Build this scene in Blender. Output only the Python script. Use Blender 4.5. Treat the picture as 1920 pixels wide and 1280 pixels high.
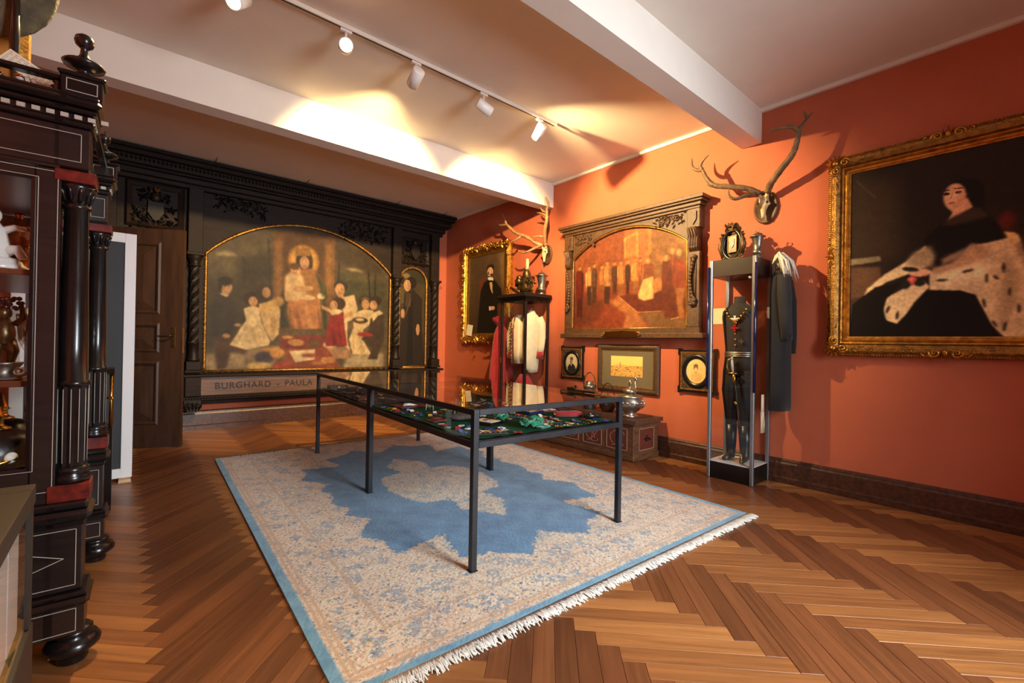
import bpy, bmesh, math, random
import numpy as np
from mathutils import Vector, Matrix
for o in list(bpy.data.objects): bpy.data.objects.remove(o)
S = bpy.context.scene
COL = S.collection
PI = math.pi
# ------------------------------------------------------------------ camera
cam_d = bpy.data.cameras.new('camera'); cam_d.sensor_width = 36; cam_d.lens = 16.0; cam_d.clip_start = .02
cam = bpy.data.objects.new('camera', cam_d); COL.objects.link(cam); S.camera = cam
cam.matrix_world = Matrix(((0.760136, -0.016399, -0.649557, 0.0), (-0.649524, 0.008019, -0.760299, 0.0),
                           (0.017677, 0.999833, -0.004556, 1.30), (0, 0, 0, 1)))
# ------------------------------------------------------------------ exposure, sky, daylight
S.view_settings.view_transform = 'Standard'; S.view_settings.look = 'None'
S.view_settings.exposure = 0.0; S.view_settings.gamma = 1.0; S.view_settings.use_curve_mapping = False
W = bpy.data.worlds.new('sky'); S.world = W; W.use_nodes = True
W.node_tree.nodes['Background'].inputs[0].default_value = (.62, .76, 1.0, 1)
W.node_tree.nodes['Background'].inputs[1].default_value = 2.0
DAY_W, SPOT_W = 235.0, 760.0
def daylight(name, loc, sx, sz, watts):
    d = bpy.data.lights.new(name, 'AREA'); d.shape = 'RECTANGLE'; d.size = sx; d.size_y = sz
    d.energy = watts; d.color = (.88, .95, 1.0)
    o = bpy.data.objects.new(name, d); COL.objects.link(o); o.location = loc
    o.rotation_euler = (PI/2-.27, 0, 0)      # sky light: along +Y into the room and downwards
    d.spread = math.radians(104)
    return o
daylight('window_daylight', (2.2, -2.47, 1.95), 1.5, 2.1, DAY_W)
# ------------------------------------------------------------------ helpers
def lin(c):
    out = []
    for v in c:
        v = v/255.0
        out.append(v/12.92 if v <= .04045 else ((v+.055)/1.055)**2.4)
    return tuple(out)
class MB:
    def __init__(s): s.v = []; s.f = []; s.s = []
    def add(s, vs, fs, smooth=False, M=None):
        b = len(s.v)
        if M is not None: vs = [tuple(M @ Vector(v)) for v in vs]
        s.v += [tuple(v) for v in vs]
        s.f += [tuple(i+b for i in f) for f in fs]; s.s += [smooth]*len(fs)
        return s
    def box(s, c, d, rz=0, bev=0, M=None):
        x, y, z = d[0]/2, d[1]/2, d[2]/2
        T = Matrix.Translation(c) @ Matrix.Rotation(rz, 4, 'Z')
        if M is not None: T = T @ M
        if bev <= 0:
            vs = [(i*x, j*y, k*z) for i in (-1, 1) for j in (-1, 1) for k in (-1, 1)]
            return s.add(vs, [(0,1,3,2),(4,6,7,5),(0,4,5,1),(2,3,7,6),(0,2,6,4),(1,5,7,3)], False, T)
        vs = []; ix = {}
        for i in (-1, 1):
            for j in (-1, 1):
                for k in (-1, 1):
                    for a in range(3):
                        p = [i*(x-bev), j*(y-bev), k*(z-bev)]
                        p[a] = (i*x, j*y, k*z)[a]
                        ix[(i, j, k, a)] = len(vs); vs.append(tuple(p))
        fs = []
        for a in range(3):
            o1, o2 = [q for q in range(3) if q != a]
            for sg in (-1, 1):
                q = []
                for (m, n) in ((-1,-1),(1,-1),(1,1),(-1,1)):
                    t = [0,0,0]; t[a] = sg; t[o1] = m; t[o2] = n; q.append(ix[(t[0],t[1],t[2],a)])
                fs.append(tuple(q))
            for m in (-1, 1):
                for n in (-1, 1):
                    q = []
                    for (e, ax) in ((-1,o1),(1,o1),(1,o2),(-1,o2)):
                        t = [0,0,0]; t[a] = e; t[o1] = m; t[o2] = n; q.append(ix[(t[0],t[1],t[2],ax)])
                    fs.append(tuple(q))
        for i in (-1, 1):
            for j in (-1, 1):
                for k in (-1, 1): fs.append(tuple(ix[(i,j,k,a)] for a in range(3)))
        return s.add(vs, fs, False, T)
    def bb(s, x0, x1, y0, y1, z0, z1, bev=0):
        return s.box(((x0+x1)/2, (y0+y1)/2, (z0+z1)/2), (abs(x1-x0), abs(y1-y0), abs(z1-z0)), 0, bev)
    def tube(s, pts, r, n=8, caps=True, flat=1.0, smooth=True):
        P = [Vector(p) for p in pts]; m = len(P)
        R = r if isinstance(r, (list, tuple)) else [r]*m
        ts = []
        for i in range(m):
            t = P[min(i+1, m-1)]-P[max(i-1, 0)]; ts.append(t.normalized() if t.length > 1e-9 else Vector((0,0,1)))
        u = ts[0].orthogonal().normalized(); vs = []
        for i in range(m):
            u = u - ts[i]*u.dot(ts[i]); u = u.normalized() if u.length > 1e-6 else ts[i].orthogonal().normalized()
            w = ts[i].cross(u)
            for k in range(n):
                a = 2*PI*k/n; vs.append(P[i]+(u*math.cos(a)+w*math.sin(a)*flat)*R[i])
        fs = []
        for i in range(m-1):
            for k in range(n):
                fs.append((i*n+k, i*n+(k+1) % n, (i+1)*n+(k+1) % n, (i+1)*n+k))
        if caps: fs += [tuple(range(n-1, -1, -1)), tuple(range((m-1)*n, m*n))]
        return s.add(vs, fs, smooth)
    def lathe(s, prof, n=16, at=(0, 0, 0), sx=1, sy=1, M=None, smooth=True, flute=0, twist=0):
        vs = []; m = len(prof)
        for i, (r, z) in enumerate(prof):
            for k in range(n):
                a = 2*PI*k/n + twist*z
                rr = r*(1-flute*(k % 2)) if flute else r
                vs.append((rr*math.cos(a)*sx, rr*math.sin(a)*sy, z))
        fs = [(i*n+k, i*n+(k+1) % n, (i+1)*n+(k+1) % n, (i+1)*n+k) for i in range(m-1) for k in range(n)]
        fs += [tuple(range(n-1, -1, -1)), tuple(range((m-1)*n, m*n))]
        T = Matrix.Translation(at)
        if M is not None: T = T @ M
        return s.add(vs, fs, smooth, T)
    def ell(s, c, r, n=10, m=7, M=None):
        vs = [(0, 0, -r[2])]
        for i in range(1, m):
            t = PI*i/m-PI/2
            for k in range(n):
                a = 2*PI*k/n; vs.append((r[0]*math.cos(t)*math.cos(a), r[1]*math.cos(t)*math.sin(a), r[2]*math.sin(t)))
        vs.append((0, 0, r[2])); L = len(vs)-1; fs = []
        for k in range(n):
            fs.append((0, 1+(k+1) % n, 1+k)); fs.append((L, L-n+k, L-n+(k+1) % n))
        for i in range(m-2):
            for k in range(n):
                fs.append((1+i*n+k, 1+i*n+(k+1) % n, 1+(i+1)*n+(k+1) % n, 1+(i+1)*n+k))
        T = Matrix.Translation(c)
        if M is not None: T = T @ M
        return s.add(vs, fs, True, T)
    def prism(s, poly, a0, a1, plane='xz', smooth=False, M=None):
        n = len(poly)
        f = {'xz': lambda p, a: (p[0], a, p[1]), 'xy': lambda p, a: (p[0], p[1], a), 'yz': lambda p, a: (a, p[0], p[1])}[plane]
        vs = [f(p, a0) for p in poly]+[f(p, a1) for p in poly]
        fs = [tuple(range(n)), tuple(range(2*n-1, n-1, -1))]+[(i, n+i, n+(i+1) % n, (i+1) % n) for i in range(n)]
        return s.add(vs, fs, smooth, M)
    def loft(s, rings, caps=True, smooth=True):
        n = len(rings[0]); m = len(rings); vs = [v for r in rings for v in r]
        fs = [(i*n+k, i*n+(k+1) % n, (i+1)*n+(k+1) % n, (i+1)*n+k) for i in range(m-1) for k in range(n)]
        if caps: fs += [tuple(range(n-1, -1, -1)), tuple(range((m-1)*n, m*n))]
        return s.add(vs, fs, smooth)
    def sweep(s, loop, prof, smooth=False):
        """closed 2D loop in xz with outward normals given as ((x,z),(nx,nz)); prof = (outward, y)"""
        n = len(loop); vs = []
        for (o, y) in prof:
            for (p, q) in loop: vs.append((p[0]+q[0]*o, y, p[1]+q[1]*o))
        fs = [(i*n+k, i*n+(k+1) % n, (i+1)*n+(k+1) % n, (i+1)*n+k) for i in range(len(prof)-1) for k in range(n)]
        return s.add(vs, fs, smooth)
    def rectframe(s, x0, x1, z0, z1, prof):
        lp = [((x0, z0), (-1, -1)), ((x1, z0), (1, -1)), ((x1, z1), (1, 1)), ((x0, z1), (-1, 1))]
        return s.sweep(lp, prof)
    def ovalframe(s, cx, cz, rx, rz, prof, n=36):
        lp = [((cx+rx*math.cos(2*PI*k/n), cz+rz*math.sin(2*PI*k/n)), (math.cos(2*PI*k/n), math.sin(2*PI*k/n))) for k in range(n)]
        return s.sweep(lp, prof, True)
    def leaf(s, c, a, l, w, h, sgn=-1):
        """ridged leaf lying in the xz plane, ridge raised towards -y"""
        d = (math.cos(a), math.sin(a)); e = (-d[1], d[0])
        def P(u, v, y): return (c[0]+d[0]*u+e[0]*v, c[1]+sgn*y, c[2]+d[1]*u+e[1]*v)
        vs = [P(0,0,0), P(l*.45,w,0), P(l,0,h*.3), P(l*.45,-w,0), P(l*.4,0,h)]
        return s.add(vs, [(0,1,4),(1,2,4),(2,3,4),(3,0,4)], False)
    def scroll(s, c, r, turns, th, a0=0, sg=1, n=5, lift=.0):
        pts = []; rad = []; N = int(9*turns)+4
        for i in range(N):
            t = i/(N-1); a = a0+sg*2*PI*turns*t; rr = r*(1-.82*t)
            pts.append((c[0]+rr*math.cos(a), c[1]-lift*t, c[2]+rr*math.sin(a))); rad.append(th*(1.1-.5*t))
        return s.tube(pts, rad, n)
    def foliage(s, x0, x1, z0, z1, y, n, seed, size=.06, h=.03, scrolls=4):
        R = random.Random(seed)
        for i in range(n):
            s.leaf((R.uniform(x0, x1), y, R.uniform(z0, z1)), R.uniform(0, 2*PI), size*R.uniform(.7, 1.5), size*R.uniform(.22, .4), h*R.uniform(.6, 1.4))
        for i in range(scrolls):
            s.scroll((R.uniform(x0+size, x1-size), y-h*.4, R.uniform(z0+size*.6, z1-size*.6)), size*R.uniform(.6, 1), 1.2, size*.16, R.uniform(0, 6), R.choice((-1, 1)))
        return s
    def build(s, name, mat, parent=None, loc=None, stuff=False):
        me = bpy.data.meshes.new(name); me.from_pydata(s.v, [], s.f)
        me.polygons.foreach_set('use_smooth', s.s); me.materials.append(mat); me.validate(); me.update()
        o = bpy.data.objects.new(name, me); COL.objects.link(o)
        if parent is not None: o.parent = parent
        if loc is not None: o.location = loc
        if stuff: o['kind'] = 'stuff'
        return o
def fixn(o):
    bm = bmesh.new(); bm.from_mesh(o.data); bmesh.ops.recalc_face_normals(bm, faces=bm.faces[:]); bm.to_mesh(o.data); bm.free(); return o
def tag(o, label, cat, group=None):
    o['label'] = label; o['category'] = cat
    if group: o['group'] = group
    return o
def thing(name, label, cat, loc=(0, 0, 0), rz=0, group=None):
    o = bpy.data.objects.new(name, None); COL.objects.link(o); o.location = loc; o.rotation_euler = (0, 0, rz)
    o.empty_display_size = .05
    return tag(o, label, cat, group)
def struct(o): o['kind'] = 'structure'; return o
def dup(root, loc, rz, label=None, rot=None):
    r = root.copy(); COL.objects.link(r); r.location = loc; r.rotation_euler = rot if rot else (0, 0, rz)
    if label: r['label'] = label
    for ch in list(root.children):
        c = ch.copy(); COL.objects.link(c); c.parent = r
        for g in list(ch.children):
            d = g.copy(); COL.objects.link(d); d.parent = c
    return r
# ------------------------------------------------------------------ materials
MATS = {}
def mat(name, c, rough=.5, metal=0, var=0.0, scale=8, bump=0, bscale=40, c2=None, stretch=None, coat=0, emit=None, spec=None, sheen=0):
    m = bpy.data.materials.new(name); m.use_nodes = True; nt = m.node_tree; N = nt.nodes; L = nt.links
    b = N['Principled BSDF']; a = lin(c)
    b.inputs['Base Color'].default_value = (*a, 1); b.inputs['Roughness'].default_value = rough; b.inputs['Metallic'].default_value = metal
    if spec is not None: b.inputs['Specular IOR Level'].default_value = spec
    if coat: b.inputs['Coat Weight'].default_value = coat; b.inputs['Coat Roughness'].default_value = .15
    if sheen: b.inputs['Sheen Weight'].default_value = sheen
    if emit: b.inputs['Emission Color'].default_value = (*lin(emit[0]), 1); b.inputs['Emission Strength'].default_value = emit[1]
    tc = N.new('ShaderNodeTexCoord'); mp = N.new('ShaderNodeMapping'); L.new(tc.outputs['Object'], mp.inputs[0])
    if stretch: mp.inputs['Scale'].default_value = stretch
    if var or c2:
        n = N.new('ShaderNodeTexNoise'); n.inputs['Scale'].default_value = scale; n.inputs['Detail'].default_value = 5
        L.new(mp.outputs[0], n.inputs['Vector'])
        r = N.new('ShaderNodeValToRGB'); L.new(n.outputs[0], r.inputs[0])
        r.color_ramp.elements[0].position = .32; r.color_ramp.elements[1].position = .68
        d = lin(c2) if c2 else tuple(min(1, v*(1+var)) for v in a)
        lo = a if c2 else tuple(v*(1-var) for v in a)
        r.color_ramp.elements[0].color = (*lo, 1); r.color_ramp.elements[1].color = (*d, 1)
        L.new(r.outputs[0], b.inputs['Base Color'])
    if bump:
        n2 = N.new('ShaderNodeTexNoise'); n2.inputs['Scale'].default_value = bscale; n2.inputs['Detail'].default_value = 3
        L.new(mp.outputs[0], n2.inputs['Vector'])
        bp = N.new('ShaderNodeBump'); bp.inputs['Strength'].default_value = bump; bp.inputs['Distance'].default_value = .01
        L.new(n2.outputs[0], bp.inputs['Height']); L.new(bp.outputs[0], b.inputs['Normal'])
    MATS[name] = m
    return m
def glassmat(name, tint=(1, 1, 1), k=1.0):
    m = bpy.data.materials.new(name); m.use_nodes = True; nt = m.node_tree; N = nt.nodes; L = nt.links
    N.remove(N['Principled BSDF']); out = N['Material Output']
    g = N.new('ShaderNodeNewGeometry'); dt = N.new('ShaderNodeVectorMath'); dt.operation = 'DOT_PRODUCT'
    L.new(g.outputs['Normal'], dt.inputs[0]); L.new(g.outputs['Incoming'], dt.inputs[1])
    ab = N.new('ShaderNodeMath'); ab.operation = 'ABSOLUTE'; L.new(dt.outputs['Value'], ab.inputs[0])
    su = N.new('ShaderNodeMath'); su.operation = 'SUBTRACT'; su.inputs[0].default_value = 1; L.new(ab.outputs[0], su.inputs[1])
    pw = N.new('ShaderNodeMath'); pw.operation = 'POWER'; pw.inputs[1].default_value = 5; L.new(su.outputs[0], pw.inputs[0])
    ma = N.new('ShaderNodeMath'); ma.operation = 'MULTIPLY_ADD'; ma.inputs[1].default_value = .94*k; ma.inputs[2].default_value = .045*k
    L.new(pw.outputs[0], ma.inputs[0])
    t = N.new('ShaderNodeBsdfTransparent'); t.inputs[0].default_value = (*tint, 1)
    gl = N.new('ShaderNodeBsdfGlossy'); gl.inputs['Roughness'].default_value = 0.0; gl.inputs['Color'].default_value = (.95, .95, .95, 1)
    mx = N.new('ShaderNodeMixShader'); L.new(ma.outputs[0], mx.inputs[0]); L.new(t.outputs[0], mx.inputs[1]); L.new(gl.outputs[0], mx.inputs[2])
    L.new(mx.outputs[0], out.inputs[0]); return m
def vcolmat(name, rough=.55, coat=.2, bump=.05):
    m = bpy.data.materials.new(name); m.use_nodes = True; nt = m.node_tree; N = nt.nodes; L = nt.links; b = N['Principled BSDF']
    a = N.new('ShaderNodeAttribute'); a.attribute_name = 'Col'
    tc = N.new('ShaderNodeTexCoord'); n = N.new('ShaderNodeTexNoise'); n.inputs['Scale'].default_value = 60; n.inputs['Detail'].default_value = 4
    L.new(tc.outputs['Object'], n.inputs['Vector'])
    r = N.new('ShaderNodeMapRange'); r.inputs[3].default_value = .8; r.inputs[4].default_value = 1.2; L.new(n.outputs[0], r.inputs[0])
    mm = N.new('ShaderNodeVectorMath'); mm.operation = 'SCALE'; L.new(a.outputs['Color'], mm.inputs[0]); L.new(r.outputs[0], mm.inputs['Scale'])
    L.new(mm.outputs[0], b.inputs['Base Color']); b.inputs['Roughness'].default_value = rough; b.inputs['Specular IOR Level'].default_value = coat
    bp = N.new('ShaderNodeBump'); bp.inputs['Strength'].default_value = bump; bp.inputs['Distance'].default_value = .004
    L.new(n.outputs[0], bp.inputs['Height']); L.new(bp.outputs[0], b.inputs['Normal'])
    return m
WALL = mat('terracotta_paint', (182, 94, 62), .75, var=.05, scale=3, bump=.12, bscale=120)
WHITE = mat('white_plaster', (226, 219, 208), .85, var=.02, scale=4, bump=.1, bscale=160)
DWOOD = mat('dark_oak', (24, 16, 12), .6, spec=.2, c2=(38, 25, 18), scale=5, stretch=(1, 1, 7), bump=.15, bscale=60)
BASEW = mat('baseboard_oak', (52, 32, 24), .35, c2=(84, 50, 34), scale=5, stretch=(6, 1, 6), bump=.1)
LEDGE = mat('worn_oak', (70, 49, 39), .5, c2=(106, 72, 53), scale=4, stretch=(.8, 4, 6), bump=.15)
CARVE = mat('black_carved_oak', (27, 19, 14), .5, var=.25, scale=20, spec=.25)
EBONY = mat('ebonised_wood', (22, 18, 18), .25, var=.3, scale=6, stretch=(1, 1, 5), coat=.2)
EBONY2 = mat('rosewood_veneer', (28, 21, 20), .28, c2=(40, 28, 25), scale=5, stretch=(1, 1, 8), coat=.2)
IVORY = mat('ivory_inlay', (176, 166, 152), .45)
TORT = mat('red_tortoiseshell', (120, 34, 24), .3, c2=(66, 18, 14), scale=30, coat=.4)
STEEL = mat('blackened_steel', (48, 48, 52), .42, metal=.55, var=.25, scale=9, bump=.08, bscale=90)
GOLD = mat('gilt', (206, 152, 62), .34, metal=.85, c2=(150, 100, 38), scale=22, bump=.35, bscale=70)
GOLDD = mat('dark_gilt', (176, 128, 60), .42, metal=.75, c2=(112, 76, 34), scale=26, bump=.4, bscale=80)
WALNUT = mat('carved_walnut', (92, 62, 36), .45, c2=(66, 44, 26), scale=6, stretch=(5, 1, 5), bump=.2, bscale=80)
SILVER = mat('silver', (184, 180, 172), .34, metal=1, var=.15, scale=25, bump=.12, bscale=50)
PEWTER = mat('pewter', (128, 124, 116), .38, metal=.9, var=.2, scale=14, bump=.1)
BRASS = mat('brass', (196, 150, 70), .25, metal=1, var=.15, scale=14)
BRONZE = mat('dark_bronze', (66, 52, 36), .34, metal=.8, c2=(110, 86, 52), scale=14, bump=.2, bscale=40)
COPPER = mat('copper', (172, 100, 66), .28, metal=.9, var=.15, scale=8)
FELT = mat('green_felt', (14, 66, 44), .95, var=.12, scale=30, spec=.1)
DFELT = mat('dark_felt', (40, 32, 32), .95, var=.1, scale=30)
WPAINT = mat('white_lacquer', (232, 230, 228), .35)
BLACKM = mat('black_matt_board', (42, 42, 44), .6, var=.03)
BLACK = mat('black_lacquer', (18, 16, 16), .3)
PORC = mat('white_porcelain', (232, 230, 226), .18, coat=.5)
BONE = mat('bleached_bone', (214, 196, 156), .6, c2=(170, 140, 96), scale=18, bump=.2)
ANTLER = mat('antler_horn', (118, 92, 62), .55, c2=(76, 56, 36), scale=14, bump=.4, bscale=60)
ANTLER2 = mat('pale_antler_horn', (168, 132, 86), .5, c2=(126, 94, 58), scale=12, bump=.3, bscale=60)
PAPER = mat('aged_paper', (222, 212, 186), .8, var=.04)
REDC = mat('red_cloth', (150, 20, 24), .8, var=.15, scale=10, sheen=.3)
CREAM = mat('cream_wool', (216, 200, 168), .85, var=.06, scale=12, sheen=.2)
BLKC = mat('black_wool', (20, 19, 21), .9, var=.15, scale=12, sheen=.1)
BLKC2 = mat('charcoal_wool', (30, 29, 31), .85, var=.15, scale=12, sheen=.1)
LEATHER = mat('black_leather', (22, 20, 20), .3, var=.2, scale=10, bump=.15)
BLUEG = mat('blue_tube', (10, 24, 72), .12, coat=.6)
AGILT = mat('aged_gilt', (112, 82, 44), .5, metal=.55, c2=(70, 48, 26), scale=30, bump=.4, bscale=80)
ALU = mat('aluminium', (150, 152, 158), .35, metal=.8)
TAUPE = mat('taupe_lacquer', (46, 38, 31), .45)
GLASS = glassmat('clear_glass', (.97, .985, .98))
GLASST = glassmat('table_top_glass', (.93, .955, .94), 1.25)
PICT = vcolmat('oil_paint')
# ================================================================== the room
XL, XR, YB, YR, ZC = -.76, 4.90, 7.80, -1.60, 3.72
def plankmat(name, base, alt, island):
    m = bpy.data.materials.new(name); m.use_nodes = True; nt = m.node_tree; N = nt.nodes; L = nt.links; b = N['Principled BSDF']
    uv = N.new('ShaderNodeUVMap'); uv.uv_map = 'UVMap'
    if island: rn = N.new('ShaderNodeNewGeometry').outputs['Random Per Island']
    else: rn = N.new('ShaderNodeObjectInfo').outputs['Random']
    cx = N.new('ShaderNodeCombineXYZ'); mu = N.new('ShaderNodeMath'); mu.operation = 'MULTIPLY'; mu.inputs[1].default_value = 40
    L.new(rn, mu.inputs[0]); L.new(mu.outputs[0], cx.inputs[0]); L.new(mu.outputs[0], cx.inputs[2])
    ad = N.new('ShaderNodeVectorMath'); ad.operation = 'ADD'; L.new(uv.outputs[0], ad.inputs[0]); L.new(cx.outputs[0], ad.inputs[1])
    mp = N.new('ShaderNodeMapping'); mp.inputs['Scale'].default_value = (2.2, 42, 1); L.new(ad.outputs[0], mp.inputs[0])
    n = N.new('ShaderNodeTexNoise'); n.inputs['Scale'].default_value = 1.0; n.inputs['Detail'].default_value = 6; n.inputs['Distortion'].default_value = .6
    L.new(mp.outputs[0], n.inputs['Vector'])
    r = N.new('ShaderNodeValToRGB'); r.color_ramp.elements[0].position = .3; r.color_ramp.elements[1].position = .72
    r.color_ramp.elements[0].color = (*[v*.72 for v in lin(base)], 1); r.color_ramp.elements[1].color = (*[v*1.2 for v in lin(base)], 1)
    r2 = N.new('ShaderNodeValToRGB'); r2.color_ramp.elements[0].position = .3; r2.color_ramp.elements[1].position = .72
    r2.color_ramp.elements[0].color = (*[v*.75 for v in lin(alt)], 1); r2.color_ramp.elements[1].color = (*[v*1.2 for v in lin(alt)], 1)
    L.new(n.outputs[0], r.inputs[0]); L.new(n.outputs[0], r2.inputs[0])
    mx = N.new('ShaderNodeMix'); mx.data_type = 'RGBA'; L.new(rn, mx.inputs[0]); L.new(r.outputs[0], mx.inputs[6]); L.new(r2.outputs[0], mx.inputs[7])
    L.new(mx.outputs[2], b.inputs['Base Color'])
    rr = N.new('ShaderNodeMapRange'); rr.inputs[3].default_value = .26; rr.inputs[4].default_value = .42; L.new(n.outputs[0], rr.inputs[0])
    L.new(rr.outputs[0], b.inputs['Roughness'])
    bp = N.new('ShaderNodeBump'); bp.inputs['Strength'].default_value = .12; bp.inputs['Distance'].default_value = .004
    L.new(n.outputs[0], bp.inputs['Height']); L.new(bp.outputs[0], b.inputs['Normal'])
    return m
HB, HA, VB, VA = (100, 59, 34), (130, 79, 46), (136, 85, 47), (172, 115, 64)  # one oak; tone per plank direction paints the grain's light and dark sheen
sub = mat('floor_joint', (30, 18, 12), .8)
fl = MB(); fl.bb(XL-.2, XR+.2, YR-.9, YB+.2, -.08, -.004)
floor = struct(fl.build('floor', sub))
PL, PW, GAP = .7071, .0923, .0012
def plank_mesh(name, m, vertical):
    lx, ly = (PW, PL) if vertical else (PL, PW)
    mb = MB(); mb.box((lx/2, ly/2, -.012), (lx-GAP, ly-GAP, .024), 0, .0012)
    me = bpy.data.meshes.new(name); me.from_pydata(mb.v, [], mb.f); me.materials.append(m); me.update()
    uv = me.uv_layers.new(name='UVMap')
    for lp in me.loops:
        c = me.vertices[lp.vertex_index].co
        uv.data[lp.index].uv = (c.y, c.x) if vertical else (c.x, c.y)
    return me
mH = plank_mesh('plank', plankmat('oak_plank_painted_shade', HB, HA, False), False)
mV = plank_mesh('plank', plankmat('oak_plank_painted_sheen', VB, VA, False), True)
O0 = np.array([2.152, .688]); U = np.array([1, 1])/math.sqrt(2); V = np.array([-1, 1])/math.sqrt(2)
cells = []
for m_ in range(-8, 9):
    for k in range(-90, 110):
        base = np.array([k*PW+m_*PL, k*PW-m_*PL])
        for vert in (0, 1):
            o = base+np.array([PL, PW-PL]) if vert else base
            c = o+(np.array([PW, PL]) if vert else np.array([PL, PW]))/2
            wc = O0+U*c[0]+V*c[1]
            if XL-.2 < wc[0] < XR+.2 and YR-.2 < wc[1] < YB+.2:
                cells.append((vert, O0+U*o[0]+V*o[1], wc))
def plank_rank(c):
    x, y = c[2]; d = math.hypot(x, y)
    fwd = .65*x+.76*y; side = .76*x-.65*y
    hidden = (fwd < .75 or abs(side) > fwd*1.17+.3 or x > XR-.1 or x < XL+.1 or y > YB-.1 or y < YR
              or (.75 < x < 3.65 and 1.75 < y < 5.6) or (x < -.1 and y > 1.0))
    return d+(100 if hidden else 0)
cells.sort(key=plank_rank)
ANG = PI/4
for vert, o, wc in cells[:300]:
    ob = bpy.data.objects.new('plank', mV if vert else mH); COL.objects.link(ob); ob.parent = floor
    ob.location = (o[0], o[1], random.Random(int(o[0]*977+o[1]*3571)).uniform(-.0006, .0006)); ob.rotation_euler = (0, 0, ANG)
for vert, me, nm, b_, a_ in ((0, mH, 'oak_plank_painted_shade_far', HB, HA), (1, mV, 'oak_plank_painted_sheen_far', VB, VA)):
    vs = np.array([v.co[:] for v in me.vertices]); fs = [tuple(p.vertices) for p in me.polygons]
    ca, sa = math.cos(ANG), math.sin(ANG); AV = []; AF = []; AU = []
    for v_, o, wc in cells[300:]:
        if v_ != vert: continue
        b0 = len(AV)
        for p in vs:
            AV.append((o[0]+ca*p[0]-sa*p[1], o[1]+sa*p[0]+ca*p[1], p[2])); AU.append((p[1], p[0]) if vert else (p[0], p[1]))
        AF += [tuple(i+b0 for i in f) for f in fs]
    m2 = bpy.data.meshes.new('planks'); m2.from_pydata(AV, [], AF); m2.materials.append(plankmat(nm, b_, a_, True)); m2.update()
    uv = m2.uv_layers.new(name='UVMap'); li = np.zeros(len(m2.loops), dtype=np.int32); m2.loops.foreach_get('vertex_index', li)
    uv.data.foreach_set('uv', np.array(AU, dtype=np.float32)[li].ravel())
    ob = bpy.data.objects.new('plank_field', m2); COL.objects.link(ob); ob.parent = floor; ob['kind'] = 'stuff'
def S1(name, m, *boxes):
    mb = MB()
    for b in boxes: mb.bb(*b)
    return struct(mb.build(name, m))
S1('ceiling', WHITE, (XL-.2, XR+.2, YR-.9, YB+.2, ZC, ZC+.15))
S1('wall_right', WALL, (XR, XR+.2, YR-.9, YB+.2, -.05, ZC))
S1('wall_left', WALL, (XL-.2, XL, YR-.9, YB+.2, -.05, ZC))
S1('wall_back', WALL, (XL, XR, YB, YB+.2, -.05, ZC))
WX0, WX1, WZ0, WZ1 = 1.5, 2.9, .55, 3.15
S1('wall_front', WALL, (XL, WX0, YR-.8, YR, -.05, ZC), (WX1, XR, YR-.8, YR, -.05, ZC), (WX0, WX1, YR-.8, YR, -.05, WZ0), (WX0, WX1, YR-.8, YR, WZ1, ZC))
w = MB(); w.rectframe(WX0+.07, WX1-.07, WZ0+.07, WZ1-.07, [(0, YR-.78), (0, YR-.72), (.07, YR-.72), (.07, YR-.78)])
w.bb(2.17, 2.23, YR-.78, YR-.73, WZ0, WZ1); w.bb(WX0, WX1, YR-.78, YR-.73, 2.3, 2.36)
win = struct(w.build('window_1', WPAINT))
for x0, x1 in ((WX0+.07, 2.17), (2.23, WX1-.07)):
    for z0, z1 in ((WZ0+.07, 2.3), (2.36, WZ1-.07)):
        g = MB(); g.bb(x0, x1, YR-.757, YR-.753, z0, z1); g.build('pane', GLASS, win)
# ceiling beams, the plaster strip along the ceiling and the baseboards
S1('ceiling_beam', WHITE, (XL, XR, 1.885, 2.08, 3.38, ZC))
S1('ceiling_beam', WHITE, (XL, XR, 4.83, 5.02, 3.355, ZC))
S1('trim_1', WHITE, (XR-.035, XR, YR, 1.885, ZC-.035, ZC), (XR-.035, XR, 2.08, 4.83, ZC-.035, ZC), (XR-.035, XR, 5.02, YB, ZC-.035, ZC))
def skirting(name, poly, rot, loc, length):
    mb = MB(); mb.prism(poly, 0, length, 'yz'); o = struct(mb.build(name, BASEW)); o.location = loc; o.rotation_euler = (0, 0, rot); return o
bp_ = [(0, 0), (-.045, 0), (-.045, .05), (-.032, .062), (-.03, .185), (-.022, .2), (-.02, .215), (-.008, .228), (0, .23)]
skirting('baseboard_right', bp_, -PI/2, (XR, YB, 0), YB-YR)
skirting('baseboard_back', [(a, b*1.2) for a, b in bp_], 0, (XL, YB, 0), XR-XL)
skirting('baseboard_left', bp_, PI/2, (XL, YR, 0), YB-YR)
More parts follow.
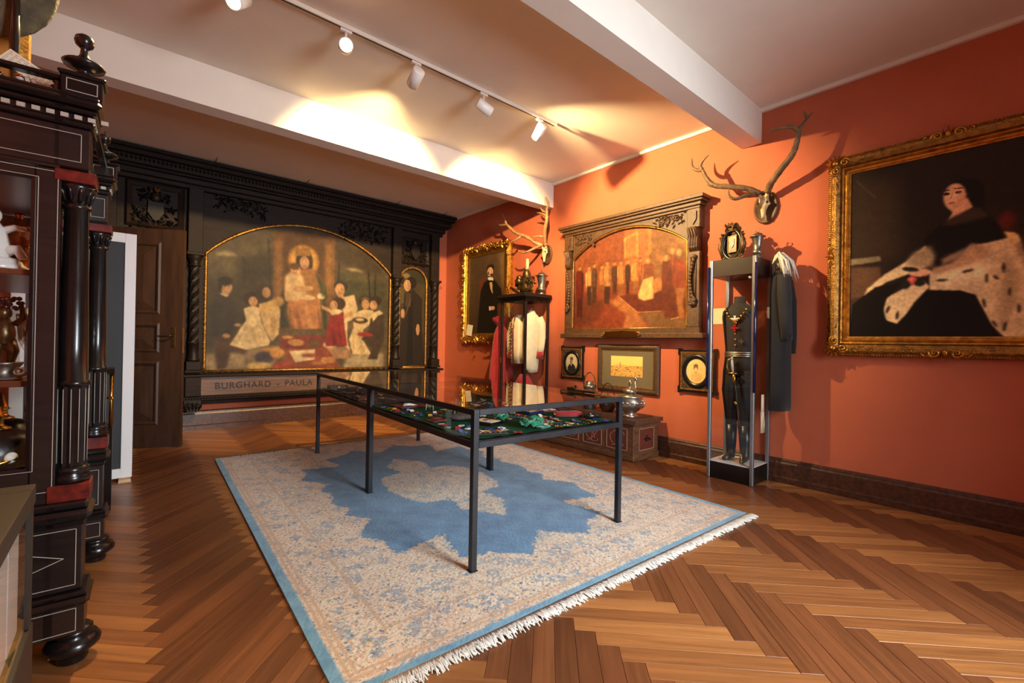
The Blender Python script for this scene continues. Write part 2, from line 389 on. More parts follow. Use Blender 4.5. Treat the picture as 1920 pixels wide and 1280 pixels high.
# open panelled door at the far left
dr = bpy.data.objects.new('door_1', None); COL.objects.link(dr); struct(dr)
dr.location = (.545, 6.66, .0); dr.rotation_euler = (0, 0, math.atan2(.50, -.865)+PI)   # local -x runs from the lock edge to the hinge
DOORW = mat('brown_door_wood', (46, 30, 22), .45, c2=(62, 41, 28), scale=4, stretch=(5, 5, .6), bump=.12)
d = MB()
DH, DWD = 2.575, 1.12
zs = [(.27, 1.02), (1.12, 1.47), (1.57, 2.42)]
d.bb(-.24, 0, -.025, .025, .012, DH); d.bb(-DWD, -.24-.68, -.025, .025, .012, DH)
for z0, z1 in ((.012, .27), (1.02, 1.12), (1.47, 1.57), (2.42, DH)): d.bb(-.92, -.24, -.025, .025, z0, z1)
d.build('door_frame', DOORW, dr)
for z0, z1 in zs:
    p = MB(); p.bb(-.92, -.24, -.012, .012, z0, z1)
    p.rectframe(-.88, -.28, z0+.04, z1-.04, [(0, -.012), (.0, -.03), (.02, -.036), (.04, -.026)])
    q = .13
    p.add([(-.87, -.013, z0+.05), (-.29, -.013, z0+.05), (-.29, -.013, z1-.05), (-.87, -.013, z1-.05),
           (-.87+q, -.03, z0+.05+q*.8), (-.29-q, -.03, z0+.05+q*.8), (-.29-q, -.03, z1-.05-q*.8), (-.87+q, -.03, z1-.05-q*.8)],
          [(0,1,5,4),(1,2,6,5),(2,3,7,6),(3,0,4,7),(4,5,6,7)])
    p.build('door_panel', DOORW, dr)
p = MB(); p.bb(-.115, -.075, -.03, -.024, 1.18, 1.42, .002); p.build('lock_plate', BRONZE, dr)
p = MB(); p.tube([(-.095, -.028, 1.32), (-.095, -.07, 1.32), (-.11, -.078, 1.318), (-.2, -.076, 1.312), (-.235, -.07, 1.318)], [.009, .009, .01, .008, .006], 8); p.build('door_handle', BRONZE, dr)
p = MB(); p.bb(-.001, .003, -.014, .014, 1.12, 1.42); p.build('strike_plate', BRASS, dr)
# painted pictures: P polygon, E ellipse, S stroke, G ground, N grain (u right, v down)
ART_MAIN=[['G',[84,74,58],[92,80,62]],['N',0.1,9],['P',[70,62,46],8,[[-0.003,0.469],[0.332,0.429],[0.337,0.75],[0.002,0.852]]],['P',[104,94,72],16,[[0.001,0.265],[0.309,0.149],[0.321,0.332],[0.004,0.423]]],['P',[178,168,142],4,[[0.05,0.279],[0.099,0.257],[0.149,0.268],[0.137,0.286],[0.058,0.292]]],['P',[62,54,40],14,[[0.15,0.286],[0.31,0.235],[0.323,0.43],[0.152,0.427]]],['S',[50,42,32],0.0061,[[0.176,0.282],[0.182,0.447]]],['S',[50,42,32],0.0054,[[0.224,0.268],[0.222,0.442]]],['S',[52,44,34],0.0074,[[0.29,0.153],[0.304,0.469]]],['P',[72,74,50],8,[[0.637,0.313],[0.959,0.355],[0.963,0.556],[0.64,0.5]]],['P',[196,186,160],4,[[0.704,0.274],[0.785,0.265],[0.821,0.287],[0.738,0.288]]],['P',[90,88,62],5,[[0.715,0.302],[0.87,0.309],[0.871,0.365],[0.705,0.365]]],['S',[44,36,26],0.011,[[0.845,0.242],[0.861,0.479]]],['S',[44,36,26],0.0075,[[0.895,0.277],[0.892,0.476]]],['S',[48,40,28],0.009,[[0.669,0.241],[0.666,0.403]]],['P',[70,56,36],12,[[0.622,0.049],[0.867,0.14],[0.945,0.299],[0.749,0.256],[0.636,0.233]]],['P',[120,82,44],4,[[0.313,0.093],[0.644,0.044],[0.655,0.726],[0.322,0.726]]],['P',[152,106,54],5,[[0.32,0.159],[0.358,0.152],[0.362,0.5],[0.324,0.504]]],['P',[152,106,54],5,[[0.587,0.135],[0.634,0.126],[0.639,0.473],[0.592,0.478]]],['P',[96,62,34],6,[[0.365,0.101],[0.578,0.057],[0.584,0.399],[0.37,0.425]]],['E',[196,142,58],4,0.472,0.259,0.0829,0.105,0],['E',[222,172,78],5,0.472,0.259,0.0682,0.0871,0],['E',[62,40,26],3,0.475,0.271,0.0453,0.0948,0],['P',[160,116,56],2,[[0.423,0.197],[0.437,0.169],[0.45,0.188],[0.465,0.157],[0.481,0.183],[0.498,0.159],[0.508,0.186],[0.507,0.221],[0.426,0.234]]],['E',[214,166,126],2,0.475,0.271,0.0256,0.0436,0],['E',[184,142,108],3,0.477,0.273,0.014,0.0349,0],['E',[226,175,133],3,0.473,0.269,0.0102,0.0261,0],['E',[104,74,56],1,0.464,0.269,0.0038,0.0022,0],['E',[104,74,56],1,0.483,0.266,0.0038,0.0022,0],['E',[158,122,93],1,0.473,0.281,0.0033,0.0044,0],['E',[176,112,90],1,0.473,0.293,0.0056,0.0022,0],['P',[172,116,66],4,[[0.416,0.343],[0.447,0.32],[0.519,0.303],[0.567,0.362],[0.588,0.505],[0.583,0.716],[0.536,0.737],[0.438,0.737],[0.393,0.623],[0.376,0.499]]],['P',[188,124,78],5,[[0.387,0.536],[0.47,0.509],[0.562,0.52],[0.591,0.709],[0.525,0.734],[0.44,0.729]]],['P',[152,90,54],4,[[0.441,0.569],[0.474,0.72],[0.456,0.729],[0.428,0.621]]],['P',[206,146,98],4,[[0.491,0.539],[0.525,0.705],[0.506,0.714],[0.476,0.566]]],['P',[146,86,50],3,[[0.549,0.56],[0.58,0.703],[0.562,0.711]]],['P',[160,112,60],4,[[0.468,0.336],[0.54,0.326],[0.568,0.428],[0.521,0.472],[0.469,0.439]]],['P',[52,54,40],5,[[0.375,0.424],[0.391,0.523],[0.381,0.624],[0.409,0.71],[0.355,0.719],[0.348,0.527]]],['P',[60,58,38],5,[[0.529,0.302],[0.595,0.438],[0.605,0.715],[0.583,0.716],[0.568,0.454]]],['P',[222,196,160],4,[[0.374,0.374],[0.418,0.331],[0.468,0.362],[0.491,0.488],[0.441,0.531],[0.377,0.53]]],['E',[214,166,126],2,0.43,0.326,0.026,0.0342,0],['E',[184,142,108],3,0.427,0.328,0.0142,0.0273,0],['E',[226,175,133],3,0.433,0.324,0.0104,0.0205,0],['E',[104,74,56],1,0.423,0.324,0.0039,0.0017,0],['E',[104,74,56],1,0.443,0.322,0.0039,0.0017,0],['E',[158,122,93],1,0.434,0.333,0.0034,0.0034,0],['E',[176,112,90],1,0.433,0.343,0.0057,0.0017,0],['E',[110,72,40],3,0.423,0.304,0.0259,0.0228,0],['P',[214,166,126],3,[[0.419,0.432],[0.521,0.426],[0.521,0.452],[0.47,0.464],[0.42,0.469]]],['E',[216,190,156],3,0.496,0.503,0.0415,0.018,0],['P',[214,166,126],3,[[0.379,0.474],[0.405,0.471],[0.401,0.534],[0.382,0.536]]],['E',[232,224,200],2,0.569,0.488,0.0214,0.021,0],['S',[74,84,48],0.0053,[[0.569,0.506],[0.58,0.716]]],['E',[78,84,50],4,0.582,0.439,0.0129,0.0527,0],['P',[166,146,120],6,[[0.006,0.886],[0.197,0.868],[0.199,0.976],[0.008,0.99]]],['P',[176,162,138],6,[[0.725,0.881],[0.958,0.881],[0.96,1.006],[0.704,0.996]]],['P',[150,128,104],4,[[0.197,0.845],[0.357,0.831],[0.359,0.974],[0.199,0.982]]],['P',[170,130,100],3,[[0.585,0.834],[0.747,0.833],[0.749,0.915],[0.587,0.92]]],['P',[130,52,40],3,[[0.356,0.731],[0.591,0.722],[0.607,0.847],[0.357,0.849]]],['P',[146,70,48],3,[[0.357,0.849],[0.607,0.841],[0.704,0.996],[0.322,0.991]]],['P',[100,84,52],3,[[0.351,0.725],[0.594,0.709],[0.595,0.755],[0.351,0.762]]],['P',[222,208,176],3,[[0.404,0.864],[0.543,0.851],[0.542,0.92],[0.437,0.94]]],['E',[200,146,84],2,0.44,0.808,0.0424,0.0229,0.1],['S',[120,80,46],0.0081,[[0.475,0.813],[0.564,0.837]]],['E',[206,150,76],5,0.32,0.874,0.0571,0.032,0],['E',[76,66,86],4,0.283,0.905,0.0484,0.039,0],['E',[214,182,110],4,0.257,0.957,0.057,0.0218,0],['E',[180,66,48],4,0.369,0.959,0.0507,0.0175,0],['E',[96,104,62],5,0.358,0.899,0.0289,0.0249,0],['E',[214,150,76],5,0.344,0.88,0.0345,0.0322,0],['E',[208,150,80],2,0.594,0.929,0.0195,0.0238,0],['E',[198,136,70],2,0.63,0.925,0.0287,0.0227,0],['E',[190,110,60],4,0.56,0.946,0.0321,0.0157,0],['E',[232,214,190],4,0.623,0.821,0.0375,0.0186,0],['E',[190,80,70],3,0.656,0.814,0.0201,0.0107,0],['P',[62,54,48],4,[[0.066,0.52],[0.121,0.52],[0.156,0.603],[0.152,0.698],[0.116,0.772],[0.061,0.785],[0.032,0.704],[0.038,0.578]]],['P',[90,64,46],4,[[0.062,0.773],[0.116,0.772],[0.203,0.841],[0.189,0.889],[0.126,0.865],[0.109,0.97],[0.068,0.976],[0.057,0.886]]],['E',[214,166,126],2,0.102,0.477,0.0252,0.0441,0],['E',[184,142,108],3,0.096,0.48,0.0137,0.0352,0],['E',[226,175,133],3,0.106,0.475,0.01,0.0265,0],['E',[104,74,56],1,0.096,0.475,0.0037,0.0022,0],['E',[104,74,56],1,0.115,0.472,0.0038,0.0022,0],['E',[158,122,93],1,0.108,0.486,0.0033,0.0044,0],['E',[176,112,90],1,0.107,0.499,0.0055,0.0022,0],['E',[48,36,28],3,0.096,0.441,0.0318,0.0278,0],['E',[48,36,28],3,0.075,0.471,0.0082,0.0322,0],['E',[200,148,108],3,0.106,0.772,0.0168,0.0139,0],['P',[220,206,176],2,[[0.079,0.512],[0.116,0.522],[0.103,0.538],[0.076,0.523]]],['E',[200,148,108],3,0.154,0.704,0.0155,0.0094,0],['P',[226,206,168],3,[[0.195,0.669],[0.261,0.666],[0.309,0.798],[0.302,0.828],[0.193,0.856],[0.12,0.828]]],['P',[232,212,176],3,[[0.18,0.601],[0.224,0.577],[0.256,0.596],[0.262,0.674],[0.195,0.684]]],['P',[206,182,142],4,[[0.226,0.706],[0.264,0.826],[0.246,0.838],[0.213,0.719]]],['P',[240,224,190],5,[[0.173,0.709],[0.195,0.696],[0.175,0.827],[0.149,0.827]]],['E',[52,36,26],3,0.218,0.536,0.0395,0.0431,0],['E',[214,166,126],2,0.224,0.553,0.0206,0.0312,0],['E',[184,142,108],3,0.225,0.554,0.0113,0.025,0],['E',[226,175,133],3,0.223,0.551,0.0082,0.0187,0],['E',[104,74,56],1,0.215,0.551,0.0031,0.0016,0],['E',[104,74,56],1,0.231,0.549,0.0031,0.0016,0],['E',[158,122,93],1,0.223,0.559,0.0027,0.0031,0],['E',[176,112,90],1,0.223,0.568,0.0045,0.0016,0],['P',[212,184,140],3,[[0.251,0.566],[0.334,0.528],[0.356,0.601],[0.35,0.753],[0.317,0.803],[0.281,0.728],[0.261,0.656]]],['P',[186,156,112],4,[[0.307,0.629],[0.335,0.627],[0.328,0.775],[0.309,0.788]]],['E',[74,46,30],3,0.27,0.495,0.0369,0.0559,0],['E',[214,166,126],2,0.286,0.491,0.0194,0.0342,0],['E',[184,142,108],3,0.281,0.493,0.0106,0.0273,0],['E',[226,175,133],3,0.29,0.489,0.0078,0.0205,0],['E',[104,74,56],1,0.282,0.489,0.0029,0.0017,0],['E',[104,74,56],1,0.297,0.487,0.0029,0.0017,0],['E',[158,122,93],1,0.292,0.498,0.0025,0.0034,0],['E',[176,112,90],1,0.291,0.508,0.0043,0.0017,0],['E',[224,186,92],2,0.292,0.588,0.0392,0.0134,0],['E',[184,146,80],4,0.345,0.542,0.0287,0.0322,0],['P',[214,166,126],3,[[0.242,0.597],[0.278,0.582],[0.288,0.598],[0.252,0.615]]],['P',[228,208,172],3,[[0.687,0.485],[0.762,0.458],[0.785,0.556],[0.77,0.626],[0.724,0.656],[0.726,0.792],[0.741,0.853],[0.701,0.82],[0.7,0.603]]],['E',[52,36,28],3,0.681,0.407,0.0409,0.0405,0],['E',[214,166,126],2,0.676,0.432,0.0283,0.0458,0],['E',[184,142,108],3,0.678,0.434,0.0155,0.0367,0],['E',[226,175,133],3,0.674,0.43,0.0113,0.0275,0],['E',[104,74,56],1,0.663,0.429,0.0042,0.0023,0],['E',[104,74,56],1,0.684,0.427,0.0042,0.0023,0],['E',[158,122,93],1,0.673,0.442,0.0036,0.0046,0],['E',[176,112,90],1,0.674,0.455,0.0062,0.0023,0],['P',[214,166,126],3,[[0.661,0.464],[0.695,0.461],[0.707,0.494],[0.673,0.503]]],['P',[214,166,126],3,[[0.675,0.625],[0.749,0.579],[0.761,0.601],[0.687,0.651]]],['P',[158,36,36],3,[[0.626,0.61],[0.697,0.581],[0.706,0.684],[0.726,0.827],[0.599,0.829],[0.606,0.702]]],['P',[120,22,26],4,[[0.643,0.687],[0.662,0.82],[0.64,0.826],[0.627,0.714]]],['E',[70,38,26],3,0.669,0.529,0.0418,0.043,0],['E',[214,166,126],2,0.642,0.542,0.0211,0.0321,0],['E',[184,142,108],3,0.65,0.543,0.0116,0.0257,0],['E',[226,175,133],3,0.636,0.541,0.0084,0.0192,0],['E',[104,74,56],1,0.628,0.541,0.0031,0.0016,0],['E',[104,74,56],1,0.644,0.54,0.0032,0.0016,0],['E',[158,122,93],1,0.633,0.55,0.0027,0.0032,0],['E',[176,112,90],1,0.635,0.559,0.0046,0.0016,0],['P',[232,218,188],2,[[0.615,0.582],[0.652,0.566],[0.699,0.578],[0.675,0.604],[0.631,0.613]]],['P',[214,166,126],3,[[0.573,0.548],[0.63,0.574],[0.625,0.597],[0.574,0.572]]],['P',[228,208,170],3,[[0.761,0.588],[0.826,0.559],[0.887,0.562],[0.886,0.647],[0.822,0.706],[0.832,0.804],[0.88,0.891],[0.76,0.885],[0.735,0.778],[0.762,0.695]]],['P',[204,180,140],4,[[0.792,0.708],[0.81,0.707],[0.837,0.874],[0.807,0.881]]],['E',[64,42,28],3,0.827,0.494,0.0365,0.0363,0],['E',[214,166,126],2,0.832,0.52,0.0243,0.0363,0],['E',[184,142,108],3,0.834,0.521,0.0134,0.0291,0],['E',[226,175,133],3,0.831,0.518,0.0097,0.0218,0],['E',[104,74,56],1,0.822,0.518,0.0036,0.0018,0],['E',[104,74,56],1,0.84,0.516,0.0036,0.0018,0],['E',[158,122,93],1,0.83,0.528,0.0031,0.0036,0],['E',[176,112,90],1,0.831,0.538,0.0053,0.0018,0],['S',[232,210,170],0.0036,[[0.806,0.484],[0.83,0.471],[0.855,0.483]]],['E',[80,60,42],2,0.803,0.64,0.0483,0.0222,0],['E',[226,206,170],2,0.8,0.635,0.0264,0.0111,0],['P',[72,56,44],3,[[0.866,0.627],[0.912,0.582],[0.955,0.589],[0.959,0.787],[0.929,0.845],[0.915,0.924],[0.854,0.923],[0.882,0.845],[0.811,0.776],[0.858,0.705]]],['E',[56,38,28],3,0.901,0.487,0.0378,0.0369,0],['E',[214,166,126],2,0.884,0.523,0.0237,0.034,0],['E',[184,142,108],3,0.891,0.524,0.013,0.0272,0],['E',[226,175,133],3,0.879,0.521,0.0094,0.0203,0],['E',[104,74,56],1,0.87,0.521,0.0035,0.0017,0],['E',[104,74,56],1,0.888,0.519,0.0035,0.0017,0],['E',[158,122,93],1,0.876,0.531,0.0031,0.0034,0],['E',[176,112,90],1,0.878,0.54,0.0052,0.0017,0],['P',[230,214,182],2,[[0.875,0.58],[0.924,0.559],[0.95,0.58],[0.913,0.603],[0.881,0.647]]],['E',[176,50,44],3,0.836,0.741,0.049,0.0168,0],['S',[180,150,108],0.0034,[[0.157,0.804],[0.199,0.695]]],['S',[180,150,108],0.0036,[[0.264,0.814],[0.239,0.7]]],['S',[172,140,98],0.0038,[[0.328,0.763],[0.307,0.629]]],['S',[180,150,108],0.0047,[[0.765,0.846],[0.757,0.709]]],['S',[186,156,114],0.0048,[[0.831,0.867],[0.793,0.749]]],['S',[118,20,24],0.0057,[[0.689,0.806],[0.67,0.659]]],['S',[140,86,54],0.0049,[[0.413,0.685],[0.402,0.572]]],['S',[120,84,46],0.0038,[[0.329,0.528],[0.323,0.146]]],['S',[120,84,46],0.0044,[[0.631,0.501],[0.625,0.101]]],['E',[196,150,80],3,0.395,0.774,0.0295,0.01,0],['E',[90,96,56],4,0.537,0.809,0.0317,0.013,0],['E',[150,60,44],5,0.518,0.893,0.0526,0.013,0],['N',0.12,36],['N',0.1,90]]
ART_WING=[['G',[78,66,44],[74,60,40]],['N',0.12,7],['P',[60,56,38],14,[[-0.153,0.03],[0.923,-0.013],[0.934,0.158],[-0.142,0.193]]],['P',[92,88,56],6,[[-0.139,0.247],[0.227,0.218],[0.237,0.365],[-0.129,0.409]]],['E',[150,120,70],8,0.283,0.105,0.1388,0.0258,0],['P',[46,36,30],3,[[0.244,0.276],[0.532,0.227],[0.824,0.313],[0.844,0.616],[0.947,0.967],[-0.081,0.97],[0.073,0.715],[0.194,0.476]]],['P',[34,26,22],5,[[0.391,0.324],[0.519,0.321],[0.56,0.955],[0.338,0.963]]],['P',[80,60,40],4,[[0.293,0.271],[0.451,0.267],[0.46,0.397],[0.27,0.401]]],['E',[40,28,22],3,0.464,0.166,0.1736,0.0595,0],['E',[214,166,126],2,0.333,0.196,0.114,0.0554,0],['E',[184,142,108],3,0.374,0.198,0.0628,0.0444,0],['E',[226,175,133],3,0.305,0.194,0.0453,0.0332,0],['E',[104,74,56],1,0.262,0.194,0.0169,0.0028,0],['E',[104,74,56],1,0.348,0.191,0.017,0.0028,0],['E',[158,122,93],1,0.293,0.209,0.0147,0.0055,0],['E',[176,112,90],1,0.303,0.225,0.0249,0.0028,0],['E',[200,148,108],2,0.2,0.469,0.0623,0.0441,0],['E',[200,148,108],2,0.706,0.617,0.0589,0.0564,0],['S',[100,78,50],0.0255,[[0.455,0.322],[0.246,0.512]]],['N',0.06,30]]
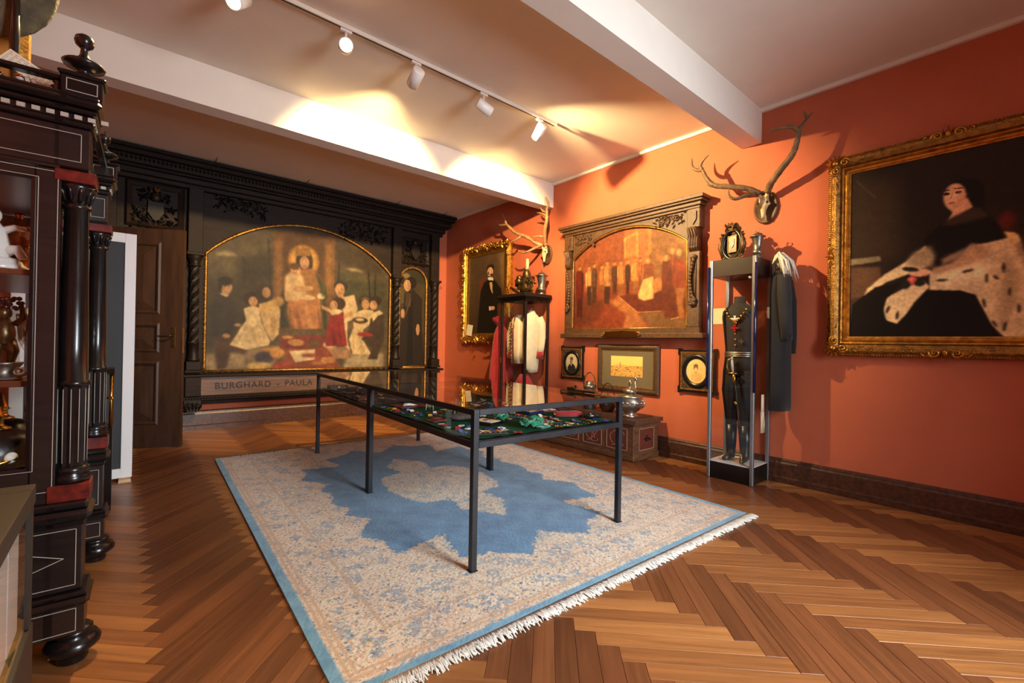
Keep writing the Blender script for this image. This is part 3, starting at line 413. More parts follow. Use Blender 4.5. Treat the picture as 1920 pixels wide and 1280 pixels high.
ART_AUDIENCE=[['G',[176,96,62],[150,74,48]],['N',0.08,8],['P',[150,80,52],5,[[-0.01,-0.138],[0.486,-0.017],[0.496,0.653],[0.002,0.533]]],['P',[186,110,66],3,[[0.486,-0.017],[0.698,0.035],[0.71,0.546],[0.494,0.52]]],['P',[150,104,64],4,[[0.702,0.036],[1.001,0.109],[1.008,0.642],[0.71,0.61]]],['P',[196,146,86],14,[[0.857,0.074],[1.002,0.139],[1.005,0.376],[0.91,0.223]]],['P',[222,160,92],2,[[0.485,0.133],[0.604,0.09],[0.608,0.322],[0.592,0.319],[0.589,0.114],[0.504,0.147],[0.506,0.321],[0.488,0.318]]],['P',[196,124,74],3,[[0.504,0.154],[0.589,0.119],[0.592,0.319],[0.506,0.321]]],['P',[206,140,80],3,[[0.684,0.031],[0.709,0.038],[0.716,0.293],[0.691,0.336]]],['P',[150,66,44],5,[[0.003,0.607],[0.436,0.597],[0.759,0.615],[1.009,0.701],[1.013,0.996],[0.009,0.978]]],['P',[186,118,74],6,[[0.349,0.726],[0.484,0.652],[0.622,0.86],[0.709,0.991],[0.489,0.987],[0.517,0.855]]],['P',[136,100,66],6,[[0.607,0.843],[0.789,0.836],[1.012,0.937],[1.013,0.996],[0.737,0.991]]],['P',[112,46,34],3,[[0.445,0.674],[0.759,0.643],[0.992,0.744],[0.993,0.825],[0.61,0.83]]],['S',[220,150,84],0.0063,[[0.44,0.675],[0.607,0.839]]],['S',[210,140,80],0.0044,[[0.607,0.839],[0.815,0.835]]],['P',[110,52,36],12,[[0.003,0.607],[0.204,0.662],[0.325,0.741],[0.192,0.964],[0.009,0.96]]],['P',[74,24,20],2,[[0.038,0.579],[0.09,0.584],[0.092,0.862],[0.073,0.861],[0.066,0.658],[0.065,0.86],[0.043,0.859]]],['P',[104,34,28],2,[[0.045,0.376],[0.077,0.38],[0.103,0.409],[0.108,0.56],[0.102,0.673],[0.029,0.667],[0.019,0.551],[0.019,0.398]]],['S',[122,40,33],0.0132,[[0.025,0.406],[0.025,0.577]]],['S',[74,24,20],0.0103,[[0.093,0.419],[0.096,0.61]]],['S',[122,40,33],0.0073,[[0.061,0.393],[0.065,0.632]]],['E',[214,160,108],2,0.061,0.352,0.0148,0.0239,0],['E',[112,66,42],2,0.06,0.336,0.0167,0.011,0],['E',[170,110,70],2,0.055,0.359,0.0056,0.011,0],['P',[136,105,69],2,[[0.14,0.536],[0.18,0.54],[0.181,0.753],[0.167,0.752],[0.161,0.596],[0.16,0.751],[0.144,0.75]]],['P',[190,146,96],2,[[0.146,0.386],[0.169,0.39],[0.189,0.418],[0.193,0.522],[0.188,0.609],[0.134,0.603],[0.126,0.515],[0.126,0.409]]],['S',[224,172,113],0.0099,[[0.13,0.417],[0.13,0.535]]],['S',[136,105,69],0.0078,[[0.182,0.427],[0.184,0.56]]],['S',[224,172,113],0.0055,[[0.158,0.403],[0.161,0.577]]],['E',[214,160,108],2,0.157,0.363,0.0142,0.0234,0],['E',[112,66,42],2,0.157,0.347,0.016,0.0108,0],['E',[170,110,70],2,0.152,0.369,0.0054,0.0108,0],['P',[67,44,34],2,[[0.196,0.512],[0.229,0.516],[0.231,0.721],[0.218,0.72],[0.213,0.57],[0.213,0.719],[0.199,0.718]]],['P',[94,62,48],2,[[0.2,0.369],[0.22,0.372],[0.237,0.399],[0.24,0.499],[0.237,0.582],[0.19,0.577],[0.184,0.492],[0.184,0.392]]],['S',[110,73,56],0.0084,[[0.187,0.4],[0.187,0.511]]],['S',[67,44,34],0.0066,[[0.23,0.409],[0.233,0.535]]],['S',[110,73,56],0.0046,[[0.21,0.385],[0.213,0.551]]],['E',[214,160,108],2,0.21,0.346,0.0139,0.0232,0],['E',[112,66,42],2,0.209,0.33,0.0157,0.0107,0],['E',[170,110,70],2,0.204,0.352,0.0052,0.0107,0],['P',[132,83,47],2,[[0.274,0.5],[0.301,0.503],[0.302,0.661],[0.292,0.661],[0.288,0.545],[0.288,0.66],[0.277,0.659]]],['P',[184,116,66],2,[[0.278,0.395],[0.294,0.397],[0.308,0.423],[0.31,0.49],[0.307,0.554],[0.269,0.55],[0.264,0.484],[0.265,0.417]]],['S',[217,136,77],0.0068,[[0.267,0.425],[0.267,0.499]]],['S',[132,83,47],0.0054,[[0.303,0.433],[0.304,0.518]]],['S',[217,136,77],0.0038,[[0.286,0.41],[0.288,0.53]]],['E',[214,160,108],2,0.285,0.371,0.0135,0.0228,0],['E',[112,66,42],2,0.285,0.356,0.0152,0.0105,0],['E',[170,110,70],2,0.28,0.378,0.0051,0.0105,0],['P',[126,93,63],2,[[0.321,0.518],[0.358,0.523],[0.359,0.74],[0.346,0.739],[0.34,0.58],[0.34,0.739],[0.325,0.738]]],['P',[176,130,88],2,[[0.326,0.364],[0.348,0.367],[0.366,0.394],[0.37,0.504],[0.366,0.593],[0.315,0.587],[0.308,0.497],[0.308,0.385]]],['S',[207,153,103],0.0092,[[0.312,0.393],[0.312,0.517]]],['S',[126,93,63],0.0072,[[0.359,0.403],[0.362,0.543]]],['S',[207,153,103],0.0051,[[0.337,0.379],[0.34,0.56]]],['E',[214,160,108],2,0.337,0.341,0.0132,0.0225,0],['E',[112,66,42],2,0.336,0.325,0.0148,0.0104,0],['E',[170,110,70],2,0.332,0.347,0.005,0.0104,0],['P',[61,38,28],2,[[0.39,0.487],[0.422,0.492],[0.423,0.655],[0.411,0.654],[0.406,0.534],[0.406,0.653],[0.392,0.652]]],['P',[86,54,40],2,[[0.394,0.377],[0.414,0.38],[0.43,0.407],[0.433,0.478],[0.429,0.544],[0.384,0.539],[0.378,0.471],[0.378,0.399]]],['S',[101,63,47],0.0081,[[0.382,0.406],[0.381,0.486]]],['S',[61,38,28],0.0064,[[0.424,0.416],[0.425,0.507]]],['S',[101,63,47],0.0045,[[0.404,0.393],[0.406,0.519]]],['E',[214,160,108],2,0.404,0.355,0.0128,0.0222,0],['E',[112,66,42],2,0.403,0.34,0.0144,0.0103,0],['E',[170,110,70],2,0.399,0.361,0.0048,0.0103,0],['P',[148,93,54],2,[[0.442,0.498],[0.483,0.503],[0.484,0.677],[0.469,0.676],[0.463,0.548],[0.462,0.675],[0.445,0.674]]],['P',[206,130,76],2,[[0.449,0.379],[0.473,0.383],[0.494,0.409],[0.497,0.489],[0.492,0.56],[0.435,0.553],[0.428,0.48],[0.428,0.4]]],['S',[243,153,89],0.0103,[[0.433,0.407],[0.432,0.497]]],['S',[148,93,54],0.008,[[0.486,0.418],[0.487,0.52]]],['S',[243,153,89],0.0057,[[0.461,0.394],[0.463,0.532]]],['E',[214,160,108],2,0.46,0.357,0.0125,0.0219,0],['E',[112,66,42],2,0.46,0.342,0.014,0.0101,0],['E',[170,110,70],2,0.456,0.363,0.0047,0.0101,0],['P',[57,34,25],2,[[0.509,0.494],[0.536,0.497],[0.537,0.665],[0.527,0.665],[0.523,0.541],[0.523,0.664],[0.511,0.663]]],['P',[80,48,36],2,[[0.513,0.379],[0.529,0.381],[0.543,0.407],[0.546,0.483],[0.543,0.551],[0.504,0.547],[0.499,0.477],[0.499,0.4]]],['S',[94,56,42],0.0069,[[0.502,0.407],[0.502,0.493]]],['S',[57,34,25],0.0054,[[0.538,0.416],[0.539,0.513]]],['S',[94,56,42],0.0038,[[0.521,0.393],[0.523,0.526]]],['E',[214,160,108],2,0.521,0.357,0.0122,0.0216,0],['E',[112,66,42],2,0.52,0.342,0.0137,0.01,0],['E',[170,110,70],2,0.516,0.363,0.0046,0.01,0],['P',[152,102,57],2,[[0.566,0.49],[0.602,0.495],[0.603,0.671],[0.589,0.67],[0.585,0.541],[0.584,0.67],[0.569,0.668]]],['P',[212,142,80],2,[[0.572,0.368],[0.593,0.372],[0.611,0.397],[0.614,0.48],[0.61,0.552],[0.56,0.546],[0.553,0.472],[0.554,0.389]]],['S',[250,167,94],0.009,[[0.558,0.396],[0.557,0.489]]],['S',[152,102,57],0.007,[[0.604,0.406],[0.605,0.511]]],['S',[250,167,94],0.005,[[0.582,0.383],[0.584,0.525]]],['E',[214,160,108],2,0.582,0.347,0.0118,0.0213,0],['E',[112,66,42],2,0.582,0.332,0.0133,0.0098,0],['E',[170,110,70],2,0.577,0.353,0.0044,0.0099,0],['P',[122,74,43],2,[[0.614,0.465],[0.638,0.469],[0.638,0.602],[0.63,0.601],[0.627,0.504],[0.626,0.601],[0.616,0.6]]],['P',[170,104,60],2,[[0.618,0.379],[0.632,0.381],[0.644,0.406],[0.645,0.458],[0.643,0.512],[0.61,0.507],[0.606,0.452],[0.606,0.4]]],['S',[200,122,70],0.0058,[[0.609,0.407],[0.609,0.465]]],['S',[122,74,43],0.0046,[[0.639,0.415],[0.64,0.481]]],['S',[200,122,70],0.0032,[[0.625,0.393],[0.626,0.491]]],['E',[214,160,108],2,0.624,0.357,0.0116,0.0211,0],['E',[112,66,42],2,0.624,0.343,0.013,0.0098,0],['E',[170,110,70],2,0.62,0.363,0.0044,0.0098,0],['P',[108,57,36],2,[[0.863,0.46],[0.896,0.465],[0.897,0.63],[0.884,0.629],[0.88,0.507],[0.879,0.628],[0.865,0.627]]],['P',[150,80,50],2,[[0.868,0.346],[0.888,0.349],[0.905,0.373],[0.907,0.451],[0.903,0.518],[0.857,0.512],[0.851,0.443],[0.851,0.364]]],['S',[177,94,59],0.0084,[[0.855,0.371],[0.854,0.458]]],['S',[108,57,36],0.0066,[[0.898,0.381],[0.899,0.48]]],['S',[177,94,59],0.0047,[[0.878,0.36],[0.88,0.492]]],['E',[214,160,108],2,0.878,0.326,0.0103,0.0199,0],['E',[112,66,42],2,0.877,0.312,0.0115,0.0092,0],['E',[170,110,70],2,0.874,0.331,0.0039,0.0092,0],['P',[70,42,34],2,[[0.14,0.548],[0.185,0.553],[0.185,0.753],[0.144,0.75]]],['P',[76,44,36],2,[[0.314,0.567],[0.365,0.572],[0.361,0.74],[0.311,0.737]]],['P',[76,50,40],2,[[0.196,0.554],[0.234,0.558],[0.233,0.721],[0.198,0.718]]],['P',[140,76,52],3,[[0.655,0.411],[0.686,0.392],[0.735,0.423],[0.747,0.551],[0.653,0.539]]],['P',[232,200,140],3,[[0.612,0.672],[0.653,0.542],[0.73,0.525],[0.738,0.72],[0.666,0.737],[0.617,0.71]]],['E',[226,172,116],2,0.686,0.38,0.0141,0.0224,0],['P',[206,140,84],3,[[0.736,0.549],[0.798,0.542],[0.8,0.651],[0.738,0.676]]],['E',[206,130,70],4,0.678,0.302,0.0197,0.0193,0],['P',[196,128,76],4,[[0.755,0.347],[0.802,0.348],[0.803,0.402],[0.753,0.386]]],['P',[116,50,36],3,[[0.803,0.402],[0.862,0.404],[0.879,0.567],[0.912,0.783],[0.913,0.904],[0.823,0.9],[0.807,0.682],[0.795,0.526]]],['E',[226,172,116],2,0.825,0.375,0.0171,0.0279,0],['P',[156,66,42],3,[[0.887,0.401],[0.95,0.396],[0.983,0.52],[0.978,0.654],[0.884,0.629],[0.874,0.505]]],['P',[180,116,72],3,[[0.903,0.646],[0.972,0.653],[0.955,0.771],[0.969,0.906],[0.932,0.904],[0.911,0.768]]],['E',[226,172,116],2,0.922,0.343,0.0188,0.0302,0],['E',[216,160,110],2,0.876,0.323,0.0154,0.0275,0],['P',[120,66,44],4,[[0.97,0.519],[1.007,0.509],[1.01,0.76],[0.98,0.758]]],['S',[214,190,150],0.0064,[[0.875,0.91],[0.926,0.897]]],['N',0.1,34],['N',0.1,80]]
ART_LADY=[['G',[34,25,20],[30,22,18]],['P',[48,36,26],30,[[0.005,0.027],[0.275,0.089],[0.281,0.55],[0.012,0.546]]],['S',[62,46,32],0.0123,[[0.036,0.054],[0.14,0.174]]],['P',[88,64,48],5,[[-0.038,0.57],[0.169,0.586],[0.184,0.691],[0.088,0.762],[-0.035,0.782]]],['P',[120,110,92],3,[[-0.039,0.524],[0.168,0.524],[0.175,0.553],[-0.038,0.565]]],['P',[70,50,38],8,[[-0.035,0.782],[0.088,0.762],[0.079,0.999],[-0.033,0.999]]],['E',[86,24,22],10,0.747,0.423,0.0354,0.0603,0],['P',[44,30,22],20,[[0.726,0.447],[0.859,0.468],[0.861,0.68],[0.745,0.603]]],['P',[16,13,12],4,[[0.391,0.456],[0.467,0.382],[0.515,0.361],[0.655,0.334],[0.726,0.447],[0.74,0.537],[0.584,0.539],[0.469,0.595],[0.429,0.603]]],['E',[18,14,12],4,0.566,0.228,0.0883,0.067,0],['E',[18,14,12],5,0.623,0.283,0.0362,0.0568,0],['E',[208,156,124],3,0.527,0.245,0.0494,0.07,0],['P',[208,156,124],3,[[0.495,0.295],[0.583,0.263],[0.609,0.317],[0.554,0.35],[0.496,0.375],[0.52,0.332]]],['P',[226,180,148],14,[[0.489,0.221],[0.552,0.228],[0.553,0.28],[0.505,0.289]]],['E',[44,28,22],1,0.492,0.226,0.0147,0.0082,0],['E',[44,28,22],1,0.545,0.227,0.0143,0.0081,0],['E',[160,84,74],1,0.516,0.279,0.0145,0.0059,0],['S',[176,120,94],0.0068,[[0.518,0.227],[0.51,0.253]]],['S',[50,34,28],0.0059,[[0.473,0.206],[0.506,0.208]]],['S',[50,34,28],0.0058,[[0.527,0.204],[0.563,0.208]]],['P',[52,40,32],5,[[0.467,0.388],[0.525,0.351],[0.623,0.319],[0.684,0.373],[0.601,0.393],[0.516,0.399]]],['P',[196,174,140],4,[[0.598,0.523],[0.727,0.504],[0.792,0.487],[0.801,0.545],[0.828,0.634],[0.861,0.722],[0.864,0.999],[0.742,0.999],[0.687,0.93],[0.623,0.779],[0.558,0.752],[0.418,0.74],[0.417,0.637],[0.509,0.629]]],['P',[208,188,152],4,[[0.083,0.757],[0.102,0.711],[0.192,0.635],[0.303,0.571],[0.397,0.491],[0.424,0.554],[0.398,0.612],[0.336,0.636],[0.204,0.68]]],['P',[204,182,146],4,[[0.189,0.831],[0.208,0.769],[0.294,0.722],[0.389,0.683],[0.42,0.721],[0.348,0.802],[0.307,0.873],[0.261,0.924],[0.207,0.902]]],['P',[160,140,110],10,[[0.745,0.603],[0.796,0.673],[0.789,0.824],[0.748,0.975],[0.714,0.919],[0.729,0.733]]],['P',[220,202,168],12,[[0.429,0.651],[0.585,0.63],[0.693,0.619],[0.659,0.705],[0.47,0.725]]],['P',[150,128,100],5,[[0.798,0.501],[0.828,0.634],[0.816,0.654],[0.778,0.542]]],['P',[210,180,120],4,[[0.735,0.465],[0.781,0.477],[0.799,0.523],[0.77,0.54]]],['P',[15,12,12],4,[[0.021,0.798],[0.147,0.704],[0.283,0.689],[0.2,0.781],[0.186,0.869],[0.209,0.908],[0.263,0.927],[0.317,0.861],[0.405,0.742],[0.558,0.755],[0.621,0.781],[0.686,0.932],[0.725,0.999],[-0.007,0.999]]],['P',[150,130,104],8,[[0.303,0.58],[0.335,0.527],[0.42,0.494],[0.444,0.557],[0.429,0.615],[0.367,0.614]]],['P',[176,140,110],5,[[0.429,0.621],[0.518,0.6],[0.602,0.507],[0.683,0.529],[0.675,0.584],[0.518,0.638],[0.44,0.657]]],['P',[140,116,94],6,[[0.469,0.571],[0.584,0.527],[0.565,0.571],[0.479,0.608]]],['E',[212,162,132],3,0.373,0.64,0.0536,0.0218,0],['E',[206,78,82],3,0.334,0.681,0.0254,0.0245,0],['E',[230,120,116],3,0.33,0.673,0.0128,0.011,0],['E',[30,34,24],4,0.373,0.696,0.027,0.0194,0],['E',[30,34,24],4,0.304,0.701,0.0215,0.0247,0],['E',[28,28,22],4,0.325,0.616,0.0424,0.0123,0.2],['E',[44,34,28],2,0.475,0.69,0.0295,0.0059,0],['E',[44,34,28],2,0.59,0.65,0.0259,0.0069,-0.2],['E',[44,34,28],2,0.669,0.695,0.0062,0.0246,0],['E',[44,34,28],2,0.707,0.695,0.0139,0.0066,0.8],['E',[44,34,28],2,0.737,0.646,0.006,0.0285,0],['E',[44,34,28],2,0.66,0.823,0.0063,0.0247,-0.2],['E',[44,34,28],2,0.762,0.77,0.0059,0.0218,0],['E',[44,34,28],2,0.744,0.944,0.006,0.0262,0.2],['E',[44,34,28],2,0.703,0.93,0.0061,0.0199,-0.5],['E',[44,34,28],2,0.214,0.839,0.0079,0.0227,0.4],['E',[44,34,28],2,0.263,0.874,0.0077,0.0249,0.2],['E',[44,34,28],2,0.488,0.562,0.0235,0.0047,-0.6],['E',[44,34,28],2,0.798,0.857,0.0058,0.0237,0],['E',[44,34,28],2,0.83,0.773,0.0057,0.0235,0],['E',[186,132,104],12,0.555,0.267,0.017,0.0463,0],['N',0.07,30],['N',0.08,90]]
ART_MAN=[['G',[92,70,48],[66,50,36]],['P',[128,98,62],40,[[0.83,0.012],[1.158,0.013],[1.175,0.484],[0.944,0.493]]],['P',[112,60,40],14,[[0.305,0.29],[0.489,0.292],[0.496,0.444],[0.312,0.481]]],['P',[30,24,21],4,[[0.434,0.353],[0.555,0.322],[0.745,0.345],[0.907,0.457],[0.967,0.805],[0.94,1.017],[0.253,1.015],[0.318,0.624],[0.344,0.459]]],['P',[230,218,190],2,[[0.541,0.296],[0.681,0.297],[0.695,0.341],[0.62,0.342],[0.542,0.319]]],['P',[206,170,110],2,[[0.585,0.359],[0.665,0.358],[0.681,0.501],[0.661,0.488],[0.618,0.44]]],['P',[20,16,14],2,[[0.563,0.332],[0.682,0.338],[0.645,0.356],[0.582,0.354]]],['E',[44,30,22],4,0.613,0.18,0.1006,0.044,0],['E',[214,166,126],2,0.605,0.225,0.0783,0.0556,0],['E',[184,142,108],3,0.601,0.228,0.0432,0.0445,0],['E',[226,175,133],3,0.607,0.223,0.0314,0.0333,0],['E',[104,74,56],1,0.577,0.219,0.0119,0.0028,0],['E',[104,74,56],1,0.637,0.224,0.0117,0.0028,0],['E',[158,122,93],1,0.609,0.238,0.0102,0.0056,0],['E',[176,112,90],1,0.609,0.253,0.0173,0.0028,0],['E',[60,40,28],3,0.637,0.264,0.0403,0.0092,0],['E',[60,40,28],3,0.554,0.239,0.0154,0.021,0],['E',[214,166,126],3,0.673,0.684,0.0747,0.0252,0],['P',[226,214,190],2,[[0.586,0.663],[0.632,0.659],[0.629,0.712],[0.593,0.709]]],['P',[80,48,30],10,[[0.805,0.643],[0.901,0.625],[0.96,0.917],[0.864,0.915]]],['N',0.06,20]]
def render_art(ops, W_, H_, varnish=None):
    u, v = np.meshgrid((np.arange(W_)+.5)/W_, (np.arange(H_)+.5)/H_)
    img = np.zeros((H_, W_, 3))
    def soft(m, k):
        k = int(round(k*W_/420.0))
        for _ in range(2 if k > 0 else 0):
            for ax in (0, 1):
                a = m.copy(); c = 1
                for d in range(1, k+1): a += np.roll(m, d, ax)+np.roll(m, -d, ax); c += 2
                m = a/c
        return m[..., None]
    for n_, o in enumerate(ops):
        if o[0] == 'G':
            a, b = np.array(o[1])/255., np.array(o[2])/255.; img[:] = a*(1-v[..., None])+b*v[..., None]
        elif o[0] == 'N':
            rs = np.random.RandomState(7+n_); g = max(2, int(o[2])); gh = max(2, int(g*H_/W_))
            t = rs.rand(gh+1, g+1); yy = v*gh; xx = u*g; yi = np.minimum(yy.astype(int), gh-1); xi = np.minimum(xx.astype(int), g-1); fy = yy-yi; fx = xx-xi
            nz_ = (t[yi, xi]*(1-fx)+t[yi, xi+1]*fx)*(1-fy)+(t[yi+1, xi]*(1-fx)+t[yi+1, xi+1]*fx)*fy
            img *= (1+(nz_-.5)*2*o[1])[..., None]
        else:
            if o[0] == 'E':
                c, s_ = math.cos(o[7]), math.sin(o[7]); du, dv = u-o[3], v-o[4]
                m = ((((du*c+dv*s_)/o[5])**2+((-du*s_+dv*c)/o[6])**2) < 1).astype(float); k = o[2]*.5
            elif o[0] == 'P':
                m = np.zeros_like(u, bool); p = o[3]
                for i in range(len(p)):
                    (x0, y0), (x1, y1) = p[i], p[i-1]
                    if y0 != y1: m ^= ((y0 > v) != (y1 > v)) & (u < (x1-x0)*(v-y0)/(y1-y0)+x0)
                m = m.astype(float); k = o[2]*.5
            else:
                m = np.zeros_like(u); k = .6
                for (x0, y0), (x1, y1) in zip(o[3], o[3][1:]):
                    dx, dy = x1-x0, y1-y0; q = dx*dx+dy*dy+1e-9
                    t = np.clip(((u-x0)*dx+(v-y0)*dy)/q, 0, 1)
                    m = np.maximum(m, ((u-x0-t*dx)**2+(v-y0-t*dy)**2 < (o[2]*.5)**2).astype(float))
            m = soft(m, k); img = img*(1-m)+np.array(o[1])/255.*m
    if varnish is not None:
        g = img.mean(-1, keepdims=True); img = (g+(img-g)*varnish[3])*np.array(varnish[:3])
    img = np.clip(img, 0, 1)
    return np.where(img <= .04045, img/12.92, ((img+.055)/1.055)**2.4)
def picture(name, ops, W_, H_, x0, x1, z0, z1, y, parent, inside=None, label=None, varnish=None):
    """canvas in the local xz plane facing -y, one colour per vertex"""
    img = render_art(ops, W_, H_, varnish)
    xs = x0+(x1-x0)*(np.arange(W_))/(W_-1); zs = z1-(z1-z0)*(np.arange(H_))/(H_-1)
    X, Z = np.meshgrid(xs, zs); co = np.stack([X, np.full_like(X, y), Z], -1).reshape(-1, 3)
    idx = np.arange(W_*H_).reshape(H_, W_)
    F = np.stack([idx[:-1, :-1], idx[1:, :-1], idx[1:, 1:], idx[:-1, 1:]], -1).reshape(-1, 4)
    if inside is not None:
        ok = inside(X, Z).reshape(-1); F = F[ok[F].any(1)]
    me = bpy.data.meshes.new(name); me.from_pydata(co.tolist(), [], F.tolist()); me.materials.append(PICT)
    ca = me.color_attributes.new('Col', 'FLOAT_COLOR', 'POINT')
    ca.data.foreach_set('color', np.concatenate([img, np.ones((H_, W_, 1))], -1).astype(np.float32).ravel()); me.update()
    o = bpy.data.objects.new(name, me); COL.objects.link(o); o.parent = parent
    if label: o['label'] = label
    return o
# ================================================================== carved triptych on the back wall
def arch_pts(x0, x1, zs, za, n=28):
    cx = (x0+x1)/2; hw = (x1-x0)/2; h = za-zs; r = (hw*hw+h*h)/(2*h); a = math.asin(min(1, hw/r))
    if h > hw: a = PI-a
    return [(cx+r*math.sin(-a+2*a*i/n), za-r+r*math.cos(-a+2*a*i/n)) for i in range(n+1)]
def spandrel(mb, x0, x1, zs, ztop, za, y0, y1, n=28):
    A = arch_pts(x0, x1, zs, za, n)
    for i in range(n):
        (xa, za_), (xb, zb_) = A[i], A[i+1]
        mb.add([(xa, y0, za_), (xb, y0, zb_), (xb, y0, ztop), (xa, y0, ztop), (xa, y1, za_), (xb, y1, zb_), (xb, y1, ztop), (xa, y1, ztop)],
               [(0,1,2,3), (4,7,6,5), (0,4,5,1)], False)
def gilt_arch(mb, x0, x1, z0, zs, za, y, r=.022, beads=True):
    path = [(x0, z0)]+[(x0, z0+(zs-z0)*i/24) for i in range(1, 24)]+arch_pts(x0, x1, zs, za)+[(x1, zs-(zs-z0)*i/24) for i in range(1, 25)]
    mb.tube([(p[0], y, p[1]) for p in path], r, 6)
    mb.tube([(x0, y, z0), (x1, y, z0)], r, 6)
    if not beads: return
    full = path+[(x1-(x1-x0)*i/30, z0) for i in range(1, 31)]
    for (a, b) in zip(full, full[1:]):
        L_ = math.hypot(b[0]-a[0], b[1]-a[1]); k = max(1, int(L_/.055))
        for j in range(k):
            t = (j+.5)/k; mb.leaf((a[0]+(b[0]-a[0])*t, y-r*.8, a[1]+(b[1]-a[1])*t), math.atan2(b[1]-a[1], b[0]-a[0])+.7, .04, .012, .014)
T = thing('triptych_altarpiece', 'black carved oak triptych with gilt arches covering the far wall beyond the ceiling beam', 'altarpiece', (0, YB, 0))
Yf = -.14      # local front face; wall surface is y = 0
bw = MB(); bw.bb(-.42, 4.66, -.07, -.004, .40, 3.45); bw.build('back_panel', DWOOD, T)
# paintings
A_in = lambda X, Z: (Z < 3.2)
picture('centre_painting', ART_MAIN, 360, 300, .84, 3.68, .80, 3.18, -.085, T, label='painting of an enthroned mother and child with kneeling children', varnish=(.74, .68, .56, .82))
picture('wing_painting', ART_WING, 70, 190, 3.80, 4.42, .80, 2.72, -.085, T, label='narrow painting of a standing woman in a dark dress', varnish=(.8, .74, .62, .8))
lw = [['G', (70, 60, 44), (62, 50, 36)], ['N', .12, 7], ['P', (44, 36, 30), 3, [[.3, .3], [.6, .3], [.7, 1], [.2, 1]]], ['E', (200, 150, 112), 2, .45, .22, .1, .05, 0]]
picture('wing_painting', lw, 50, 140, -.02, .60, .80, 2.72, -.085, T, label='narrow painting half hidden behind the open door')
# boards around the arches
sp = MB(); spandrel(sp, .85, 3.67, 2.52, 3.40, 3.13, -.12, -.07)
for a, b in ((3.81, 4.41), (-.01, .59)):
    spandrel(sp, a, b, 2.42, 3.40, 2.70, -.12, -.07)
sp.bb(.59, .85, -.12, -.07, .8, 3.4); sp.bb(3.67, 3.81, -.12, -.07, .8, 3.4); sp.bb(4.41, 4.66, -.12, -.07, .8, 3.4); sp.bb(-.42, -.01, -.12, -.07, .8, 3.4)
sp.build('arch_boards', DWOOD, T)
for a, b, zs, za in ((.87, 3.65, 2.50, 3.11), (3.83, 4.39, 2.40, 2.68), (.01, .57, 2.40, 2.68)):
    g = MB(); gilt_arch(g, a, b, .83, zs, za, -.12); g.build('gilt_arch_moulding', GOLDD, T)
# twisted columns on plinths with pilasters above
for x in (-.17, .735, 3.735, 4.52):
    c = MB()
    prof = [(.062, .98), (.075, .99), (.075, 1.01), (.062, 1.03), (.062, 1.22), (.07, 1.225), (.07, 1.24)]
    c.lathe(prof, 14, (x, -.20, 0))
    c.lathe([(.060-.006*i/20, 1.24+i*.052) for i in range(21)], 12, (x, -.20, 0), flute=.2, twist=7.5, smooth=False)
    c.lathe([(.058, 2.28), (.07, 2.29), (.07, 2.305), (.056, 2.32), (.07, 2.37), (.09, 2.41), (.09, 2.43)], 14, (x, -.20, 0))
    c.build('twisted_column', CARVE, T)
    b = MB(); b.bb(x-.085, x+.085, -.285, -.12, .86, .98, .006); b.bb(x-.10, x+.10, -.30, -.12, .825, .86, .006); b.build('column_plinth', DWOOD, T)
    b = MB(); b.bb(x-.10, x+.10, -.29, -.12, 2.43, 2.475, .006); b.bb(x-.085, x+.085, -.22, -.12, 2.475, 3.36, .006); b.build('pilaster', DWOOD, T)
    b = MB(); b.bb(x-.09, x+.09, -.27, -.14, .50, .76, .006); b.build('ledge_block', DWOOD, T)
    b = MB(); b.prism([(x-.095, .44), (x+.095, .44), (x+.09, .36), (x+.05, .28), (x-.05, .28), (x-.09, .36)], -.25, -.07)
    for k in range(-2, 3): b.leaf((x+k*.03, -.25, .29), PI/2-k*.2, .14, .02, .03)
    b.scroll((x-.05, -.26, .39), .035, 1.3, .01); b.scroll((x+.05, -.26, .39), .035, 1.3, .01, 0, -1)
    b.build('corbel', CARVE, T)
# ledge with the painted names
l = MB(); l.bb(-.45, 4.68, -.20, -.004, .50, .76, .004); l.build('name_board', LEDGE, T)
l = MB(); l.bb(-.47, 4.72, -.26, -.004, .76, .80, .01); l.build('ledge_top', DWOOD, T)
l = MB(); l.bb(-.47, 4.70, -.24, -.004, .43, .50, .012); l.bb(-.45, 4.68, -.17, -.004, .38, .43, .008); l.build('ledge_moulding', DWOOD, T)
l = MB()
for i in range(150):
    l.leaf((-.44+i*.034, -.241, .452), .9, .036, .011, .014)
l.build('ledge_rope_carving', CARVE, T)
def text_mesh(name, body, size, m, parent, loc, rot, ext=.001):
    cu = bpy.data.curves.new(name, 'FONT'); cu.body = body; cu.size = size; cu.extrude = ext; cu.space_character = 1.12
    to = bpy.data.objects.new(name, cu); COL.objects.link(to); bpy.context.view_layer.update()
    dg = bpy.context.evaluated_depsgraph_get(); me = bpy.data.meshes.new_from_object(to.evaluated_get(dg)); bpy.data.objects.remove(to)
    me.name = name; me.materials.clear(); me.materials.append(m); o = bpy.data.objects.new(name, me); COL.objects.link(o)
    o.parent = parent; o.location = loc; o.rotation_euler = rot; return o
INK = mat('black_lettering', (24, 18, 16), .7)
for word, xw in (('BURGHARD', .99), ('-', 1.79), ('PAULA', 1.90)):
    t = text_mesh('lettering', word, .125, INK, T, (xw, -.203, .585), (PI/2, 0, 0), .0015); t.scale = (1.0, 1.05, 1)
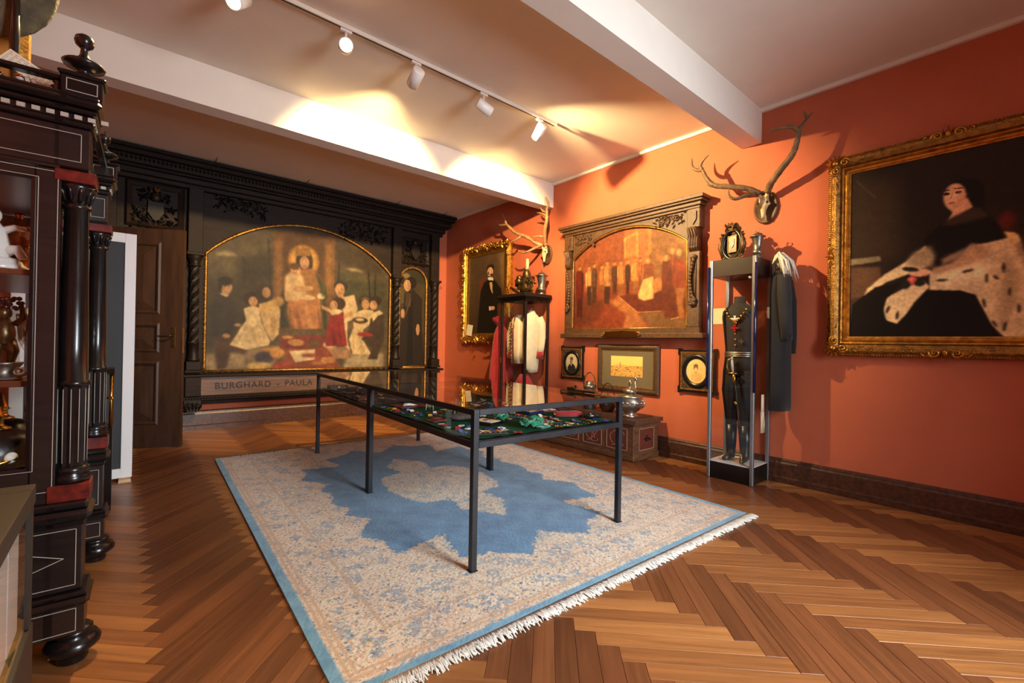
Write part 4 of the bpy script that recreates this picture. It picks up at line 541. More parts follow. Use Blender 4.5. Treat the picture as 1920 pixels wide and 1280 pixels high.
# cornice
cn = MB()
for (z0, z1, y, ov) in ((3.34, 3.40, -.20, .03), (3.40, 3.47, -.24, .07), (3.47, 3.50, -.29, .10), (3.50, 3.60, -.34, .15), (3.60, 3.66, -.40, .2), (3.66, 3.705, -.43, .22)):
    cn.bb(-.42-ov, 4.66+ov*.9, y, -.004, z0, z1, .008)
cn.build('cornice', DWOOD, T)
f = MB()
for i in range(118): f.leaf((-.5+i*.045, -.34, 3.53), PI/2, .06, .017, .02)
f.build('cornice_leaf_carving', CARVE, T)
# carved panels over the arches
for (a, b, z0, z1, n, sd) in ((.92, 1.62, 3.14, 3.35, 90, 1), (2.72, 3.56, 3.02, 3.33, 110, 2)):
    f = MB(); f.foliage(a, b, z0, z1, -.125, n, sd, .055, .03, 9); f.build('carved_foliage', CARVE, T)
for (cx, z0, z1, sd) in ((.30, 2.78, 3.30, 3), (4.11, 2.78, 3.20, 4)):
    f = MB(); f.rectframe(cx-.24, cx+.24, z0+.03, z1-.04, [(0, -.12), (0, -.14), (.05, -.17), (.07, -.14), (.07, -.12)]); f.build('crest_surround', DWOOD, T)
    f = MB(); f.foliage(cx-.24, cx+.24, z0-.03, z0+.22, -.13, 70, sd, .07, .045, 8)
    f.prism([(cx-.08, z0+.30), (cx+.08, z0+.30), (cx+.085, z0+.16), (cx+.03, z0+.07), (cx, z0+.05), (cx-.03, z0+.07), (cx-.085, z0+.16)], -.19, -.12)
    f.ell((cx, -.17, z0+.36), (.06, .05, .07)); f.foliage(cx-.16, cx+.16, z0+.30, z1-.08, -.14, 40, sd+9, .06, .04, 4)
    f.build('carved_crest', CARVE, T)
g = MB(); g.leaf((.31, -.2, 3.20), 1.9, .08, .022, .03); g.leaf((.31, -.2, 3.20), 1.2, .08, .022, .03); g.leaf((.31, -.2, 3.22), -1.57, .06, .015, .03); g.build('crest_tip', GOLD, T)
# thin steel stays between cornice and ceiling
for i, x in enumerate((-.2, .92, 2.1, 3.6, 4.55)):
    h = MB(); h.tube([(0, 0, 0), (.0, -.16, .018)], .006, 6); h.tube([(0, -.16, .018), (0, -.165, .03)], .012, 6)
    o = h.build('ceiling_stay', ALU, None, (x, YB-.40, 3.700)); tag(o, 'thin white metal stay fixing the altarpiece cornice to the ceiling', 'bracket', 'stays along the altarpiece cornice')
# ================================================================== rug
RC = [(.607, 1.628), (3.722, 1.50), (3.885, 5.65), (.764, 5.729)]    # front-left, front-right, back-right, back-left
def rug_pt(u, v, z=.012):
    a = [(1-u)*RC[0][i]+u*RC[1][i] for i in (0, 1)]; b = [(1-u)*RC[3][i]+u*RC[2][i] for i in (0, 1)]
    return (a[0]*(1-v)+b[0]*v, a[1]*(1-v)+b[1]*v, z)
def rugmat():
    m = bpy.data.materials.new('rug_pile'); m.use_nodes = True; nt = m.node_tree; N = nt.nodes; L = nt.links; b = N['Principled BSDF']
    def nd(t, **k):
        n = N.new(t)
        for q, w_ in k.items(): setattr(n, q, w_)
        return n
    def math_(op, a, b_=None, c=None):
        n = nd('ShaderNodeMath', operation=op)
        for i, x in enumerate((a, b_, c)):
            if x is None: continue
            if isinstance(x, (int, float)): n.inputs[i].default_value = x
            else: L.new(x, n.inputs[i])
        return n.outputs[0]
    def mix(f, a, b_):
        n = nd('ShaderNodeMix', data_type='RGBA'); 
        if isinstance(f, (int, float)): n.inputs[0].default_value = f
        else: L.new(f, n.inputs[0])
        for i, x in ((6, a), (7, b_)):
            if isinstance(x, tuple): n.inputs[i].default_value = (*lin(x), 1)
            else: L.new(x, n.inputs[i])
        return n.outputs[2]
    at = nd('ShaderNodeAttribute', attribute_name='Col'); sx = nd('ShaderNodeSeparateColor'); L.new(at.outputs['Color'], sx.inputs[0])
    tc = nd('ShaderNodeTexCoord')
    def noise(sc, det=3, dist=0):
        n = nd('ShaderNodeTexNoise'); n.inputs['Scale'].default_value = sc; n.inputs['Detail'].default_value = det; n.inputs['Distortion'].default_value = dist
        L.new(tc.outputs['Object'], n.inputs['Vector']); return n
    def vor(sc, rnd=1.0, feat='F1', warp=.02, mink=0):
        w_ = noise(9, 2); ad = nd('ShaderNodeVectorMath', operation='MULTIPLY_ADD'); ad.inputs[1].default_value = (warp,)*3
        L.new(w_.outputs['Color'], ad.inputs[0]); L.new(tc.outputs['Object'], ad.inputs[2])
        n = nd('ShaderNodeTexVoronoi', feature=feat)
        if mink: n.distance = 'MINKOWSKI'; n.inputs['Exponent'].default_value = mink
        n.inputs['Scale'].default_value = sc; n.inputs['Randomness'].default_value = rnd
        L.new(ad.outputs[0], n.inputs['Vector']); return n
    def step(x, a, b_):
        n = nd('ShaderNodeMapRange'); L.new(x, n.inputs[0]); n.inputs[1].default_value = a; n.inputs[2].default_value = b_; return n.outputs[0]
    n1 = noise(16, 4); edge = math_('MULTIPLY_ADD', math_('SUBTRACT', n1.outputs[0], .5), .20, sx.outputs[0]); edge = math_('MULTIPLY_ADD', math_('SUBTRACT', noise(48, 2).outputs[0], .5), .22, edge)
    field = step(edge, .485, .515)                      # 1 = flowers, 0 = plain blue field
    # flower ground
    big = noise(3.2, 3)
    g = mix(step(big.outputs[0], .35, .65), (222, 206, 178), (218, 192, 162))
    v0 = vor(11, 1, 'F1', .09); patch = math_('MULTIPLY', step(v0.outputs['Color'], .55, .60), step(noise(38, 2).outputs[0], .44, .52))
    ring0 = step(v0.outputs['Distance'], .75, .6)
    g = mix(math_('MULTIPLY', math_('MULTIPLY', patch, ring0), .75), g, (104, 142, 164))
    wv = nd('ShaderNodeTexWave', wave_type='RINGS'); wv.inputs['Scale'].default_value = 7; wv.inputs['Distortion'].default_value = 14; wv.inputs['Detail'].default_value = 2; wv.inputs['Detail Scale'].default_value = 2.2
    L.new(tc.outputs['Object'], wv.inputs['Vector'])
    g = mix(math_('MULTIPLY', step(wv.outputs[0], .80, .9), .7), g, (196, 158, 120))
    v1 = vor(32, 1, 'F1', .05, .85); hue = nd('ShaderNodeSeparateColor'); L.new(v1.outputs['Color'], hue.inputs[0])
    spot = step(v1.outputs['Distance'], .50, .40)
    c1 = mix(step(hue.outputs[0], .30, .34), (60, 92, 128), (196, 142, 124))
    c1 = mix(step(hue.outputs[0], .50, .54), c1, (226, 214, 190))
    c1 = mix(step(hue.outputs[0], .72, .75), c1, (134, 134, 84))
    c1 = mix(step(hue.outputs[0], .86, .88), c1, (110, 152, 178))
    g = mix(math_('MULTIPLY', spot, .85), g, c1)
    v2 = vor(60, 1, 'F1', .03); sp2 = nd('ShaderNodeSeparateColor'); L.new(v2.outputs['Color'], sp2.inputs[0])
    c2 = mix(step(sp2.outputs[1], .45, .5), (92, 112, 134), (188, 150, 112)); c2 = mix(step(sp2.outputs[1], .75, .78), c2, (232, 222, 202))
    g = mix(math_('MULTIPLY', step(v2.outputs['Distance'], .40, .32), .6), g, c2)
    blue = mix(step(noise(7, 4).outputs[0], .3, .7), (52, 102, 142), (82, 134, 170))
    col = mix(field, blue, g)
    # guard lines and plain edge band
    col = mix(sx.outputs[1], col, (196, 160, 122))
    edgec = mix(step(noise(10, 3).outputs[0], .3, .7), (84, 136, 164), (116, 164, 186))
    col = mix(sx.outputs[2], col, edgec)
    L.new(col, b.inputs['Base Color']); b.inputs['Roughness'].default_value = .95; b.inputs['Sheen Weight'].default_value = .25
    bp = nd('ShaderNodeBump'); bp.inputs['Strength'].default_value = .5; bp.inputs['Distance'].default_value = .006
    L.new(noise(220, 2).outputs[0], bp.inputs['Height']); L.new(bp.outputs[0], b.inputs['Normal']); return m
RUG = thing('area_rug', 'large pale blue and cream floral rug with white fringe under the display tables', 'rug', (2.2, 3.6, 0))
NU, NV = 220, 290
uu, vv = np.meshgrid(np.linspace(0, 1, NU), np.linspace(0, 1, NV))
wm, lm = 3.12, 4.1
du = np.minimum(uu, 1-uu)*wm; dv = np.minimum(vv, 1-vv)*lm; dm = np.minimum(du, dv)
X = (uu-.5)*wm; Y = (vv-.5)*lm
def sdist(q):
    """signed distance (outside positive) to the polygon mirrored from one quadrant"""
    poly = [(x, y) for x, y in q]+[(-x, y) for x, y in q[::-1]]+[(-x, -y) for x, y in q]+[(x, -y) for x, y in q[::-1]]
    dd = np.full(X.shape, 9.0); ins = np.zeros(X.shape, bool)
    for k in range(len(poly)):
        (x0, y0), (x1, y1) = poly[k], poly[k-1]; dx, dy = x1-x0, y1-y0
        tt = np.clip(((X-x0)*dx+(Y-y0)*dy)/(dx*dx+dy*dy+1e-9), 0, 1)
        dd = np.minimum(dd, np.hypot(X-x0-tt*dx, Y-y0-tt*dy))
        if y0 != y1: ins ^= ((y0 > Y) != (y1 > Y)) & (X < (x1-x0)*(Y-y0)/(y1-y0)+x0)
    return np.where(ins, -dd, dd)
f1 = .5+sdist([(.98, 0), (.9, .22), (.96, .34), (.84, .5), (1.02, .74), (.92, .9), (.92, 1.12), (.55, 1.03), (.64, 1.38), (.45, 1.43), (.25, 1.60), (.01, 1.36)])*2.4
f2 = .5-sdist([(.48, 0), (.44, .3), (.36, .42), (.16, .46), (.20, .72), (.09, .86), (.005, 1.0)])*2.4
fld = np.clip(np.maximum(f1, f2), 0, 1)
guard = ((np.abs(dm-.07) < .010) | (np.abs(dm-.30) < .009) | (np.abs(dm-.10) < .005)).astype(float)
band = (np.minimum(du-.012, dv+.008) < .042).astype(float)
pts = np.array([rug_pt(a, b, .013) for a, b in zip(uu.ravel(), vv.ravel())])-np.array([2.2, 3.6, 0])
rs = np.random.RandomState(3); pts[:, 2] += rs.uniform(-.0008, .0008, len(pts))
idx = np.arange(NU*NV).reshape(NV, NU)
F = np.stack([idx[:-1, :-1], idx[:-1, 1:], idx[1:, 1:], idx[1:, :-1]], -1).reshape(-1, 4).tolist()
n0 = len(pts); rim = list(idx[0, :])+list(idx[1:, -1])+list(idx[-1, -2::-1])+list(idx[-2:0:-1, 0])
low = pts[rim].copy(); low[:, 2] = .002
V_ = pts.tolist()+low.tolist(); k_ = len(rim)
F += [(n0+i, n0+(i+1) % k_, rim[(i+1) % k_], rim[i]) for i in range(k_)]
me = bpy.data.meshes.new('rug_pile'); me.from_pydata(V_, [], F); me.materials.append(rugmat())
ca = me.color_attributes.new('Col', 'FLOAT_COLOR', 'POINT')
c4 = np.ones((len(V_), 4), np.float32); c4[:n0, 0] = fld.ravel(); c4[:n0, 1] = guard.ravel(); c4[:n0, 2] = band.ravel(); c4[n0:, :3] = (1, 0, 1)
ca.data.foreach_set('color', c4.ravel()); me.update()
o = bpy.data.objects.new('rug_pile', me); COL.objects.link(o); o.parent = RUG
fr = MB(); R_ = random.Random(5)
for side, vv0, sg in ((0, 0.0, -1), (1, 1.0, 1)):
    for i in range(1000 if side == 0 else 300):
        u = (i+R_.random())/(1000 if side == 0 else 300); p = Vector(rug_pt(u, vv0, .008))-Vector((2.2, 3.6, 0))
        L_ = R_.uniform(.05, .095)*(1 if side == 0 else .45); dx = R_.uniform(-.03, .03)
        fr.tube([p, p+Vector((dx*.4, sg*L_*.5, .004)), p+Vector((dx, sg*L_, -.003+R_.uniform(0, .004)))], [.005, .005, .0025], 4)
fr.build('fringe', mat('white_fringe', (206, 200, 188), .9), RUG, stuff=True)
# ================================================================== glazed display tables
TA = -.056; TO = Vector((1.50, 2.07, 0)); TW, TL, TZ = 1.285, 1.66, .925
def tl(x, y, z=0):
    c, s = math.cos(TA), math.sin(TA); return (TO.x+x*c-y*s, TO.y+x*s+y*c, z)
FZ = .748     # top of the lining
def display_table(label, y0, lining):
    t = thing('display_table', label, 'table', tl(0, y0), TA)
    q = .036
    for x in (0, TW-q):
        for y in (0, TL-q):
            l = MB(); l.bb(x, x+q, y, y+q, .018, TZ, .002); l.box((x+q/2, y+q/2, .0175), (.046, .046, .005)); l.build('leg', STEEL, t)
    for z0, z1, nm in ((TZ-.034, TZ, 'top_rail'), (.705, .741, 'lower_rail')):
        for (a, b, c, d_) in ((q, TW-q, 0, q), (q, TW-q, TL-q, TL), (0, q, q, TL-q), (TW-q, TW, q, TL-q)):
            l = MB(); l.bb(a+.0005, b-.0005, c+.0005, d_-.0005, z0, z1, .002); l.build(nm, STEEL, t)
    g = MB(); g.add([(.004, .004, TZ+.003), (TW-.004, .004, TZ+.003), (TW-.004, TL-.004, TZ+.003), (.004, TL-.004, TZ+.003)], [(0,1,2,3)]); g.build('top_glass', GLASST, t)
    for vs in ([(q, .012, .741), (TW-q, .012, .741), (TW-q, .012, TZ-.034), (q, .012, TZ-.034)], [(q, TL-.012, .741), (TW-q, TL-.012, .741), (TW-q, TL-.012, TZ-.034), (q, TL-.012, TZ-.034)],
               [(.012, q, .741), (.012, TL-q, .741), (.012, TL-q, TZ-.034), (.012, q, TZ-.034)], [(TW-.012, q, .741), (TW-.012, TL-q, .741), (TW-.012, TL-q, TZ-.034), (TW-.012, q, TZ-.034)]):
        g = MB(); g.add(vs, [(0,1,2,3)]); g.build('side_glass', GLASS, t)
    b = MB(); b.bb(q*.6, TW-q*.6, q*.6, TL-q*.6, .735, FZ-.003); b.build('tray', BLACK, t)
    R = random.Random(9 if lining is FELT else 4); n = 24; rows = []
    for j in range(n+1):
        for i in range(n+1):
            u, v = i/n, j/n; e = min(u, 1-u, v, 1-v)
            rows.append((.025+u*(TW-.05), .025+v*(TL-.05), FZ-.0015+(R.uniform(0, .012) if e < .02 else R.uniform(0, .0012))))
    f = MB(); f.add(rows, [(j*(n+1)+i, j*(n+1)+i+1, (j+1)*(n+1)+i+1, (j+1)*(n+1)+i) for j in range(n) for i in range(n)], True); f.build('cloth_lining', lining, t)
    return t
T1 = display_table('black steel glazed display table with green lining standing nearest the fringe of the rug', 0, FELT)
T2 = display_table('black steel glazed display table with dark lining set end to end behind the green one', TL+.006, DFELT)
b = MB(); b.box((1.20, .33, TZ+.018), (.035, .30, .022), 0, .004); b.build('lock_bar', BRONZE, T1)
b = MB(); b.box((1.20, .44, TZ+.035), (.05, .08, .012), 0, .003); b.box((1.20, .40, TZ+.04), (.012, .02, .03), 0, .002); b.build('latch', BRONZE, T1)
RIBS = {'crimson': (150, 22, 34), 'blue': (40, 62, 140), 'yellow': (206, 160, 50), 'white': (222, 214, 198), 'green': (22, 104, 70), 'violet': (92, 52, 92), 'black': (26, 22, 24), 'orange': (206, 104, 40)}
RM = {k: mat('ribbon_'+k, v, .55, var=.1, scale=60) for k, v in RIBS.items()}
def ribbon(mb, w, l, fold):
    if fold == 0: mb.prism([(-w/2, 0), (w/2, 0), (w/2, l), (-w/2, l)], .0, .003, 'xy')
    elif fold == 1: mb.prism([(0, 0), (w*.75, l*.75), (w*.75, l), (-w*.75, l), (-w*.75, l*.75)], 0, .0035, 'xy')
    else:
        mb.add([(-w/2, 0, .001), (w/2, 0, .001), (w/2, l*.5, .015), (-w/2, l*.5, .015), (w*.6, l, .002), (-w*.4, l, .002)], [(0,1,2,3), (3,2,4,5)])
def cross_poly(r, a=.36, b=.16):
    pts = []
    for k in range(4):
        t = k*PI/2
        for (u, v) in ((b*r, -b*r), (r, -a*r), (r*.86, 0), (r, a*r)):
            pts.append((u*math.cos(t)-v*math.sin(t), u*math.sin(t)+v*math.cos(t)))
    return pts
PEND = {}
def pendant(kind, m, size):
    key = (kind, m.name, size)
    if key in PEND: return PEND[key]
    mb = MB(); r = size
    if kind == 'cross': mb.prism(cross_poly(r), .001, .005, 'xy'); mb.lathe([(r*.28, .004), (r*.28, .007), (.001, .0085)], 10, smooth=False)
    elif kind == 'round': mb.lathe([(r*.9, .001), (r*.9, .004), (r*.78, .0055), (r*.72, .0042), (.001, .0055)], 16, smooth=False)
    elif kind == 'star':
        mb.prism([((r if i % 2 == 0 else r*.5)*math.cos(i*PI/8), (r if i % 2 == 0 else r*.5)*math.sin(i*PI/8)) for i in range(16)], .001, .005, 'xy'); mb.ell((0, 0, .005), (r*.32, r*.32, .005))
    else:
        for k in range(9): mb.ell((math.cos(k*.7)*r*.9, math.sin(k*.7)*r*.6, .004), (r*.24, r*.24, .004), 6, 4)
    o = mb.build('pendant', m); me = o.data; bpy.data.objects.remove(o); PEND[key] = me
    return me
ENW = mat('white_enamel', (226, 222, 212), .2, coat=.5); ENR = mat('red_enamel', (156, 20, 28), .2, coat=.5); ENB = mat('blue_enamel', (32, 52, 130), .2, coat=.5)
MM = {'gold': BRASS, 'silver': SILVER, 'bronze': BRONZE, 'white enamel': ENW, 'red enamel': ENR, 'blue enamel': ENB}
WORD = {'cross': 'cross', 'round': 'round medal', 'star': 'breast star', 'chain': 'chain of links'}
def medal(x, y, rz, kind, metal, rib, size, fold):
    if rib: lab = '%s %s on a %s ribbon lying on the green lining' % (metal, WORD[kind], rib)
    else: lab = '%s %s without ribbon lying on the green lining' % (metal, WORD[kind])
    t = thing('medal', lab, 'medal', tl(x, y, FZ+.0006), TA+rz, 'medals and orders in the green lined display table')
    o = bpy.data.objects.new('pendant', pendant(kind, MM[metal], size)); COL.objects.link(o); o.parent = t
    if rib:
        m = MB(); ribbon(m, size*1.1, size*R_.uniform(1.2, 2.3), fold); o2 = m.build('ribbon', RM[rib], t); o2.location = (0, size*.75, .001)
R_ = random.Random(21)
boxes_keep = [(.42, .66, .03, .24), (.45, .58, .37, .52), (.30, .45, .33, .52), (.08, .30, .04, .17), (.96, 1.24, .24, .42), (.20, .44, .55, .74), (.06, .22, .62, .80), (.28, .40, 1.12, 1.28), (.36, .50, .82, .97), (.86, 1.06, .56, .74), (1.08, 1.24, .58, .76), (.14, .42, 1.34, 1.58), (.66, .86, .86, 1.05)]
cnt = 0
for gy in range(17):
    for gx in range(13):
        x = .085+gx*.090+R_.uniform(-.018, .018); y = .07+gy*.09+R_.uniform(-.018, .018)
        if any(a-.04 < x < b+.04 and c-.05 < y < d_+.05 for a, b, c, d_ in boxes_keep) or x > TW-.10 or y > TL-.10: continue
        if y > .95 and R_.random() < .25: continue
        kind = R_.choice(('cross', 'round', 'star', 'cross', 'chain')); metal = R_.choice(('gold', 'silver', 'white enamel', 'gold', 'red enamel', 'bronze', 'blue enamel'))
        rib = R_.choice(('crimson', 'blue', 'yellow', 'white', 'green', 'violet', 'yellow', 'crimson', 'white')) if R_.random() < .72 and kind != 'chain' else None
        medal(x, y, R_.uniform(-.6, .6), kind, metal, rib, R_.uniform(.023, .034), R_.choice((0, 1, 2, 2))); cnt += 1
def crumple(mb, cx, cy, r, h, n, seed, w=.03):
    R = random.Random(seed)
    for i in range(n):
        a = R.uniform(0, 2*PI); rr = r*R.uniform(.2, 1); pts = []
        for k in range(7):
            t = k/6; aa = a+t*R.uniform(1.0, 2.4)
            pts.append((cx+rr*math.cos(aa), cy+rr*.8*math.sin(aa), w*.8+.002+h*math.sin(PI*t)*R.uniform(.4, 1)))
        mb.tube(pts, w*R.uniform(.5, .8), 5, True, .3, False)
EMER = mat('emerald_silk', (10, 132, 92), .35, c2=(6, 92, 66), scale=40, sheen=.3)
def item(name, label, cat, x, y, rz=0, group=None): return thing(name, label, cat, tl(x, y, FZ+.0006), TA+rz, group)
t = item('silk_sash', 'large crumpled emerald silk sash with a blue stripe on the green lining', 'sash', .54, .135)
m = MB(); crumple(m, 0, .02, .09, .035, 16, 2); m.box((.07, -.03, .008), (.11, .05, .012), .25, .004); m.build('silk', EMER, t)
m = MB(); m.box((.075, -.035, .0155), (.016, .051, .002), .25); m.build('stripe', RM['blue'], t)
t = item('silk_sash', 'small crumpled emerald silk sash beside the open medal case', 'sash', .515, .445)
m = MB(); crumple(m, 0, 0, .055, .05, 14, 3, .026); m.build('silk', EMER, t)
t = item('medal_case', 'open cream lined medal case with black edge beside the small green sash', 'case', .375, .425, .3)
m = MB(); m.bb(-.06, .06, -.085, .085, 0, .022, .003); m.build('case_shell', BLACK, t)
m = MB(); m.bb(-.053, .053, -.078, .078, .022, .025); m.build('cream_pad', PAPER, t)
m = MB(); m.ell((0, 0, .026), (.028, .03, .008)); m.build('jewel', SILVER, t)
t = item('medal_bar', 'long black bar holding a row of small medals at the corner of the lining', 'medal bar', .21, .135, -.3)
m = MB(); m.bb(-.10, .10, -.045, .02, 0, .012, .002); m.build('bar', BLACK, t)
for k in range(6):
    m = MB(); m.bb(-.013, .013, -.005, .035, .012, .016); o = m.build('ribbon', RM[('crimson', 'white', 'yellow', 'blue', 'orange', 'white')[k]], t); o.location = (-.08+k*.032, -.005, 0)
    o = bpy.data.objects.new('pendant', pendant('round', MM['gold' if k % 2 else 'silver'], .014)); COL.objects.link(o); o.parent = t; o.location = (-.08+k*.032, -.026, .012)
t = item('rolled_sash', 'red rolled sash with gold edge lying near the corner of the lining', 'sash', 1.07, .34, -.5)
m = MB(); m.tube([(-.11, 0, .022), (-.06, .005, .026), (0, 0, .024), (.06, -.004, .027), (.10, 0, .022)], [.017, .023, .022, .023, .016], 9); m.build('roll', REDC, t)
m = MB(); m.tube([(-.118, 0, .022), (-.108, 0, .022)], .018, 9); m.build('gold_end', BRASS, t)
t = item('black_pouch', 'small black leather pouch lying beside the red rolled sash', 'pouch', 1.16, .20, -.4)
m = MB(); m.ell((0, 0, .024), (.055, .035, .023), 10, 7); m.tube([(.02, 0, .03), (.06, .01, .02), (.085, .0, .012)], [.02, .014, .008], 7); m.build('pouch', LEATHER, t)
m = MB(); m.ell((-.01, -.02, .038), (.008, .008, .006), 8, 5); m.build('button', SILVER, t)
t = item('fur_cushion', 'brown fur cushion lying beside the maroon silk ribbon', 'cushion', .32, .645, .1)
m = MB(); m.ell((0, 0, .026), (.115, .07, .026), 14, 8); m.build('cushion', mat('brown_fur', (74, 60, 56), .95, var=.3, scale=60, bump=.5, bscale=120), t)
t = item('folded_ribbon', 'maroon silk ribbon folded flat beside the brown fur cushion', 'ribbon', .14, .71, .2)
MARO = mat('maroon_silk', (104, 36, 48), .45, var=.2, scale=40)
m = MB(); m.bb(-.06, .06, -.05, .05, 0, .008, .002); m.box((.02, .02, .012), (.09, .05, .007), .5, .002); m.build('silk', MARO, t)
for (x, y, lab) in ((.34, 1.20, 'miniature portrait card on a small wooden easel beside the maroon velvet'), (.43, .895, 'miniature card on a small wooden easel behind the fur cushion')):
    t = item('mini_easel', lab, 'easel', x, y, -.5)
    for sx in (-.03, .03):
        m = MB(); m.tube([(sx, -.02, .002), (sx*.6, .025, .12)], .004, 5); m.build('easel_leg', IVORY, t)
    m = MB(); m.tube([(0, .055, .002), (0, .025, .11)], .004, 5); m.build('easel_strut', IVORY, t)
    m = MB(); m.prism([(-.032, .022), (.032, .022), (.032, .10), (-.032, .10)], -.007, -.003, 'xz'); o = m.build('card', mat('miniature_card', (120, 96, 64), .6, c2=(46, 52, 40), scale=40), t); o.rotation_euler = (-.33, 0, 0); o.location = (0, -.002, 0)
t = item('order_case', 'dark blue order case with yellow lining and a silver star', 'case', .96, .65, .15)
m = MB(); m.bb(-.085, .085, -.06, .06, 0, .02, .003); m.build('case_shell', mat('navy_leather', (28, 36, 84), .4), t)
m = MB(); m.bb(-.075, .02, -.05, .05, .02, .022); m.build('lining', RM['yellow'], t)
o = bpy.data.objects.new('star', pendant('star', SILVER, .032)); COL.objects.link(o); o.parent = t; o.location = (-.03, 0, .022)
t = item('open_letter_case', 'open maroon case with two white cards near the red rolled sash', 'case', 1.13, .67, -.2)
m = MB(); m.bb(-.07, .07, -.075, .075, 0, .014, .003); m.build('case_shell', MARO, t)
for k in (-1, 1):
    m = MB(); m.box((k*.032, 0, .016), (.052, .12, .003), k*.05); m.build('card', PAPER, t)
t = item('velvet_pad', 'maroon velvet pad carrying a white plume and silver clasp', 'pad', .28, 1.46, .1)
m = MB(); m.bb(-.13, .13, -.11, .11, 0, .014, .005); m.build('pad', MARO, t)
m = MB()
for k in range(14): m.tube([(-.09, -.06, .018), (-.04+R_.uniform(-.02, .02), -.07+k*.004, .028), (.02+R_.uniform(-.03, .03), -.09+k*.008, .018)], [.004, .009, .003], 5)
m.build('plume', ENW, t)
t = item('blue_box', 'small square blue box standing among the medals', 'box', .76, .95, .3)
m = MB(); m.bb(-.02, .02, -.02, .02, 0, .038, .003); m.build('box_body', mat('blue_leather', (40, 70, 120), .4), t)
m = MB(); m.bb(-.021, .021, -.021, .021, .038, .046, .003); m.build('box_lid', mat('blue_leather_lid', (50, 82, 136), .4), t)
# dark lined table: edged weapons, cutlery and cases
def item2(name, label, cat, x, y, rz=0, group=None): return thing(name, label, cat, tl(x, TL+.006+y, FZ+.0006), TA+rz, group)
for k, (x, y, rz) in enumerate(((.16, .25, .5), (.34, .62, -.3), (.2, .95, .8), (.62, .4, .2), (.85, 1.1, -.6))):
    t = item2('dagger', 'silver hilted dagger lying on the dark lining of the far table', 'dagger', x, y, rz, 'daggers in the dark lined table')
    m = MB(); m.prism([(-.012, 0), (.012, 0), (.009, .17), (0, .2), (-.009, .17)], .004, .009, 'xy'); m.build('blade', SILVER, t)
    m = MB(); m.tube([(-.045, 0, .01), (0, -.004, .01), (.045, 0, .01)], .007, 6); m.build('guard', BRASS, t)
    m = MB(); m.tube([(0, -.004, .01), (0, -.05, .01), (0, -.1, .01)], [.006, .009, .008], 8); m.build('grip', BLACK, t)
for k, (x, y, rz) in enumerate(((.12, .5, .1), (.3, .3, .4), (.5, .8, -.2), (.12, 1.2, .3), (.36, 1.3, -.5), (1.0, .5, .3))):
    t = item2('silver_spoon', 'large silver spoon lying on the dark lining of the far table', 'spoon', x, y, rz, 'spoons in the dark lined table')
    m = MB(); m.ell((0, .09, .012), (.024, .036, .009), 10, 6); m.build('bowl', SILVER, t)
    m = MB(); m.tube([(0, .06, .01), (0, 0, .013), (0, -.09, .008)], [.004, .004, .007], 6); m.build('handle', SILVER, t)
for k, (x, y, lab) in enumerate(((.18, 1.48, 'low dark leather case with brass clasp at the far end of the far table'), (.95, 1.35, 'dark leather case with brass clasp beside the spoons of the far table'))):
    t = item2('leather_case', lab, 'case', x, y, .2*k)
    m = MB(); m.bb(-.1, .1, -.06, .06, 0, .05, .006); m.build('case_body', LEATHER, t); m = MB(); m.bb(-.012, .012, -.064, -.06, .02, .04); m.build('clasp', BRASS, t)
t = item2('helmet_plate', 'brass helmet plate on a dark cushion in the far table', 'plate', .62, 1.2, .2)
m = MB(); m.ell((0, 0, .02), (.1, .08, .02)); m.build('cushion', DFELT, t)
m = MB(); m.prism(cross_poly(.06, .5, .2), .038, .044, 'xy'); m.build('plate', BRASS, t)
# ================================================================== track lights
TY = 3.5
TRK = mat('white_track_metal', (226, 222, 216), .4)
t = thing('lighting_track', 'long white lighting track screwed to the ceiling between the two beams', 'light track', (0, TY, ZC))
m = MB(); m.bb(-.5, 3.55, -.017, .017, -.034, -.001, .002); m.build('rail', TRK, t)
m = MB(); m.bb(-.48, 3.53, -.006, .006, -.0365, -.034); m.build('slot', BLACK, t)
m = MB(); m.bb(3.55, 3.575, -.019, .019, -.036, -.001, .003); m.build('end_cap', TRK, t)
LENS = mat('lamp_lens', (255, 226, 180), .3, emit=((255, 206, 140), 40))
def track_spot(x, target, label, watts, cone=82, blend=.55):
    t = thing('track_spotlight', label, 'spotlight', (x, TY, ZC-.036))
    m = MB(); m.box((0, 0, -.012), (.09, .03, .02), 0, .004); m.build('adapter', TRK, t)
    m = MB(); m.tube([(0, 0, -.02), (0, 0, -.085)], .010, 8); m.build('stem', TRK, t)
    P0 = Vector((x, TY, ZC-.036-.13)); d_ = (Vector(target)-P0).normalized()
    q = Vector((0, 0, 1)).rotation_difference(d_).to_matrix().to_4x4()
    Mx = Matrix.Translation((0, 0, -.13)) @ q
    m = MB(); m.lathe([(.046, -.075), (.052, -.07), (.052, .085), (.047, .088), (.045, .07)], 20, M=None); 
    m.v = [tuple(Mx @ Vector(v)) for v in m.v]; m.f = m.f[:-1]; m.s = m.s[:-1]; m.build('head', TRK, t)
    m = MB(); m.lathe([(.044, .066), (.03, .07), (.001, .071)], 20); m.v = [tuple(Mx @ Vector(v)) for v in m.v]; m.build('lens', LENS, t)
    l = bpy.data.lights.new('spot_beam', 'SPOT'); l.energy = watts; l.color = (1.0, .68, .30); l.spot_size = math.radians(cone); l.spot_blend = blend; l.shadow_soft_size = .025
    lo = bpy.data.objects.new('spot_beam', l); COL.objects.link(lo); lo.parent = t
    lo.location = Mx @ Vector((0, 0, .093)); lo.rotation_euler = (-d_).to_track_quat('Z', 'Y').to_euler()
track_spot(.55, (-.6, 2.2, 1.9), 'white track spotlight turned down towards the ebonised cabinet', SPOT_W*.45)
